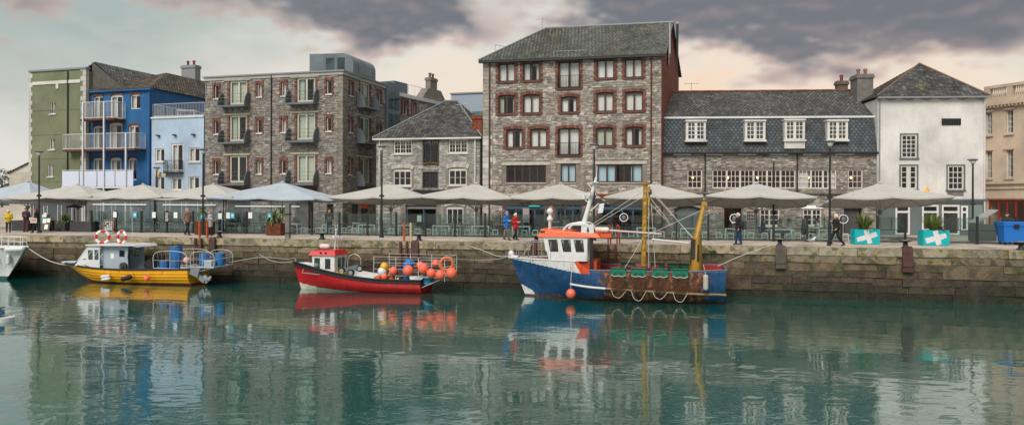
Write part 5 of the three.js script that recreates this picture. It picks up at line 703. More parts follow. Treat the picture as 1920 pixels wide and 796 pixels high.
// mooring bollards, fender piles, quay ladders
{
  const g = thing('mooring_bollard', '', 'bollard'); let mb = new MB(); mb.lathe([[.2, 0], [.2, .04], [.13, .1], [.11, .28], [.16, .33], [.3, .36], [.3, .4], [.0, .43]], 16); mb.build('casting', M.iron, g); mb = new MB(); mb.lathe([[.0, .435], [.27, .405]], 16); mb.build('worn_cap', std([.28, .27, .26], .6), g);
  const L = [[-19.2, 'near the orange ladder rails on the left'], [-12.1, 'above the red boat wheelhouse'], [-5.8, 'between red boat and blue trawler'], [1.35, 'behind the bow of the blue trawler'], [14.75, 'beside the seagull'], [21.0, 'in front of the turquoise planters'], [26.4, 'below the blue bin']];
  L.forEach(([x, t], i) => { const l = 'black iron mooring bollard on the quay edge ' + t; if (!i) { g.position.set(x, 0, -.45); g.userData.label = l; } else copyOf(g, [x, 0, -.45], 0, l); });
  const pile = (x, y0, y1, w, c, lab) => { const p = thing('fender_pile', lab, 'fender', [x, 0, .05]); const q = new MB(); q.axes(V(0, (y0 + y1) / 2, .1), V(w / 2, 0, 0), V(0, (y1 - y0) / 2, 0), V(0, 0, .09), null, .015); q.axes(V(0, y1 + .03, .06), V(w * .38, 0, 0), V(0, .05, 0), V(0, 0, .1), null, .01); q.build('timber', std(c, .9, { map: T.grain, bumpMap: T.grain, bumpScale: .03 }), p); const b = new MB(); b.bx(-w / 2 - .02, w / 2 + .02, y0 + .25, y0 + .29, -.04, .21); b.build('iron_strap', M.iron, p); };
  pile(-19.3, -1.0, -.02, .42, [.12, .07, .05], 'brown timber fender under the bollard by the yellow boat stern'); pile(-5.85, -1.05, -.02, .42, [.13, .065, .055], 'brown timber fender in the wall between red boat and trawler'); pile(1.3, -1.3, .05, .32, [.14, .06, .04], 'reddish timber fender behind the trawler bow rails'); pile(14.72, -1.15, -.0, .52, [.13, .105, .09], 'grey brown round fender under the bollard by the seagull'); pile(20.95, -1.2, .05, .48, [.12, .05, .045], 'dark red timber fender below the turquoise planters');
  const ladder = (x, gap, c, lab) => { const p = thing('quay_ladder', lab, 'ladder', [x, 0, .02]); for (const s of [-1, 1]) { const q = new MB(); q.bar([s * gap / 2, 0, -.45], [s * gap / 2, 1.05, -.45], .05); q.bar([s * gap / 2, 1.05, -.45], [s * gap / 2 + .15, 1.0, -.15], .045); q.bar([s * gap / 2 + .15, 1.0, -.15], [s * gap / 2 + .17, 0, -.12], .05); q.build('handrail', std(c[s < 0 ? 0 : 1], .6, { map: T.grain }), p); } for (const s of [-.2, .2]) { const q = new MB(); q.bx(s - .06, s + .06, -2.9, -.02, .09, .2); q.build('stile', M.rustyTimber, p); } for (let i = 0; i < 8; i++) { const q = new MB(); q.bar([-.2, -.3 - i * .33, .15], [.2, -.3 - i * .33, .15], .02); q.build('rung', M.rustyTimber, p); } };
  ladder(-20.3, .55, [[.55, .12, .03], [.5, .1, .03]], 'quay ladder with orange handrails behind the yellow boat'); ladder(-6.55, .42, [[.5, .1, .03], [.62, .45, .25]], 'quay ladder with orange and cream handrails behind the red boat'); ladder(5.75, .5, [[.34, .07, .03], [.34, .07, .03]], 'quay ladder with dull orange handrails left of the yellow mast');
}
{ // weeds in the wall
  for (const [x, y, l] of [[11.2, -.38, 'small green weed growing from the quay wall below the grey haired walker']]) { const g = thing('wall_weed', l, 'plant', [x, y, .08]); const mb = new MB(); for (let i = 0; i < 90; i++) { const p = V(rr(-.16, .16), rr(-.14, .1), rr(0, .12)), e = .06; mb.tri(p, V(p.x + rr(-e, e), p.y + e, p.z + rr(0, e)), V(p.x + e, p.y + rr(-e, e), p.z + e), vary([.06, .16, .03], .3)); } mb.build('leaves', std([1, 1, 1], .8), g); }
}
// ---------------------------------------------------------------- people and the gull
R = mulberry(901);
function surfaceNet(fn, mn, mx, cell) {           // smooth mesh of a distance field
  const n = [0, 1, 2].map(i => Math.ceil((mx[i] - mn[i]) / cell) + 1), F = new Float32Array(n[0] * n[1] * n[2]), id = (i, j, k) => (k * n[1] + j) * n[0] + i;
  for (let k = 0; k < n[2]; k++) for (let j = 0; j < n[1]; j++) for (let i = 0; i < n[0]; i++) F[id(i, j, k)] = fn(mn[0] + i * cell, mn[1] + j * cell, mn[2] + k * cell);
  const P = [], map = new Int32Array(F.length).fill(-1), I = [];
  const E = [[0, 1], [2, 3], [4, 5], [6, 7], [0, 2], [1, 3], [4, 6], [5, 7], [0, 4], [1, 5], [2, 6], [3, 7]];
  for (let k = 0; k + 1 < n[2]; k++) for (let j = 0; j + 1 < n[1]; j++) for (let i = 0; i + 1 < n[0]; i++) {
    const v = []; for (let c = 0; c < 8; c++) v.push(F[id(i + (c & 1), j + (c >> 1 & 1), k + (c >> 2))]); let neg = 0; for (const q of v) if (q < 0) neg++; if (neg === 0 || neg === 8) continue;
    let x = 0, y = 0, z = 0, m = 0; for (const [a, b] of E) if ((v[a] < 0) !== (v[b] < 0)) { const t = v[a] / (v[a] - v[b]); x += mixN(a & 1, b & 1, t); y += mixN(a >> 1 & 1, b >> 1 & 1, t); z += mixN(a >> 2, b >> 2, t); m++; }
    map[id(i, j, k)] = P.length / 3; P.push(mn[0] + (i + x / m) * cell, mn[1] + (j + y / m) * cell, mn[2] + (k + z / m) * cell);
  }
  const q4 = (a, b, c, d, fl) => { if (a < 0 || b < 0 || c < 0 || d < 0) return; if (fl) I.push(a, c, b, a, d, c); else I.push(a, b, c, a, c, d); };
  for (let k = 1; k + 1 < n[2]; k++) for (let j = 1; j + 1 < n[1]; j++) for (let i = 1; i + 1 < n[0]; i++) {
    const s = F[id(i, j, k)] < 0;
    if (s !== F[id(i + 1, j, k)] < 0) q4(map[id(i, j - 1, k - 1)], map[id(i, j, k - 1)], map[id(i, j, k)], map[id(i, j - 1, k)], !s);
    if (s !== F[id(i, j + 1, k)] < 0) q4(map[id(i - 1, j, k - 1)], map[id(i - 1, j, k)], map[id(i, j, k)], map[id(i, j, k - 1)], !s);
    if (s !== F[id(i, j, k + 1)] < 0) q4(map[id(i - 1, j - 1, k)], map[id(i, j - 1, k)], map[id(i, j, k)], map[id(i - 1, j, k)], !s);
  }
  const g = new THREE.BufferGeometry(); g.setAttribute('position', new THREE.Float32BufferAttribute(P, 3)); g.setIndex(I); g.computeVertexNormals(); return g;
}
const cap = (x, y, z, c) => { const [a, b, ra, rb] = c, dx = b[0] - a[0], dy = b[1] - a[1], dz = b[2] - a[2], px = x - a[0], py = y - a[1], pz = z - a[2]; const t = Math.max(0, Math.min(1, (px * dx + py * dy + pz * dz) / (dx * dx + dy * dy + dz * dz + 1e-9))); return Math.hypot(px - dx * t, py - dy * t, pz - dz * t) - mixN(ra, rb, t); };
const blend = (caps, k = .04) => (x, y, z) => { let d = 9; for (const c of caps) { const e = cap(x, y, z, c), h = Math.max(k - Math.abs(d - e), 0) / k; d = Math.min(d, e) - h * h * k * .25; } return d; };
const bounds = (caps, pad) => { const mn = [9, 9, 9], mx = [-9, -9, -9]; for (const [a, b, ra, rb] of caps) for (const [p, r] of [[a, ra], [b, rb]]) for (let i = 0; i < 3; i++) { mn[i] = Math.min(mn[i], p[i] - r - pad); mx[i] = Math.max(mx[i], p[i] + r + pad); } return [mn, mx]; };
function field(caps, cell, k) { const [a, b] = bounds(caps, cell * 2); return surfaceNet(blend(caps, k), a, b, cell); }
function handCaps(w, dir, side) {                 // palm, four fingers, thumb
  const d = V(...dir).normalize(), s = V(side, 0, 0).cross(d).length() > .2 ? V(0, 0, 1).cross(d).normalize() : V(1, 0, 0), up = d.clone().cross(s).normalize(), o = V(...w), at = (a, b, c) => { const p = o.clone().addScaledVector(d, a).addScaledVector(s, b).addScaledVector(up, c); return [p.x, p.y, p.z]; };
  const C = [[at(0, 0, 0), at(.07, 0, 0), .03, .034], [at(.02, .012, 0), at(.075, .02, 0), .025, .022], [at(.02, -.012, 0), at(.075, -.02, 0), .025, .022]]; const len = [.062, .075, .07, .055];
  for (let i = 0; i < 4; i++) { const b = (i - 1.5) * .02; C.push([at(.08, b, 0), at(.08 + len[i] * .55, b * 1.1, .008), .0105, .0095]); C.push([at(.08 + len[i] * .55, b * 1.1, .008), at(.08 + len[i], b * 1.1, .028), .0095, .008]); }
  C.push([at(.02, .03 , 0), at(.055, .055, .012), .013, .011]); C.push([at(.055, .055, .012), at(.085, .058, .025), .011, .009]); return C;
}
// o: legs 'walk' | 'stand' | 'sit', stride, arms [[elbow],[hand]] x2, colours
function person(label, pos, ry, o) {
  const g = thing('person', label, 'person', pos, ry), sc = (o.h || 1.72) / 1.75, S = o.stride ?? .26, sit = o.legs === 'sit';
  const hip = sit ? .5 : .93, lean = o.lean || 0, up = hip + .55, sh = [0, up - .06, lean];
  let L;
  if (sit) L = [[[-.1, hip, 0], [-.12, hip - .02, .42], [-.12, .08, .45]], [[.1, hip, 0], [.12, hip - .02, .42], [.12, .08, .42]]];
  else if (o.legs === 'walk') L = [[[-.09, hip, 0], [-.09, .5, S * .62], [-.09, .1, S]], [[.09, hip, 0], [.09, .5, -S * .25], [.09, .13, -S * 1.15]]];
  else L = [[[-.1, hip, 0], [-.11, .5, .02], [-.12, .08, 0]], [[.1, hip, 0], [.11, .5, .03], [.12, .08, .03]]];
  const A = o.arms || [[[-.26, up - .34, lean * .6 - .06], [-.25, up - .58, lean * .3 + .05]], [[.26, up - .34, lean * .6 - .03], [.25, up - .58, lean * .3 + .1]]];
  const shl = [[-.19, sh[1], lean], [.19, sh[1], lean]], neck = [0, up + .02, lean + .01], head = [0, up + .16, lean + .03 + (o.nod || 0)];
  const torso = [[[0, hip, 0], [0, hip + .22, lean * .5], .14, .135], [[-.06, hip + .3, lean * .7], [-.09, sh[1] - .02, lean], .12, .095], [[.06, hip + .3, lean * .7], [.09, sh[1] - .02, lean], .12, .095], [shl[0], shl[1], .065, .065]];
  const skin = [[neck, head, .052, .055], [[0, head[1] + .01, head[2]], [0, head[1] + .045, head[2] - .01], .09, .095], [[0, head[1] - .07, head[2] + .035], [0, head[1] - .02, head[2] + .03], .055, .075], [[0, head[1] - .01, head[2] + .1], [0, head[1] - .035, head[2] + .115], .012, .018], [[-.095, head[1] - .02, head[2]], [-.1, head[1] + .02, head[2] - .01], .014, .018], [[.095, head[1] - .02, head[2]], [.1, head[1] + .02, head[2] - .01], .014, .018], ...torso];
  for (let i = 0; i < 2; i++) { skin.push([shl[i], A[i][0], .052, .043], [A[i][0], A[i][1], .043, .03], [L[i][0], L[i][1], .085, .058], [L[i][1], L[i][2], .056, .038]); }
  const body = new MB(); body.geo(field(skin, .026, .03)); for (let i = 0; i < 2; i++) { const e = A[i][0], h = A[i][1]; body.geo(field(handCaps(h, [h[0] - e[0], h[1] - e[1], h[2] - e[2]], i ? 1 : -1), .009, .012)); }
  const b = body.build('body', std(o.skin || [.50, .29, .21], .6), g);
  const eyes = new MB(); for (const s of [-1, 1]) eyes.ball(s * .034, head[1] + .01, head[2] + .088, .011, null, 1, .7, .6, 8); eyes.build('eyes', M.black, b);
  const mouth = new MB(); mouth.ball(0, head[1] - .07, head[2] + .088, .02, null, 1, .3, .4, 8); mouth.build('mouth', std([.32, .10, .08], .6), b);
  const coat = torso.map(([a, c, r1, r2]) => [a, c, r1 + .03, r2 + .03]); const hem = o.hem ?? hip - .08; if (!sit) { coat.push([[-.05, hip + .1, 0], [-.06, hem + .12, -.01], .14, .14], [[.05, hip + .1, 0], [.06, hem + .12, -.01], .14, .14]); } coat.push([[0, up - .02, lean], [0, up + .03, lean - .01], .085, .075]);
  for (let i = 0; i < 2; i++) { const e = A[i][0], h = A[i][1], w = e.map((v, q) => mixN(v, h[q], .9)); coat.push([shl[i], e, .078, .062], [e, w, .062, .048]); }
  put('coat', field(coat, .03, .05), std(o.coat, .85, { map: T.fabric }), g);
  const tr = [[[-.06, hip + .04, 0], [.06, hip + .04, 0], .13, .13]]; for (let i = 0; i < 2; i++) tr.push([L[i][0], L[i][1], .1, .078], [L[i][1], [L[i][2][0], L[i][2][1] + .02, L[i][2][2]], .076, .062]);
  put('trousers', field(tr, .03, .03), std(o.trousers, .85, { map: T.fabric }), g);
  for (let i = 0; i < 2; i++) { const [x, y, z] = L[i][2], back = o.legs === 'walk' && i === 1; put('shoe', field([[[x, y - .035, z - .05], [x, y - .045 - (back ? .03 : 0), z + .14], .045, .04]], .02, .02), std(o.shoes || [.02, .018, .017], .6), g); }
  if (o.hair) { const hc = [[[0, head[1] + .05, head[2] - .03], [0, head[1] + .075, head[2] - .005], .097, .095], [[-.05, head[1] + .01, head[2] - .05], [.05, head[1] + .01, head[2] - .05], .07, .07]]; if (o.long) hc.push([[0, head[1], head[2] - .07], [0, head[1] - .16, head[2] - .07], .085, .07], [[-.08, head[1] + .02, head[2] - .02], [-.085, head[1] - .14, head[2] - .01], .04, .035], [[.08, head[1] + .02, head[2] - .02], [.085, head[1] - .14, head[2] - .01], .04, .035]); put('hair', field(hc, .018, .03), std(o.hair, .8), g); }
  if (o.hat) { put('hat', field([[[0, head[1] + .075, head[2] - .01], [0, head[1] + .1, head[2] - .01], .105, .085], [[-.04, head[1] + .07, head[2] + .1], [.04, head[1] + .07, head[2] + .1], o.brim ? .03 : .01, o.brim ? .03 : .01]], .018, .04), std(o.hat, .85), g); }
  if (o.extra) o.extra(g, { head, A, up, hip });
  g.scale.setScalar(sc); return g;
}
const R90 = Math.PI / 2, bent = (u, f = .25) => [[[-.25, u - .32, -.04], [-.12, u - .3, f]], [[.25, u - .32, -.04], [.12, u - .28, f]]];
person('person in yellow jacket and pale hat at the far left', [-37.9, 0, -2.9], .5, { h: 1.6, legs: 'stand', coat: [.75, .55, .02], trousers: [.03, .035, .05], hat: [.7, .6, .45], arms: bent(1.48), shoes: [.3, .3, .3] });
person('person in dark purple coat behind the yellow jacket at far left', [-37.6, 0, -4.1], .3, { h: 1.74, legs: 'stand', coat: [.05, .02, .05], trousers: [.12, .05, .04], hair: [.08, .05, .03], arms: bent(1.48) });
person('woman in black with long red hair carrying a pale tote bag', [-35.2, 0, -2.6], -1.2, { h: 1.7, legs: 'walk', stride: .3, coat: [.012, .012, .015], trousers: [.012, .013, .02], hair: [.12, .025, .015], long: true, arms: [[[-.25, 1.14, -.02], [-.14, 1.16, .22]], [[.27, 1.14, -.1], [.26, .95, .0]]], extra: g => { let mb = new MB(); mb.box(.3, .95, .06, .05, .38, .44); mb.build('tote_bag', std([.62, .50, .42], .9), g); mb = new MB(); mb.bx(.327, .332, .93, 1.0, -.08, .2); mb.build('bag_print', std([.4, .06, .06], .8), g); mb = new MB(); mb.bar([.3, 1.14, -.1], [.22, 1.42, 0], .012); mb.bar([.3, 1.14, .2], [.22, 1.42, 0], .012); mb.build('bag_strap', std([.62, .50, .42], .9), g); } });
person('bald man in tan jacket and dark trousers walking above the yellow boat', [-23.1, 0, -2.65], 1.25, { h: 1.8, legs: 'walk', stride: .3, coat: [.26, .17, .13], trousers: [.012, .013, .02], hair: [.35, .28, .22], hem: .84 });
person('woman in pale grey coat with red hair beside the orange ladder rails', [-21.2, 0, -2.4], -.6, { h: 1.66, legs: 'walk', stride: .12, coat: [.42, .40, .45], trousers: [.015, .015, .02], hair: [.4, .17, .09], hem: .6, arms: bent(1.48, .18), extra: g => { const mb = new MB(); mb.box(-.3, .75, -.02, .06, .32, .3); mb.build('handbag', std([.5, .5, .56], .8), g); } });
person('person in bright blue coat and cap on the quay by the trawler bow', [-.86, 0, -2.45], 1.2, { h: 1.74, legs: 'walk', stride: .22, coat: [.015, .17, .58], trousers: [.13, .12, .10], hat: [.02, .2, .6], brim: true, hair: [.3, .28, .26], hem: .74, arms: bent(1.48, .16) });
person('person in red coat with white hair walking beside the blue coat', [-.38, 0, -2.75], 1.2, { h: 1.62, legs: 'walk', stride: .16, coat: [.55, .015, .03], trousers: [.015, .015, .018], hair: [.75, .66, .52], hem: .6, arms: bent(1.48, .2) });
person('grey haired person in black jacket and jeans standing above the trawler stern', [12.64, 0, -1.0], -1.35, { h: 1.74, legs: 'walk', stride: .1, coat: [.014, .012, .014], trousers: [.012, .045, .12], hair: [.55, .52, .5], skin: [.62, .27, .2], hem: .82, arms: [[[-.25, 1.14, .02], [-.12, 1.2, .22]], [[.27, 1.16, -.04], [.27, .92, .06]]], extra: g => { const mb = new MB(); mb.axes(V(.08, 1.1, -.3), V(.14, 0, 0), V(0, .24, 0), V(0, 0, .08), null, .02); mb.build('rucksack', std([.03, .032, .04], .8), g); const s = new MB(); s.bx(-.2, -.02, 1.22, 1.25, .22, .34); s.build('papers', M.paper, g); } });
person('white haired walker in black puffer jacket by the turquoise planters', [17.8, 0, -1.4], -1.3, { h: 1.7, legs: 'walk', stride: .34, coat: [.014, .014, .016], trousers: [.012, .012, .014], hair: [.72, .58, .44], skin: [.62, .33, .24], hem: .8, arms: [[[-.26, 1.16, -.02], [-.12, 1.34, .2]], [[.27, 1.16, -.06], [.24, .98, .1]]] });
person('seated drinker in black top on a blue backed seat', [14.65, 0, -7.4], 1.7, { legs: 'sit', coat: [.014, .014, .016], trousers: [.05, .04, .06], hair: [.03, .02, .015], arms: bent(1.05, .3), extra: g => { const mb = new MB(); mb.bx(-.22, .22, .5, .85, -.24, -.18); mb.build('blue_seat_back', std([.04, .10, .30], .7), g); } });
person('seated drinker with light brown hair and tan top', [15.75, 0, -7.9], -1.5, { legs: 'sit', coat: [.36, .28, .18], trousers: [.05, .05, .06], hair: [.28, .15, .07], long: true, arms: bent(1.05, .3) });
person('seated drinker in white top beside the tan one', [16.35, 0, -8.3], -1.2, { legs: 'sit', coat: [.68, .68, .72], trousers: [.05, .05, .06], hair: [.16, .15, .15], arms: bent(1.05, .3) });
person('seated drinker with auburn hair in a dark blue top', [17.1, 0, -7.5], 1.4, { legs: 'sit', coat: [.03, .05, .075], trousers: [.04, .03, .03], hair: [.22, .085, .04], long: true, arms: bent(1.05, .3) });
person('seated drinker in pale top facing the auburn haired one', [17.95, 0, -7.8], -1.5, { legs: 'sit', coat: [.66, .58, .56], trousers: [.06, .05, .05], hair: [.05, .03, .02], hat: [.02, .02, .02], arms: bent(1.05, .3) });
person('grey haired seated customer in a pale jacket by the first shopfront', [1.9, 0, -8.3], .3, { h: 1.85, legs: 'sit', coat: [.40, .42, .38], trousers: [.05, .05, .05], hair: [.45, .43, .4], arms: bent(1.05, .3) });
person('dark haired seated customer beside the grey haired one', [2.75, 0, -8.2], -.3, { h: 1.8, legs: 'sit', coat: [.02, .02, .022], trousers: [.04, .04, .05], hair: [.04, .02, .015], arms: bent(1.05, .3) });
person('staff member in black standing by the doorway of the stone warehouse', [-14.6, 0, -6.6], .4, { legs: 'stand', coat: [.012, .012, .013], trousers: [.012, .012, .014], hair: [.3, .15, .08], arms: bent(1.48, .22), extra: g => { const mb = new MB(); for (const y of [1.2, 1.1, 1.0]) mb.bx(-.12, .12, y, y + .03, .16, .19); mb.build('shirt_stripes', std([.3, .33, .36], .8), g); } });
person('bald customer sitting by the doorway of the stone warehouse', [-18.0, 0, -8.2], -.3, { h: 1.9, legs: 'sit', coat: [.13, .15, .16], trousers: [.03, .03, .03], hair: [.42, .2, .13], arms: bent(1.05, .3) });
person('person in a dark cap bending behind the blue bin', [28.35, 0, -7.0], -.6, { h: 1.78, legs: 'stand', lean: .12, coat: [.015, .016, .02], trousers: [.02, .02, .03], hair: [.05, .04, .03], hat: [.02, .02, .03], arms: bent(1.48, .3) });
{ // herring gull
  const g = thing('seagull', 'grey and white gull standing on the quay by the bollard', 'gull', [16.75, 0, -2.6], R90 + .2);
  put('body', field([[[0, .24, -.12], [0, .27, .08], .05, .075], [[0, .29, .1], [0, .38, .17], .05, .04], [[0, .39, .18], [0, .4, .2], .042, .038], [[0, .24, -.14], [0, .25, -.26], .035, .015]], .014, .04), std([.72, .71, .69], .8), g);
  for (const s of [-1, 1]) { put('wing', field([[[s * .06, .28, .06], [s * .055, .265, -.12], .03, .035], [[s * .055, .265, -.12], [s * .02, .25, -.32], .03, .008]], .014, .03), std([.36, .38, .4], .8), g); const l = new MB(); l.bar([s * .03, .2, 0], [s * .03, .02, .01], .007); l.bx(s * .03 - .025, s * .03 + .025, 0, .012, -.01, .07); l.build('leg', std([.55, .3, .2], .7), g); }
  const k = new MB(); k.geo(new THREE.ConeGeometry(.014, .07, 6), new THREE.Matrix4().makeRotationX(R90).setPosition(0, .385, .26)); k.build('beak', M.buoyYellow, g);
}
// ---------------------------------------------------------------- boats; local x runs from bow to stern, y = 0 is the waterline
R = mulberry(555);
const WL = -2.72;
function boat(name, label, cat, x, z, ry = 0) { return thing(name, label, cat, [x, WL, z], ry); }
function hullFn(o) { return (s, v, side, inset = 0) => { const T = o.top(s), K = o.keel(s), y = mixN(K, T, v), q = mixN(o.q0 || 1.15, o.q1 || 2.6, sstep(0, .45, s)); let b = o.beam(s) * (1 - Math.pow(1 - v, q)); if (o.step) { const k = v * o.step; b += .03 * (k - Math.floor(k)) * Math.min(1, s * 8); } b = Math.max(0, b - inset * Math.min(1, s * 12)); return V(o.L * s + Math.pow(1 - s, o.rp || 5) * (o.rake || .5) * (1 - v) + (s > .9 ? (s - .9) * 10 * (o.tr || 0) * (v - 1) : 0), y, side * b); }; }
function hullMesh(name, parent, H, m, { v0 = 0, v1 = 1, ns = 90, nv = 24, col = null, inset = 0, s0 = 0, s1 = 1 } = {}) {
  const P = [], C = [], U = [], I = []; let base = 0;
  for (const side of [1, -1]) { for (let i = 0; i <= ns; i++) for (let j = 0; j <= nv; j++) { const s = mixN(s0, s1, i / ns), v = mixN(v0, v1, j / nv), p = H(s, v, side, inset); P.push(p.x, p.y, p.z); U.push(p.x, p.y); if (col) C.push(...col(s, p.y, p, side)); if (i < ns && j < nv) { const k = base + i * (nv + 1) + j; side > 0 ? I.push(k, k + nv + 1, k + 1, k + 1, k + nv + 1, k + nv + 2) : I.push(k, k + 1, k + nv + 1, k + 1, k + nv + 2, k + nv + 1); } } base += (ns + 1) * (nv + 1); }
  if (s1 === 1 && !inset) { const k0 = base; for (let j = 0; j <= nv; j++) for (let t = 0; t <= 6; t++) { const p = H(1, mixN(v0, v1, j / nv), 1), z = mixN(p.z, -p.z, t / 6); P.push(p.x + .001, p.y, z); U.push(z, p.y); if (col) C.push(...col(1, p.y, V(p.x, p.y, z), 0)); if (j < nv && t < 6) { const k = k0 + j * 7 + t; I.push(k, k + 1, k + 7, k + 1, k + 8, k + 7); } } }
  const g = new THREE.BufferGeometry(); g.setAttribute('position', new THREE.Float32BufferAttribute(P, 3)); g.setAttribute('uv', new THREE.Float32BufferAttribute(U, 2)); g.setIndex(I); g.computeVertexNormals(); if (col) g.setAttribute('color', new THREE.Float32BufferAttribute(C, 3)); return put(name, g, m, parent);
}
function deckMesh(name, parent, H, m, y, s0, s1, inset = .05, n = 40) { const mb = new MB(); const at = (s, side) => { const p = H(s, 1, side, inset); const yy = y(s); let lo = 0, hi = 1; for (let k = 0; k < 14; k++) { const md = (lo + hi) / 2; H(s, md, side).y < yy ? lo = md : hi = md; } const q = H(s, lo, side, inset); return V(q.x, yy, q.z); }; for (let i = 0; i < n; i++) { const a = mixN(s0, s1, i / n), b = mixN(s0, s1, (i + 1) / n); mb.quad(at(a, 1), at(b, 1), at(b, -1), at(a, -1)); } return mb.build(name, m, parent); }
function sheerTube(name, parent, H, m, r, dv = 1, out = 0, s0 = 0, s1 = 1, both = true, transom = true) { const mb = new MB(), pts = side => { const a = []; for (let i = 0; i <= 44; i++) { const s = mixN(s0, s1, i / 44), v = typeof dv === 'function' ? dv(s) : dv, p = H(s, v, side); p.z += side * out; a.push(p); } return a; }; mb.geo(new THREE.TubeGeometry(new THREE.CatmullRomCurve3(pts(1)), 80, r, 6)); if (both) { mb.geo(new THREE.TubeGeometry(new THREE.CatmullRomCurve3(pts(-1)), 80, r, 6)); if (transom) { const p = H(1, typeof dv === 'function' ? dv(1) : dv, 1); mb.bar([p.x + .02, p.y, p.z], [p.x + .02, p.y, -p.z], r, r, 6); } } return mb.build(name, m, parent); }
const pip = m => { const q = m; return q; };
function panelWithHole(mb, o, ax, ay, outer, holes) { }
function ringBuoy(label, pos, rx, ry, ca, cb, R0 = .36, r0 = .085) { const g = thing('lifebuoy', label, 'lifebuoy', pos, ry); const mb = new MB(); for (let i = 0; i < 8; i++) { const c = i % 2 ? ca : cb; mb.geo(new THREE.TorusGeometry(R0, r0, 8, 8, Math.PI / 4), new THREE.Matrix4().makeRotationX(rx).multiply(new THREE.Matrix4().makeRotationZ(i * Math.PI / 4 + .3)), c); } mb.build('ring', std([1, 1, 1], .5), g); const rp = new MB(); rp.geo(new THREE.TorusGeometry(R0 + r0 + .015, .012, 5, 24), new THREE.Matrix4().makeRotationX(rx)); rp.build('grab_line', M.rope, g); return g; }
function barrel(label, pos, ry = 0, m = M.barrel, h = .9, r = .29, group, tilt = 0) { const g = thing('barrel', label, 'barrel', pos, ry, group); let mb = new MB(); const mm = new THREE.Matrix4().makeRotationZ(tilt); mb.lathe([[0, 0], [r * .93, 0], [r, .06], [r, h * .3], [r * 1.03, h * .33], [r, h * .36], [r, h * .64], [r * 1.03, h * .67], [r, h * .7], [r, h - .06], [r * .93, h], [r * .86, h], [r * .86, h - .05], [0, h - .05]], 18, mm); mb.build('drum', m, g); mb = new MB(); mb.lathe([[r * 1.02, h * .93], [r * 1.04, h * .97], [r * 1.02, h]], 18, mm); mb.build('rim_band', M.greyMetal, g); return g; }
function buoy(label, pos, r, m, group) { const g = thing('buoy', label, 'buoy', pos, R() * 6, group); let mb = new MB(); mb.lathe([[0, -r], [r * .5, -r * .86], [r * .86, -r * .5], [r, 0], [r * .9, r * .44], [r * .62, r * .8], [r * .25, r * 1.02], [0, r * 1.05]], 18); mb.build('float', m, g); mb = new MB(); mb.lathe([[r * .22, r * 1.0], [r * .2, r * 1.2], [0, r * 1.22]], 8); mb.build('eye', std([.03, .08, .25], .6), g); return g; }
function fender(label, a, b, r, m, top) { const g = thing('fender', label, 'fender', a), d = V(b[0] - a[0], b[1] - a[1], b[2] - a[2]); let mb = new MB(); const l = d.length(), q = new THREE.Matrix4().compose(d.clone().multiplyScalar(.5), new THREE.Quaternion().setFromUnitVectors(V(0, 1, 0), d.clone().normalize()), V(1, 1, 1)); mb.geo(new THREE.CapsuleGeometry(r, Math.max(.01, l - 2 * r), 5, 12), q); mb.build('body', m, g); if (top) { mb = new MB(); mb.bar([d.x * .95, d.y * .95, d.z * .95], [top[0] - a[0], top[1] - a[1], top[2] - a[2]], .014); mb.build('rope', M.rope, g); } return g; }
function rope(label, pts, r = .018, m = M.rope) { const mb = new MB(), o = pts[0]; mb.tube(pts.map(p => [p[0] - o[0], p[1] - o[1], p[2] - o[2]]), r, 40, 6); const q = single('mooring_rope', mb, m, label, 'rope', o); return q; }
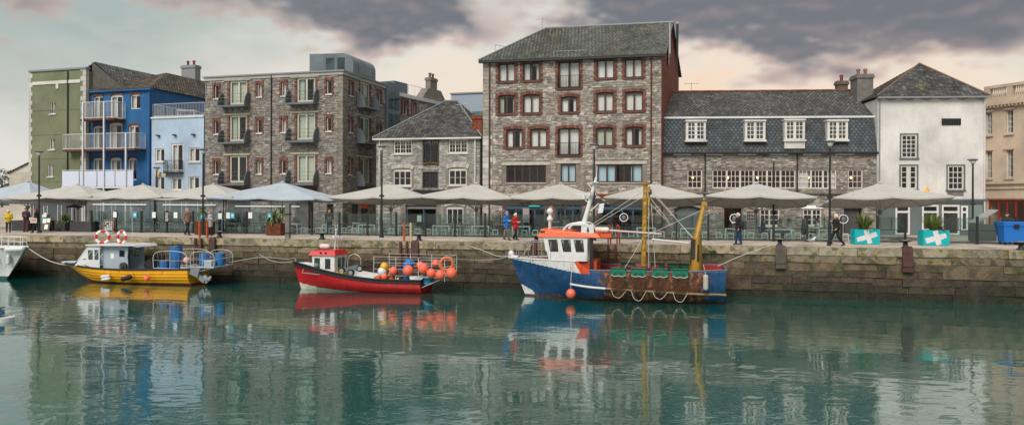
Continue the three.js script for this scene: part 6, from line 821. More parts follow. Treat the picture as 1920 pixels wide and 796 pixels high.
{ // yellow boat
  const bx = -28.45, bz = 1.7, g = boat('yellow_boat', 'yellow open fishing boat with grey cabin moored at the left of the quay', 'boat', bx, bz);
  const o = { L: 9.3, rake: 1.7, rp: 4, top: s => 1.12 - .42 * Math.sin(Math.min(1, s * 1.35) * 1.9) * .62 + .12 * s * s, keel: s => mixN(-.1, -.4, sstep(0, .2, s)), beam: s => 1.25 * Math.pow(sstep(0, .42, s + .05), .5) * (1 - .12 * sstep(.6, 1, s)), q1: 2.4, tr: .12 };
  const H = hullFn({ ...o, step: 7 }), H0 = hullFn(o), vw = .36;
  hullMesh('hull', g, H, M.yellowHull, { v0: vw, nv: 56 }); hullMesh('boot_stripe', g, H0, std([.26, .03, .025], .6), { v0: 0, v1: vw, nv: 6 }); hullMesh('inner_lining', g, H0, M.grayPaint, { v0: .55, inset: .07, nv: 4 });
  sheerTube('gunwale', g, H0, M.rubber, .055, 1, .03);
  deckMesh('deck', g, H0, M.grayPaint, s => .45, .1, .995); deckMesh('foredeck', g, H0, M.grayPaint, s => o.top(s) - .03, 0.005, .22);
  let mb = new MB(); mb.axes(V(.25, 1.18, 0), V(.55, .02, 0), V(0, .05, 0), V(0, 0, .3)); mb.build('bow_platform', std([.50, .56, .62], .5), g);
  mb = new MB(); mb.tube([[.9, 1.12, .5], [1.1, 1.25, .62], [2.3, 1.0, 1.0], [2.6, .92, 1.08]], .03, 14); mb.build('bow_rail', M.greyMetal, g);
  // cabin
  const zw = .92, th = .04, yb = .75, yt = 2.28, wh = M.paint;
  mb = new MB(); { const A = [[1.25, 1.02], [3.05, .78], [3.05, yt], [2.25, yt]]; const sh = new THREE.Shape(A.map(p => new THREE.Vector2(...p))); for (const w of [[[1.72, 1.42], [2.06, 1.42], [2.06, 1.5], [1.98, 2.0]], [[2.24, 1.42], [2.56, 1.42], [2.56, 2.02], [2.2, 2.02]], [[2.68, 1.42], [2.98, 1.42], [2.98, 2.04], [2.68, 2.04]]]) sh.holes.push(new THREE.Path(w.map(p => new THREE.Vector2(...p)))); const ge = new THREE.ExtrudeGeometry(sh, { depth: th, bevelEnabled: false }); mb.geo(ge, new THREE.Matrix4().makeTranslation(0, 0, zw - th)); }
  mb.build('cabin_side', wh, g);
  mb = new MB(); { const sh = new THREE.Shape([[1.25, 1.02], [4.75, .6], [4.75, yt - .1], [4.4, yt], [2.25, yt]].map(p => new THREE.Vector2(...p))); sh.holes.push(new THREE.Path([[3.9, 1.55], [4.4, 1.55], [4.4, 2.0], [3.9, 2.0]].map(p => new THREE.Vector2(...p)))); sh.holes.push(new THREE.Path([[2.24, 1.42], [2.9, 1.42], [2.9, 2.02], [2.24, 2.02]].map(p => new THREE.Vector2(...p)))); mb.geo(new THREE.ExtrudeGeometry(sh, { depth: th, bevelEnabled: false }), new THREE.Matrix4().makeTranslation(0, 0, -zw)); mb.build('cabin_side', M.grayPaint, g); }
  for (const [a, b, c, d, z] of [[2.22, 2.57, 1.42, 2.03, zw - .02], [2.67, 2.99, 1.42, 2.05, zw - .02], [1.72, 2.07, 1.42, 2.0, zw - .02], [3.89, 4.41, 1.54, 2.01, -zw + .02]]) { mb = new MB(); mb.bx(a, b, c, d, z - .004, z + .004); mb.build('cabin_window', M.tintGlass, g); }
  mb = new MB(); mb.quad(V(1.25, 1.02, -zw), V(1.25, 1.02, zw), V(1.55, 1.42, zw), V(1.55, 1.42, -zw)); mb.quad(V(2.12, 2.1, -zw), V(2.12, 2.1, zw), V(2.25, yt, zw), V(2.25, yt, -zw)); for (const z of [-zw, -.32, .32, zw]) mb.bar([1.5, 1.36, z * .97], [2.2, 2.2, z * .97], .05); mb.build('cabin_front', wh, g); mb = new MB(); mb.quad(V(1.56, 1.42, -zw), V(1.56, 1.42, zw), V(2.13, 2.1, zw), V(2.13, 2.1, -zw)); mb.build('windscreen', M.tintGlass, g);
  mb = new MB(); { const s = new THREE.Shape(); s.moveTo(2.15, yt); s.lineTo(5.5, yt + .04); s.lineTo(5.6, yt - .04); s.lineTo(5.5, yt + .09); s.quadraticCurveTo(3.5, yt + .16, 2.1, yt + .07); mb.geo(new THREE.ExtrudeGeometry(s, { depth: 2.1, bevelEnabled: false }), new THREE.Matrix4().makeTranslation(0, 0, -1.05)); } mb.build('cabin_roof', wh, g);
  mb = new MB(); mb.bx(3.05, 3.1, .6, yt, -zw + .05, .1); mb.build('bulkhead', M.grayPaint, g); mb = new MB(); { const sh = new THREE.Shape([[3.06, .6], [4.85, .5], [4.85, yt - .02], [3.06, yt - .02]].map(q => new THREE.Vector2(...q))); sh.holes.push(new THREE.Path([[4.22, 1.62], [4.62, 1.62], [4.62, 2.02], [4.22, 2.02]].map(q => new THREE.Vector2(...q)))); mb.geo(new THREE.ExtrudeGeometry(sh, { depth: .04, bevelEnabled: false }), new THREE.Matrix4().makeTranslation(0, 0, .62)); mb.build('side_screen', M.grayPaint, g); mb = new MB(); mb.bx(3.62, 3.86, 1.5, 1.82, .662, .67); mb.build('paper_sheet', M.paper, g); } mb = new MB(); mb.bx(3.3, 3.45, 1.45, 1.75, -zw + .05, -zw + .07); mb.build('paper_sheet', M.paper, g); mb = new MB(); mb.bx(2.75, 2.9, 1.5, 1.9, -.5, -.45); mb.bx(2.6, 2.74, 1.5, 1.75, -.3, -.25, [.6, .05, .03]); mb.build('cabin_chart', std([.65, .3, .1], .8), g);
  mb = new MB(); mb.geo(new THREE.CylinderGeometry(.24, .24, .14, 18), new THREE.Matrix4().makeRotationX(R90).setPosition(4.6, 1.05, .75)); mb.geo(new THREE.CylinderGeometry(.1, .1, .2, 12), new THREE.Matrix4().makeRotationX(R90).setPosition(4.6, 1.05, .8)); mb.bar([4.6, .5, .7], [4.6, 1.05, .7], .05); mb.build('pot_hauler', std([.05, .045, .04], .6), g);
  mb = new MB(); mb.tube([[4.95, .6, .55], [4.85, 1.5, .6], [5.0, 2.0, .7], [5.6, 2.22, 1.1], [6.1, 2.2, 1.45]], .07, 20, 8); mb.bar([6.0, 2.2, 1.4], [6.3, 2.2, 1.4], .06); mb.build('davit', M.black, g);
  mb = new MB(); mb.bx(4.9, 6.8, .5, .72, -.6, .6); mb.build('engine_box', M.grayPaint, g);
  // stern cage
  const railM = std([.52, .53, .53], .5);
  const cage = (x0, x1, y0, y1, z, nm) => { const c = new MB(); c.tube([[x0, y0, z], [x0, y1 - .2, z], [x0 + .25, y1, z], [x1 - .25, y1, z], [x1, y1 - .2, z], [x1, y0, z]], .021, 30, 6); c.bar([x0, y0, z], [x1, y0, z], .021); c.bar([x0, (y0 + y1) / 2, z], [x1, (y0 + y1) / 2, z], .009); c.bar([(x0 + x1) / 2, y0, z], [(x0 + x1) / 2, y1, z], .016); for (let i = 1; i < 8; i++) c.bar([mixN(x0, x1, i / 8), y0, z], [mixN(x0, x1, i / 8), y1 - .05, z], .004); return c.build(nm, railM, g); };
  cage(7.0, 9.25, 1.02, 1.98, 1.12, 'stern_rail'); cage(7.0, 9.25, 1.02, 1.98, -1.12, 'stern_rail'); cage(9.4, 10.95, 1.15, 2.0, .95, 'stern_rail'); cage(9.4, 10.95, 1.15, 2.0, -.95, 'stern_rail');
  mb = new MB(); mb.bx(8.9, 10.95, 1.08, 1.14, -1.0, 1.0); for (const z of [-.9, 0, .9]) mb.bar([9.2, .7, z], [10.8, 1.08, z], .03); mb.build('stern_platform', M.steel, g);
  mb = new MB(); for (const y of [1.15, 1.6, 1.98]) mb.bar([10.95, y, -.95], [10.95, y, .95], .018); mb.build('stern_rail', railM, g);
  // outboard
  { const m2 = new MB(); m2.axes(V(9.65, .9, .75), V(.3, -.12, 0), V(.1, .28, 0), V(0, 0, .22), null, .02); m2.axes(V(9.95, .5, .75), V(.3, -.22, 0), V(.06, .12, 0), V(0, 0, .12)); const ob = m2.build('outboard_motor', std([.20, .21, .22], .4), g); const m3 = new MB(); m3.axes(V(10.3, .42, .75), V(.16, -.16, 0), V(.1, .1, 0), V(0, 0, .05)); m3.axes(V(10.42, .38, .75), V(.05, -.05, 0), V(.2, .2, 0), V(0, 0, .02)); m3.axes(V(10.42, .38, .75), V(.05, -.05, 0), V(0, 0, .24), V(.02, .02, 0)); m3.build('propeller_leg', std([.30, .31, .32], .4), ob); }
  mb = new MB(); mb.axes(V(6.6, 1.2, .85), V(.2, .1, 0), V(-.12, .28, 0), V(0, 0, .18), null, .02); mb.bar([6.75, 1.4, .9], [7.0, 1.75, .9], .03); mb.build('motor_cowl', M.black, g);
  const ww = (x, y, z) => [bx + x, WL + y, bz + z];
  ringBuoy('red and white lifebuoy on the yellow boat roof nearer the bow', ww(2.9, 2.8, .5), 0, .5, [.62, .02, .02], [.8, .8, .78]); ringBuoy('red and white lifebuoy on the yellow boat roof nearer the stern', ww(4.2, 2.8, .4), 0, -.2, [.62, .02, .02], [.8, .8, .78]);
  { const s = thing('whip_aerial', 'white whip aerial standing on the yellow boat cabin roof', 'aerial', ww(4.5, 2.35, -.2)); const q = new MB(); q.bar([0, 0, 0], [-.1, 2.3, 0], .014); q.bar([0, 0, 0], [0, .12, 0], .04); q.build('rod', M.paint, s); }
  [[7.35, .5, .6, 0], [8.05, .5, .55, 0], [8.0, 1.38, .3, .12], [9.8, 1.15, .2, 0], [10.6, 1.15, -.2, 0]].forEach(([x, y, z, t], i) => barrel('blue plastic drum ' + ['at the front of the yellow boat stern cage', 'second from the front inside the yellow boat stern cage', 'on top of the pair in the yellow boat stern', 'on the yellow boat stern platform, nearer the cabin', 'at the outer end of the yellow boat stern platform'][i], ww(x, y, z), 0, M.barrel, i > 2 ? .75 : .95, i === 2 ? .38 : .3, null, t));
  buoy('pale pink buoy wedged in the yellow boat stern', ww(8.95, 1.5, .7), .2, std([.75, .42, .36], .5)); { const q = thing('bait_box', 'small grey box on the yellow boat stern platform', 'box', ww(10.3, 1.15, .4)); const k = new MB(); k.bx(-.25, .25, 0, .3, -.2, .2); k.build('tray', M.grayPaint, q); const k2 = new MB(); k2.bx(-.27, .27, .3, .34, -.22, .22); k2.build('lid', M.paint, q); }
  fender('white double fender hanging on the yellow hull', ww(3.5, .42, 1.34), ww(4.15, .52, 1.36), .085, M.paint, ww(3.8, .8, 1.2)); fender('white lower fender beside the other on the yellow hull', ww(3.55, .26, 1.34), ww(4.2, .36, 1.36), .085, M.paint); fender('black fender hanging amidships on the yellow hull', ww(5.0, .3, 1.42), ww(5.75, .52, 1.42), .14, M.rubber, ww(5.7, .82, 1.28)); buoy('orange buoy hanging on the yellow hull', ww(6.8, .42, 1.46), .17, M.buoy); rope('thin lanyard of the orange buoy on the yellow hull', [ww(6.8, .62, 1.4), ww(6.8, .75, 1.36), ww(6.8, .88, 1.3)], .012);
  rope('white mooring rope sagging between white bow and yellow boat', [[-31.2, -.75, 2.0], [-30.6, -1.1, 1.95], [-29.8, -1.5, 1.85], [-28.9, -1.72, 1.75], [-28.0, -1.74, 1.7]], .03);
  rope('mooring line from yellow boat stern to the quay wall', [ww(10.9, 1.3, -.6), [-15.6, -1.1, .6], [-14.2, -1.2, .3], [-13.2, -1.1, .9], [-12.6, -1.15, 1.9]], .014);
}
{ // red boat
  const bx = -12.5, bz = 2.2, g = boat('red_boat', 'red fishing boat with white wheelhouse and red roof moored mid quay', 'boat', bx, bz);
  const o = { L: 8.1, rake: .55, rp: 4, top: s => 1.62 - .82 * sstep(-.15, .75, s) - .04 * s, keel: s => -.4, beam: s => 1.28 * Math.pow(sstep(0, .45, s + .05), .55) * (1 - .08 * sstep(.7, 1, s)), q0: 1.3, q1: 2.8 };
  const H = hullFn(o), vt = s => 1 - .2 / (o.top(s) + .4), yv = (s, y) => (y + .4) / (o.top(s) + .4);
  const red = [.56, .010, .013], dk = [.03, .008, .008], wt = [.62, .58, .48];
  hullMesh('hull', g, H, std([1, 1, 1], .34, { map: T.hull }), { ns: 120, nv: 40, v1: .88, col: (s, y, p) => { const st = pn.noise(p.x * 2, p.y * 3, 1) * .5 + .5, bl = .38 * Math.pow(1 - s, 3.2) - .02; if (y < bl) return wt; if (y < bl + .03) return dk; const k = .85 + .3 * st - (pn.noise(p.x * 9, p.y * 1.2, 4) > .42 ? .25 : 0); return red.map(v => v * k); } });
  hullMesh('black_strake', g, H, M.rubber, { v0: .88, v1: 1, nv: 3 }); sheerTube('gunwale', g, H, M.rubber, .05, 1, .0); sheerTube('rubbing_strake', g, H, M.rubber, .045, .88, .02);
  hullMesh('inner_lining', g, H, M.paint, { v0: .5, inset: .07, nv: 4 }); deckMesh('deck', g, H, std([.45, .43, .40], .7, { map: T.grain }), s => .42, .06, .995); deckMesh('foredeck', g, H, std([.62, .58, .50], .6), s => o.top(s) - .12, .01, .16);
  // wheelhouse
  const x0 = 1.5, x1 = 2.85, z = .74, y0 = .42, y1 = 2.0;
  const side = (zz, holes, m) => { const s = new THREE.Shape([[x0 + .08, 1.12], [x1, .6], [x1, y1], [x0 - .02, y1]].map(p => new THREE.Vector2(...p))); for (const [a, b, c, d] of holes) s.holes.push(new THREE.Path([[a, c], [b, c], [b, d], [a, d]].map(p => new THREE.Vector2(...p)))); const mb = new MB(); mb.geo(new THREE.ExtrudeGeometry(s, { depth: .04, bevelEnabled: false }), new THREE.Matrix4().makeTranslation(0, 0, zz - .02)); mb.build('wheelhouse_side', M.paint, g); for (const [a, b, c, d] of holes) { const q = new MB(); q.bx(a, b, c, d, zz - .005, zz + .005); q.build('window', M.tintGlass, g); } };
  side(z, [[1.62, 1.98, 1.25, 1.85], [2.28, 2.62, 1.22, 1.82]]); side(-z, [[1.62, 1.98, 1.25, 1.85], [2.28, 2.62, 1.22, 1.82]]);
  let mb = new MB(); mb.bx(x1 - .02, x1 + .02, y0, 1.25, -z, z); mb.bx(x1 - .02, x1 + .02, 1.85, y1, -z, z); mb.bx(x1 - .02, x1 + .02, 1.25, 1.85, -z, -.6); mb.bx(x1 - .02, x1 + .02, 1.25, 1.85, .35, z); mb.bx(x1 - .021, x1 + .021, 1.25, 1.85, -.16, -.1); mb.build('wheelhouse_back', M.paint, g); mb = new MB(); mb.bx(x1 - .006, x1 + .006, 1.25, 1.85, -.6, .35); mb.build('rear_window', M.tintGlass, g);
  mb = new MB(); mb.bx(x0 + .04, x0 + .09, 1.1, 1.3, -z, z); mb.bx(x0 - .02, x0 + .03, 1.85, y1, -z, z); for (const q of [-z + .05, 0, z - .05]) mb.bx(x0 - .01, x0 + .03, 1.3, 1.85, q - .05, q + .05); mb.build('wheelhouse_front', M.paint, g); mb = new MB(); mb.bx(x0, x0 + .008, 1.3, 1.85, -z, z); mb.build('front_window', M.tintGlass, g);
  mb = new MB(); { const A = [V(x0 - .22, y1, -z - .12), V(x1 + .12, y1, -z - .12), V(x1 + .12, y1, z + .12), V(x0 - .22, y1, z + .12)], B = [V(x0 - .05, y1 + .24, -z), V(x1, y1 + .3, -z), V(x1, y1 + .3, z), V(x0 - .05, y1 + .24, z)]; for (let i = 0; i < 4; i++) { const n = (i + 1) % 4; mb.quad(A[i], A[n], B[n], B[i]); } mb.quad(...A); mb.quad(...B); } const rf = mb.build('wheelhouse_roof', M.red, g);
  for (const x of [2.05, 2.35]) { mb = new MB(); mb.geo(new THREE.CylinderGeometry(.06, .06, .05, 10), new THREE.Matrix4().makeRotationX(R90).setPosition(x, y1 + .14, z + .09)); mb.build('deck_lamp', M.black, rf); }
  mb = new MB(); mb.geo(new THREE.CapsuleGeometry(.15, .36, 5, 12), new THREE.Matrix4().makeRotationZ(R90).setPosition(2.0, y1 + .48, .2)); mb.build('liferaft_canister', std([.66, .56, .54], .5), rf);
  mb = new MB(); mb.bar([2.6, y1 + .3, -.25], [2.6, y1 + 1.35, 0], .022); mb.bar([2.6, y1 + .3, .25], [2.6, y1 + 1.35, 0], .022); mb.bar([2.6, y1 + .95, -.35], [2.6, y1 + .95, .35], .02); for (const zz of [-.3, 0, .3]) mb.bx(2.54, 2.66, y1 + .95, y1 + 1.1, zz - .05, zz + .05); mb.ball(2.6, y1 + 1.42, 0, .07); mb.build('aerial_mast', M.paint, g); mb = new MB(); mb.bar([2.8, y1 + .3, .5], [2.78, y1 + 1.75, .5], .013); mb.build('whip_aerial', M.paint, g);
  mb = new MB(); mb.bar([3.3, .5, .3], [3.4, 1.1, .5], .06); mb.axes(V(3.85, 1.25, .6), V(.45, .12, 0), V(-.05, .16, 0), V(0, 0, .1)); mb.build('hauler_frame', M.greyMetal, g); mb = new MB(); mb.tube([[3.6, 1.4, .6], [3.65, 1.9, .6], [4.0, 2.1, .6], [4.35, 1.9, .6], [4.4, 1.45, .6]], .025, 20); mb.build('hauler_hoop', M.steel, g); for (const [x, y, r] of [[3.3, 1.15, .21], [3.85, 1.05, .2], [4.4, 1.3, .19]]) { mb = new MB(); mb.geo(new THREE.CylinderGeometry(r, r, .12, 18), new THREE.Matrix4().makeRotationX(R90).setPosition(x, y, .72)); const w = mb.build('hauler_wheel', M.black, g); mb = new MB(); mb.geo(new THREE.CylinderGeometry(r * .6, r * .6, .14, 16), new THREE.Matrix4().makeRotationX(R90).setPosition(x, y, .725)); mb.build('wheel_disc', M.steel, w); }
  mb = new MB(); mb.path([[.9, 1.25, .6], [.95, 1.0, .9], [2.2, .95, 1.15]], .02); mb.build('bow_rail', M.steel, g);
  // stern cage
  mb = new MB(); for (const z0 of [1.15, -1.15]) { for (const x of [5.4, 6.7, 8.0, 9.5]) mb.bar([x, .75, z0], [x, 2.02, z0], .015); for (const y of [1.0, 1.35, 1.7, 2.02]) mb.bar([5.4, y, z0], [9.5, y, z0], .008); } for (const y of [1.0, 1.5, 2.02]) mb.bar([9.5, y, -1.15], [9.5, y, 1.15], .016); mb.build('stern_cage', M.paint, g); mb = new MB(); mb.bx(7.9, 9.5, .92, .98, -1.15, 1.15); mb.bar([8.1, .35, .9], [9.4, .92, .9], .035); mb.bar([8.1, .35, -.9], [9.4, .92, -.9], .035); mb.build('stern_platform', M.steel, g);
  const ww = (x, y, zz) => [bx + x, WL + y, bz + zz];
  [[6.0, 1.48, 1.1, .22, 'y'], [5.9, 1.2, 1.15, .26, 'w'], [6.05, .95, 1.2, .2, 'o'], [6.55, 1.25, 1.15, .24, 'o'], [7.45, 1.3, 1.25, .3, 'o'], [8.3, 1.42, 1.2, .3, 'o'], [7.95, 1.55, .7, .22, 'o'], [8.75, 1.18, 1.2, .26, 'o'], [9.25, 1.1, 1.15, .27, 'o'], [9.85, 1.2, 1.0, .31, 'o'], [8.75, 1.65, .4, .22, 'o']].forEach(([x, y, zz, r, c], i) => buoy({ y: 'yellow round buoy on the red boat stern cage', w: 'white round buoy beneath the yellow one on the red boat', o: 'orange round buoy on the red boat, number ' }[c] + (c === 'o' ? '' : ''), ww(x, y, zz), r, c === 'y' ? M.buoyYellow : c === 'w' ? M.paint : M.buoy));
  const obs = scene.children.filter(q => q.name.startsWith('buoy') && q.userData.label.startsWith('orange round')).sort((a, b) => a.position.x - b.position.x), words = ['leftmost and lowest', 'second', 'third, very large', 'fourth', 'fifth, very large', 'sixth', 'seventh', 'eighth', 'rightmost and outermost']; obs.forEach((q, i) => { q.userData.label = 'orange round buoy on the red boat stern, ' + words[i] + (i ? (i < 8 ? ' counted from the left' : '') : ' of the cluster'); });
  barrel('blue plastic drum standing on the red boat deck', ww(6.95, .42, .5), 0, M.barrel, .9, .3); barrel('blue plastic drum lying tilted above the other on the red boat', ww(7.0, 1.3, .3), .3, M.wheelBlue, .55, .28, null, -.5); barrel('pale blue drum at the stern of the red boat', ww(8.35, .5, .6), 0, std([.03, .25, .42], .5), .65, .28);
  { const q = thing('fish_box', 'yellow fish box on the red boat deck behind the wheelhouse', 'box', ww(3.15, .78, .85)); let k = new MB(); k.bx(-.38, .38, 0, .3, -.24, -.21); k.bx(-.38, .38, 0, .3, .21, .24); k.bx(-.38, -.35, 0, .3, -.21, .21); k.bx(.35, .38, 0, .3, -.21, .21); k.bx(-.35, .35, 0, .03, -.21, .21); k.build('tray', M.buoyYellow, q); k = new MB(); k.bx(-.41, .41, .27, .31, -.27, -.24); k.bx(-.41, .41, .27, .31, .24, .27); k.build('rim', M.buoyYellow, q); }
  { const q = thing('net_heap', 'heap of orange netting on the red boat deck', 'net', ww(5.95, .72, .85)); const k = new MB(); for (let i = 0; i < 26; i++) k.tube([[rr(-.6, .6), rr(0, .2), rr(-.2, .25)], [rr(-.6, .6), rr(.05, .3), rr(-.2, .25)], [rr(-.6, .6), rr(0, .2), rr(-.2, .25)]], .035, 8, 5); k.build('strands', M.orange, q); }
  { const q = thing('rope_heap', 'tangle of brown rope and pots in the red boat', 'rope', ww(6.6, .6, .8)); const k = new MB(); for (let i = 0; i < 34; i++) k.tube([[rr(-.5, .5), rr(0, .7), rr(-.3, .3)], [rr(-.5, .5), rr(.1, .75), rr(-.3, .3)], [rr(-.5, .5), rr(0, .6), rr(-.3, .3)]], .016, 8, 5, vary([.16, .08, .04], .4)); k.build('coils', std([1, 1, 1], .9), q); }
  ringBuoy('orange lifebuoy hung at the stern of the red boat', ww(9.6, 1.7, 1.1), 0, .2, [.65, .12, .03], [.65, .12, .03], .32, .075);
  rope('mooring line from the red boat bow to the quay wall', [ww(.1, 1.6, 0), [-13.6, -1.3, 1.6], [-14.8, -1.25, .9], [-16, -.95, .2]], .014); rope('mooring line from the red boat stern to the quay wall', [ww(9.5, 1.9, 0), [-2, -1.0, .5], [-.8, -.95, .2], [-.2, -.8, .12]], .014);
}
{ // blue trawler
  const bx = .48, bz = 2.3, g = boat('blue_trawler', 'large blue and white trawler with rusty sides and orange wheelhouse roof', 'trawler', bx, bz);
  const o = { L: 11.2, rake: 1.0, rp: 5, top: s => s < .34 ? 2.05 : s < .4 ? mixN(2.05, 1.62, (s - .34) / .06) : 1.62 + .12 * sstep(.75, 1, s), keel: s => -.5, beam: s => 1.92 * Math.pow(sstep(0, .5, s + .06), .7) * (1 - .16 * sstep(.86, 1, s)), q0: 1.0, q1: 3.4, tr: .1 };
  const H = hullFn(o);
  const blue = [.010, .066, .175], white = [.72, .72, .70], rust = [.14, .05, .022], dkr = [.06, .03, .02], org = [.66, .07, .012], lite = [.34, .12, .04];
  hullMesh('hull', g, H, std([1, 1, 1], .5, { map: T.hull }), { ns: 260, nv: 70, col: (s, y, p) => {
    const bd = mixN(2.0, 1.42, Math.min(1, s / .36)), n = fbm3(p.x * 1.6, p.y * 2.2, 3, 5), n2 = fbm3(p.x * 5, p.y * 3, 8, 4), st = fbm3(p.x * 7, p.y * .5, 2, 4);
    if (s < .4 && y > bd) { return s > .325 + (2.05 - y) * .05 ? org : white.map(v => v * (.95 + n2 * .15)); }
    if (s < .075 - y * .03 && y < .62 - s * 4.6 && y > .1) return white;
    let c = blue.map(v => v * (1 + n * .6 + n2 * .5));
    const reg = sstep(.42, .52, s) * (1 - sstep(.86, .93, s)) * .5 + sstep(.3, .05, y) * .3, rm = sstep(.12, .36, reg + n * .7 + st * .55 - .08 + (s > .44 && s < .92 ? .2 : 0)); const rc = n2 > .12 ? lite : n > .05 ? rust : dkr; c = c.map((v, i) => mixN(v, rc[i], rm));
    if (y < .1 + n2 * .06) c = [.12, .05, .035].map(v => v * (1 + n2)); if (y > o.top(s) - .07 && s > .4) c = c.map((v, i) => mixN(v, white[i] * .6, .5 - rm * .3)); return c;
  } });
  hullMesh('inner_bulwark', g, H, std([.40, .02, .015], .6), { v0: .6, inset: .08, nv: 4, s0: .3 }); deckMesh('deck', g, H, std([.14, .08, .055], .85, { map: T.rust }), s => .95, .3, .995); deckMesh('foredeck', g, H, std([.30, .05, .05], .7), s => 2.0, .01, .345);
  sheerTube('gunwale', g, H, std([.10, .13, .20], .6), .045, 1, 0, .4, 1); sheerTube('foredeck_edge', g, H, M.paint, .04, 1, 0, 0, .34, true, false);
  sheerTube('rub_rail', g, H, std([.60, .42, .30], .7, { map: T.rust }), .06, s => (mixN(.86, .5, Math.pow((s - .3) / .7, .6)) + .5) / (o.top(s) + .5), .04, .3, 1, true, true); sheerTube('rub_rail', g, H, M.paint, .064, s => (mixN(.86, .5, Math.pow((s - .3) / .7, .6)) + .5) / (o.top(s) + .5), .05, .3, .47, true, false);
  let mb = new MB(); mb.tube([[-.12, 2.05, 0], [.1, 2.1, .12], [.5, 2.08, .4]], .09, 10, 8); mb.ball(.0, 2.25, .05, .17, null, 1, 1.1, .8); mb.build('bow_roller', M.paint, g);
  mb = new MB(); for (let i = 0; i < 5; i++) { const p = H(.03 + i * .045, 1, 1); for (const s of [1, -1]) mb.bar([p.x, 2.05, p.z * s * .93], [p.x, 2.95, p.z * s * .9], .02); } { const pts = s => [0, 1, 2, 3, 4].map(i => { const p = H(.03 + i * .045, 1, 1); return V(p.x, 2.95, p.z * s * .9); }); for (const s of [1, -1]) mb.path(pts(s), .02); } mb.build('bow_rail', M.steel, g);
  // wheelhouse
  const x0 = 1.95, x1 = 4.45, y0 = 2.0, y1 = 3.24, z = 1.15, rk = .22;
  const side = zz => { const s = new THREE.Shape([[x0 + rk + .1, y0], [x1 - .25, y0], [x1 - .15, y1], [x0, y1]].map(p => new THREE.Vector2(...p))), hs = [2.25, 2.93, 3.6].map(a => [[a + .1, 2.5], [a + .5, 2.5], [a + .44, 3.1], [a - .02, 3.1]]); for (const h of hs) s.holes.push(new THREE.Path(h.map(p => new THREE.Vector2(...p)))); const m2 = new MB(); m2.geo(new THREE.ExtrudeGeometry(s, { depth: .05, bevelEnabled: false }), new THREE.Matrix4().makeTranslation(0, 0, zz - .025)); m2.build('wheelhouse_side', M.paint, g); for (const h of hs) { const q = new MB(); q.quad(...h.map(p => V(p[0], p[1], zz))); const w = q.build('window', M.tintGlass, g); const r = new MB(); for (let i = 0; i < 4; i++) { const a = h[i], b = h[(i + 1) % 4]; r.bar([a[0], a[1], zz + Math.sign(zz) * .03], [b[0], b[1], zz + Math.sign(zz) * .03], .018); } r.build('window_rubber', M.rubber, w); } };
  side(z); side(-z);
  mb = new MB(); const fx = y => mixN(x0 + rk + .1, x0, (y - y0) / (y1 - y0)); mb.quad(V(fx(y0), y0, -z), V(fx(y0), y0, z), V(fx(2.5), 2.5, z), V(fx(2.5), 2.5, -z)); mb.quad(V(fx(3.1), 3.1, -z), V(fx(3.1), 3.1, z), V(fx(y1), y1, z), V(fx(y1), y1, -z)); for (const q of [-1.08, -.36, .36, 1.08]) mb.axes(V(fx(2.8), 2.8, q), V(.03, 0, 0), V(-.05, .31, 0), V(0, 0, .07)); mb.build('wheelhouse_front', M.paint, g); mb = new MB(); mb.quad(V(fx(2.5), 2.5, -z), V(fx(2.5), 2.5, z), V(fx(3.1), 3.1, z), V(fx(3.1), 3.1, -z)); mb.build('front_windows', M.tintGlass, g);
  mb = new MB(); mb.bx(x1 - .22, x1 - .17, y0, y1, -z, .3); mb.bx(x1 - .22, x1 - .17, y0, y1, .95, z); mb.bx(x1 - .22, x1 - .17, 3.0, y1, .3, .95); mb.build('wheelhouse_back', M.paint, g); mb = new MB(); mb.bx(x1 - .05, x1 + .12, .95, y1, z - .12, z); mb.build('black_pillar', M.black, g); mb = new MB(); mb.bx(3.9, 4.75, .95, 2.0, -z, z - .13); mb.build('lower_house', std([.50, .05, .01], .5), g);
  mb = new MB(); { const A = [[x0 - .3, -z - .1], [x1 + .5, -z - .1], [x1 + .5, z + .1], [x0 - .3, z + .1]].map(p => V(p[0], y1, p[1])), B = [[x0 - .12, -z], [x1 + .35, -z], [x1 + .35, z], [x0 - .12, z]].map((p, i) => V(p[0], i === 1 || i === 2 ? y1 + .2 : y1 + .42, p[1])); for (let i = 0; i < 4; i++) { const n = (i + 1) % 4; mb.quad(A[i], A[n], B[n], B[i]); } mb.quad(...A); mb.quad(...B); } const roof = mb.build('wheelhouse_roof', std([.72, .10, .012], .45), g);
  mb = new MB(); mb.bx(x1 + .45, x1 + 1.0, y1 - .02, y1 + .16, -.6, .6); mb.build('roof_extension', std([.72, .10, .012], .45), roof); mb = new MB(); mb.quad(V(1.76, 3.34, z + .06), V(2.05, 3.34, z + .06), V(2.05, 3.56, z + .04), V(1.8, 3.56, z + .04)); mb.build('dark_panel', M.black, roof);
  mb = new MB(); mb.tube([[3.0, 3.6, z - .1], [3.3, 3.88, z - .1], [4.2, 3.92, z - .1], [4.5, 3.6, z - .1]], .07, 16, 6); mb.tube([[3.0, 3.6, -z + .1], [3.3, 3.88, -z + .1], [4.2, 3.92, -z + .1], [4.5, 3.6, -z + .1]], .07, 16, 6); mb.bx(3.95, 4.6, 3.45, 3.92, z - .14, z - .02); mb.bx(3.3, 4.2, 3.86, 3.96, -z, z); mb.build('roof_gantry', M.paint, g); mb = new MB(); mb.geo(new THREE.CylinderGeometry(.01, .1, .25, 3), new THREE.Matrix4().makeRotationX(0).setPosition(4.3, 3.68, z)); mb.build('vent_opening', M.black, g);
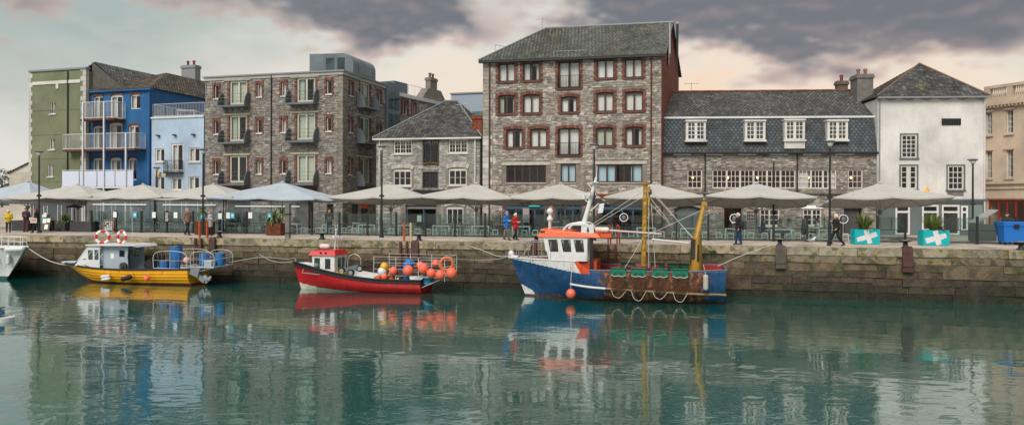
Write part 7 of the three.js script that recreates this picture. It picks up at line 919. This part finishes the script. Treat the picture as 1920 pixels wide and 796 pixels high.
  mb = new MB(); mb.lathe([[0, 3.6], [.09, 3.6], [.08, 4.05], [.16, 4.08], [.17, 4.2], [.1, 4.3], [.06, 4.42], [.16, 4.48], [.18, 4.6], [.1, 4.72], [0, 4.76]], 14, new THREE.Matrix4().makeTranslation(2.15, 0, .2)); mb.build('satellite_dome', M.paint, g);
  mb = new MB(); mb.bar([3.95, 3.85, 0], [4.62, 6.4, 0], .15, .07, 8); mb.bar([4.62, 6.4, 0], [4.66, 6.95, 0], .03, .02, 6); mb.bar([4.45, 5.7, 0], [4.15, 6.1, 0], .03); mb.bar([4.3, 4.6, 0], [4.75, 5.0, 0], .035); mb.bx(4.4, 4.75, 6.1, 6.14, -.3, .3); const mast = mb.build('signal_mast', M.paint, g); mb = new MB(); mb.box(3.95, 5.5, 0, .14, .16, 1.1, null, [0, .9, 0]); mb.bar([3.95, 5.25, 0], [3.95, 5.42, 0], .12); mb.bar([4.25, 5.0, 0], [3.95, 5.25, 0], .03); mb.build('radar', M.paint, mast); mb = new MB(); mb.axes(V(4.88, 4.75, .05), V(.13, .02, 0), V(.04, .25, 0), V(0, 0, .01)); mb.build('flag', std([.68, .70, .72], .9), mast);
  mb = new MB(); mb.geo(new THREE.CapsuleGeometry(.14, .5, 5, 12), new THREE.Matrix4().makeRotationZ(R90).setPosition(4.95, 3.62, .2)); mb.build('liferaft_canister', std([.70, .70, .62], .5), g);
  // masts, boom, stays
  const MX = 7.15; mb = new MB(); mb.bar([MX - .06, .95, 0], [MX + .05, 6.0, 0], .14, .12, 10); mb.bar([MX + .05, 6.0, 0], [MX + .05, 6.12, 0], .19, .19, 10); mb.bar([MX + .22, 4.9, 0], [MX + .25, 5.9, .0], .06, .06, 8); const ms = mb.build('main_mast', M.yellowMast, g); mb = new MB(); for (const [y, zz] of [[5.55, .12], [5.25, -.1], [5.7, -.1]]) mb.geo(new THREE.CylinderGeometry(.09, .09, .08, 10), new THREE.Matrix4().makeRotationX(R90).setPosition(MX + .3, y, zz)); mb.build('pulley_blocks', M.black, ms);
  mb = new MB(); mb.bar([4.6, 3.62, .1], [MX + .9, 3.42, .1], .06, .05, 8); mb.build('boom', std([.62, .45, .42], .6), g);
  const GX = 9.75; mb = new MB(); mb.bar([GX, 1.1, .95], [GX + .02, 3.3, .95], .36, .26, 4); mb.bar([GX, 1.4, -.95], [GX + .02, 3.3, -.95], .2, .18, 4); mb.bar([GX + .02, 3.2, .95], [GX + .42, 4.95, .3], .15, .12, 6); mb.bar([GX + .02, 3.2, -.95], [GX + .42, 4.95, -.3], .13, .12, 6); mb.bx(GX + .3, GX + .58, 4.85, 5.1, -.45, .45); mb.build('stern_gantry', M.yellowMast, g);
  mb = new MB(); mb.axes(V(GX - .12, 2.75, 1.12), V(.09, 0, 0), V(0, .5, 0), V(0, 0, .1), null, .04); mb.axes(V(GX + .1, 2.55, 1.16), V(.05, 0, 0), V(0, .4, 0), V(0, 0, .05), null, .03); mb.bar([GX - .25, 1.9, 1.0], [GX - .2, 3.2, 1.0], .05); mb.build('winch_gear', std([.03, .025, .02], .7), g);
  mb = new MB(); for (const [a, b] of [[[MX + .05, 5.75, .05], [4.0, 3.6, .4]], [[MX + .05, 5.45, .1], [4.2, 3.6, .7]], [[MX + .25, 5.85, 0], [9.6, 3.25, .9]], [[MX + .25, 5.7, 0], [9.7, 3.2, .7]], [[MX + .3, 5.3, 0], [8.4, 4.1, .3]], [[MX + .3, 5.0, 0], [8.5, 3.9, .2]], [[GX + .35, 4.7, .3], [7.2, 3.3, .5]], [[MX + .2, 5.2, .1], [MX + .25, 1.2, .4]], [[MX + .35, 5.0, .05], [MX + .6, 1.2, .3]], [[MX - .05, 3.2, .1], [6.2, 1.7, .9]], [[MX + .5, 3.1, 0], [GX - .2, 2.95, .5]]]) mb.bar(a, b, .016, .016, 5); mb.build('rigging', M.rope, g);
  mb = new MB(); mb.bar([MX + .4, 3.15, .3], [GX - .3, 3.0, .9], .06, .05, 7); mb.build('derrick', std([.60, .58, .52], .7), g);
  // scallop dredges over the side
  const dredge = (x, k, zz, inb) => { const d = thing('scallop_dredge', '', 'dredge', [bx + x, WL, bz + zz]); const w = .72, f = inb ? -1 : 1; let m2 = new MB(); m2.bar([-w / 2, 1.75, 0], [w / 2, 1.75, 0], .04); m2.bar([-w / 2, 1.75, 0], [-w / 2 + .05, 1.4, .06 * f], .03); m2.bar([w / 2, 1.75, 0], [w / 2 - .05, 1.4, .06 * f], .03); m2.build('beam', M.rustMesh, d);
    m2 = new MB(); for (let i = 0; i <= 9; i++) for (const s of [-1, 1]) { const a = mixN(-w / 2, w / 2, i / 9), b = a + s * .42, p = [[a, 1.8], [Math.max(-w / 2, Math.min(w / 2, b)), 1.38]]; m2.bar([p[0][0], p[0][1], .03 * f], [p[1][0], p[1][1], .12 * f], .014, .014, 4); } for (const y of [1.78, 1.6, 1.4]) m2.bar([-w / 2, y, .08 * f], [w / 2, y, .08 * f], .022, .022, 5); m2.build('green_net', M.netGreen, d); if (!inb) { m2 = new MB(); m2.tube([[-w / 2, 1.42, .12], [-w / 4, 1.36, .14], [0, 1.39, .14], [w / 4, 1.35, .14], [w / 2, 1.42, .12]], .02, 14, 5); m2.build('edge_rope', M.rope, d); }
    if (!inb) { m2 = new MB(); for (let r = 0; r < 8; r++) for (let i = 0; i < 9; i++) m2.geo(new THREE.TorusGeometry(.05, .013, 4, 7), new THREE.Matrix4().makeRotationY(rr(-.5, .5)).setPosition(mixN(-w / 2 + .05, w / 2 - .05, (i + (r % 2) * .5) / 9), 1.33 - r * .095, .1 + .05 * Math.sin(r * .4) + rr(-.01, .01)), vary([.11, .045, .022], .45)); const cm = m2.build('chain_bag', std([1, 1, 1], .85), d); stuff(cm); m2 = new MB(); m2.tube([[-w / 2, .66, .14], [-.2, .36 + (k % 2) * -.1, .18], [.05, .3 - (k % 2) * .12, .18], [w / 2, .62, .14]], .015, 18, 6); m2.build('loop_rope', M.rope, d); } return d; };
  [5.95, 6.95, 8.0, 8.98].forEach((x, k) => { dredge(x, k, 1.96, false).userData.label = ['scallop dredge with green net hung over the trawler side, nearest the bow', 'second scallop dredge with green net hung over the trawler side from the bow', 'third scallop dredge with green net hung over the trawler side from the bow', 'scallop dredge with green net hung over the trawler side, nearest the stern gantry'][k]; });
  [6.2, 7.8, 8.7, 9.3].forEach((x, k) => { dredge(x, k, -1.7, true).userData.label = ['green netted dredge on the far rail of the trawler, nearest the bow', 'second green netted dredge on the far rail of the trawler', 'third green netted dredge on the far rail of the trawler', 'green netted dredge on the far rail of the trawler, nearest the stern'][k]; });
  { const q = thing('red_net_heap', 'heap of dark red netting on the trawler work deck', 'net', [bx + 5.6, WL + .95, bz + .4]); const k = new MB(); for (let i = 0; i < 60; i++) k.tube([[rr(-.6, 3), rr(0, .6), rr(-.8, .9)], [rr(-.5, 3), rr(.2, .85), rr(-.8, .9)], [rr(-.6, 3), rr(0, .6), rr(-.8, .9)]], .03, 8, 5, vary(R() < .3 ? [.4, .03, .04] : [.12, .05, .035], .4)); k.build('strands', std([1, 1, 1], .9), q); }
  const ww = (x, y, zz) => [bx + x, WL + y, bz + zz];
  buoy('orange buoy hanging low on the blue trawler bow', ww(3.55, .42, 2.1), .25, std([.78, .15, .08], .45)); rope('thin rope holding the orange buoy on the blue trawler', [ww(3.55, .75, 2.1), ww(3.55, 1.3, 2.0), ww(3.6, 2.05, 1.85)], .014); fender('grey cylinder fender on the trawler beside the yellow gantry', ww(10.2, .75, 1.95), ww(10.2, 1.55, 1.95), .13, std([.42, .40, .36], .7), ww(10.1, 2.0, 1.7));
  rope('mooring line from the trawler bow up to the quay', [ww(.2, 2.2, 0), [-.4, -.7, 1.4], [-1.6, -.45, .5], [-2.5, -.25, .1]], .02); rope('mooring line from the trawler bow to the bollard behind', [ww(.5, 2.1, -.3), [1.1, -.3, .9], [1.35, .2, -.4]], .018); rope('mooring line from the trawler stern to the bollard by the gull', [ww(10.9, 1.75, -.6), [12.6, -.5, .7], [14, -.02, .0], [14.7, .2, -.4]], .02);
}
{ // white boat at the left edge
  const bx = -31.2, bz = 2.1, g = boat('white_boat', 'white boat bow with rails cut off by the left edge', 'boat', bx, bz, Math.PI);
  const o = { L: 11, rake: 1.9, rp: 5, top: s => 2.1 - .3 * s, keel: s => -.4, beam: s => 1.6 * Math.pow(sstep(0, .5, s + .05), .75), q0: 1.0, q1: 2.6 }, H = hullFn(o);
  hullMesh('hull', g, H, std([.76, .76, .76], .35, { map: T.hull }), { v0: .24, nv: 20 }); hullMesh('boot_stripe', g, H, std([.03, .10, .10], .6), { v0: 0, v1: .24, nv: 5 }); deckMesh('deck', g, H, M.paint, s => o.top(s) - .04, .005, .995); sheerTube('gunwale', g, H, M.paint, .06, 1, .02);
  const mb = new MB(); for (const s of [1, -1]) { const pts = []; for (let i = 0; i < 7; i++) { const p = H(.02 + i * .07, 1, 1); pts.push(V(p.x, o.top(.1) + .65, s * p.z * .92)); mb.bar([p.x, o.top(.1) - .02, s * p.z * .92], [p.x, o.top(.1) + .65, s * p.z * .92], .022); } mb.path(pts, .024); mb.path(pts.map(p => V(p.x, p.y - .32, p.z)), .016); } mb.build('bow_rail', M.paint, g);
  fender('long white fender lying along the white bow', [-32.3, -.78, 2.75], [-31.2, -.72, 2.3], .17, M.paint, [-31.6, -.55, 2.4]); fender('white fender hanging below the white bow', [-32.3, -1.75, 2.45], [-32.25, -1.1, 2.5], .12, M.paint, [-32.2, -.6, 2.4]);
}
{ // floating landing at the far left
  const g = thing('floating_landing', 'white and blue end of a floating landing at the left edge', 'pontoon', [-20.2, WL, 16.2], .2); let mb = new MB(); mb.bx(-3, 1.6, -.15, .16, -.5, .5); mb.geo(new THREE.CylinderGeometry(.5, .5, .31, 18), new THREE.Matrix4().makeTranslation(1.6, .005, 0)); mb.build('float', M.paint, g); mb = new MB(); mb.bx(-3, 1.3, .2, .5, -.42, .42); mb.geo(new THREE.CylinderGeometry(.42, .42, .2, 18), new THREE.Matrix4().makeTranslation(1.25, .34, 0)); mb.build('upper_float', std([.05, .16, .32], .5), g); mb = new MB(); mb.bx(-3, 1.5, .5, .56, -.4, .4); mb.build('deck', M.lead, g);
  const p = thing('mooring_pile', 'dark mooring pile standing in the water at the left edge', 'pile', [-19.55, WL, 17.2]); mb = new MB(); mb.bar([0, -1, 0], [0, 4.9, 0], .12, .12, 12); mb.build('shaft', M.black, p); mb = new MB(); mb.bar([0, 4.9, 0], [0, 5.0, 0], .14, .05, 12); mb.build('cap', M.paint, p);
}
renderer.render(scene, camera);
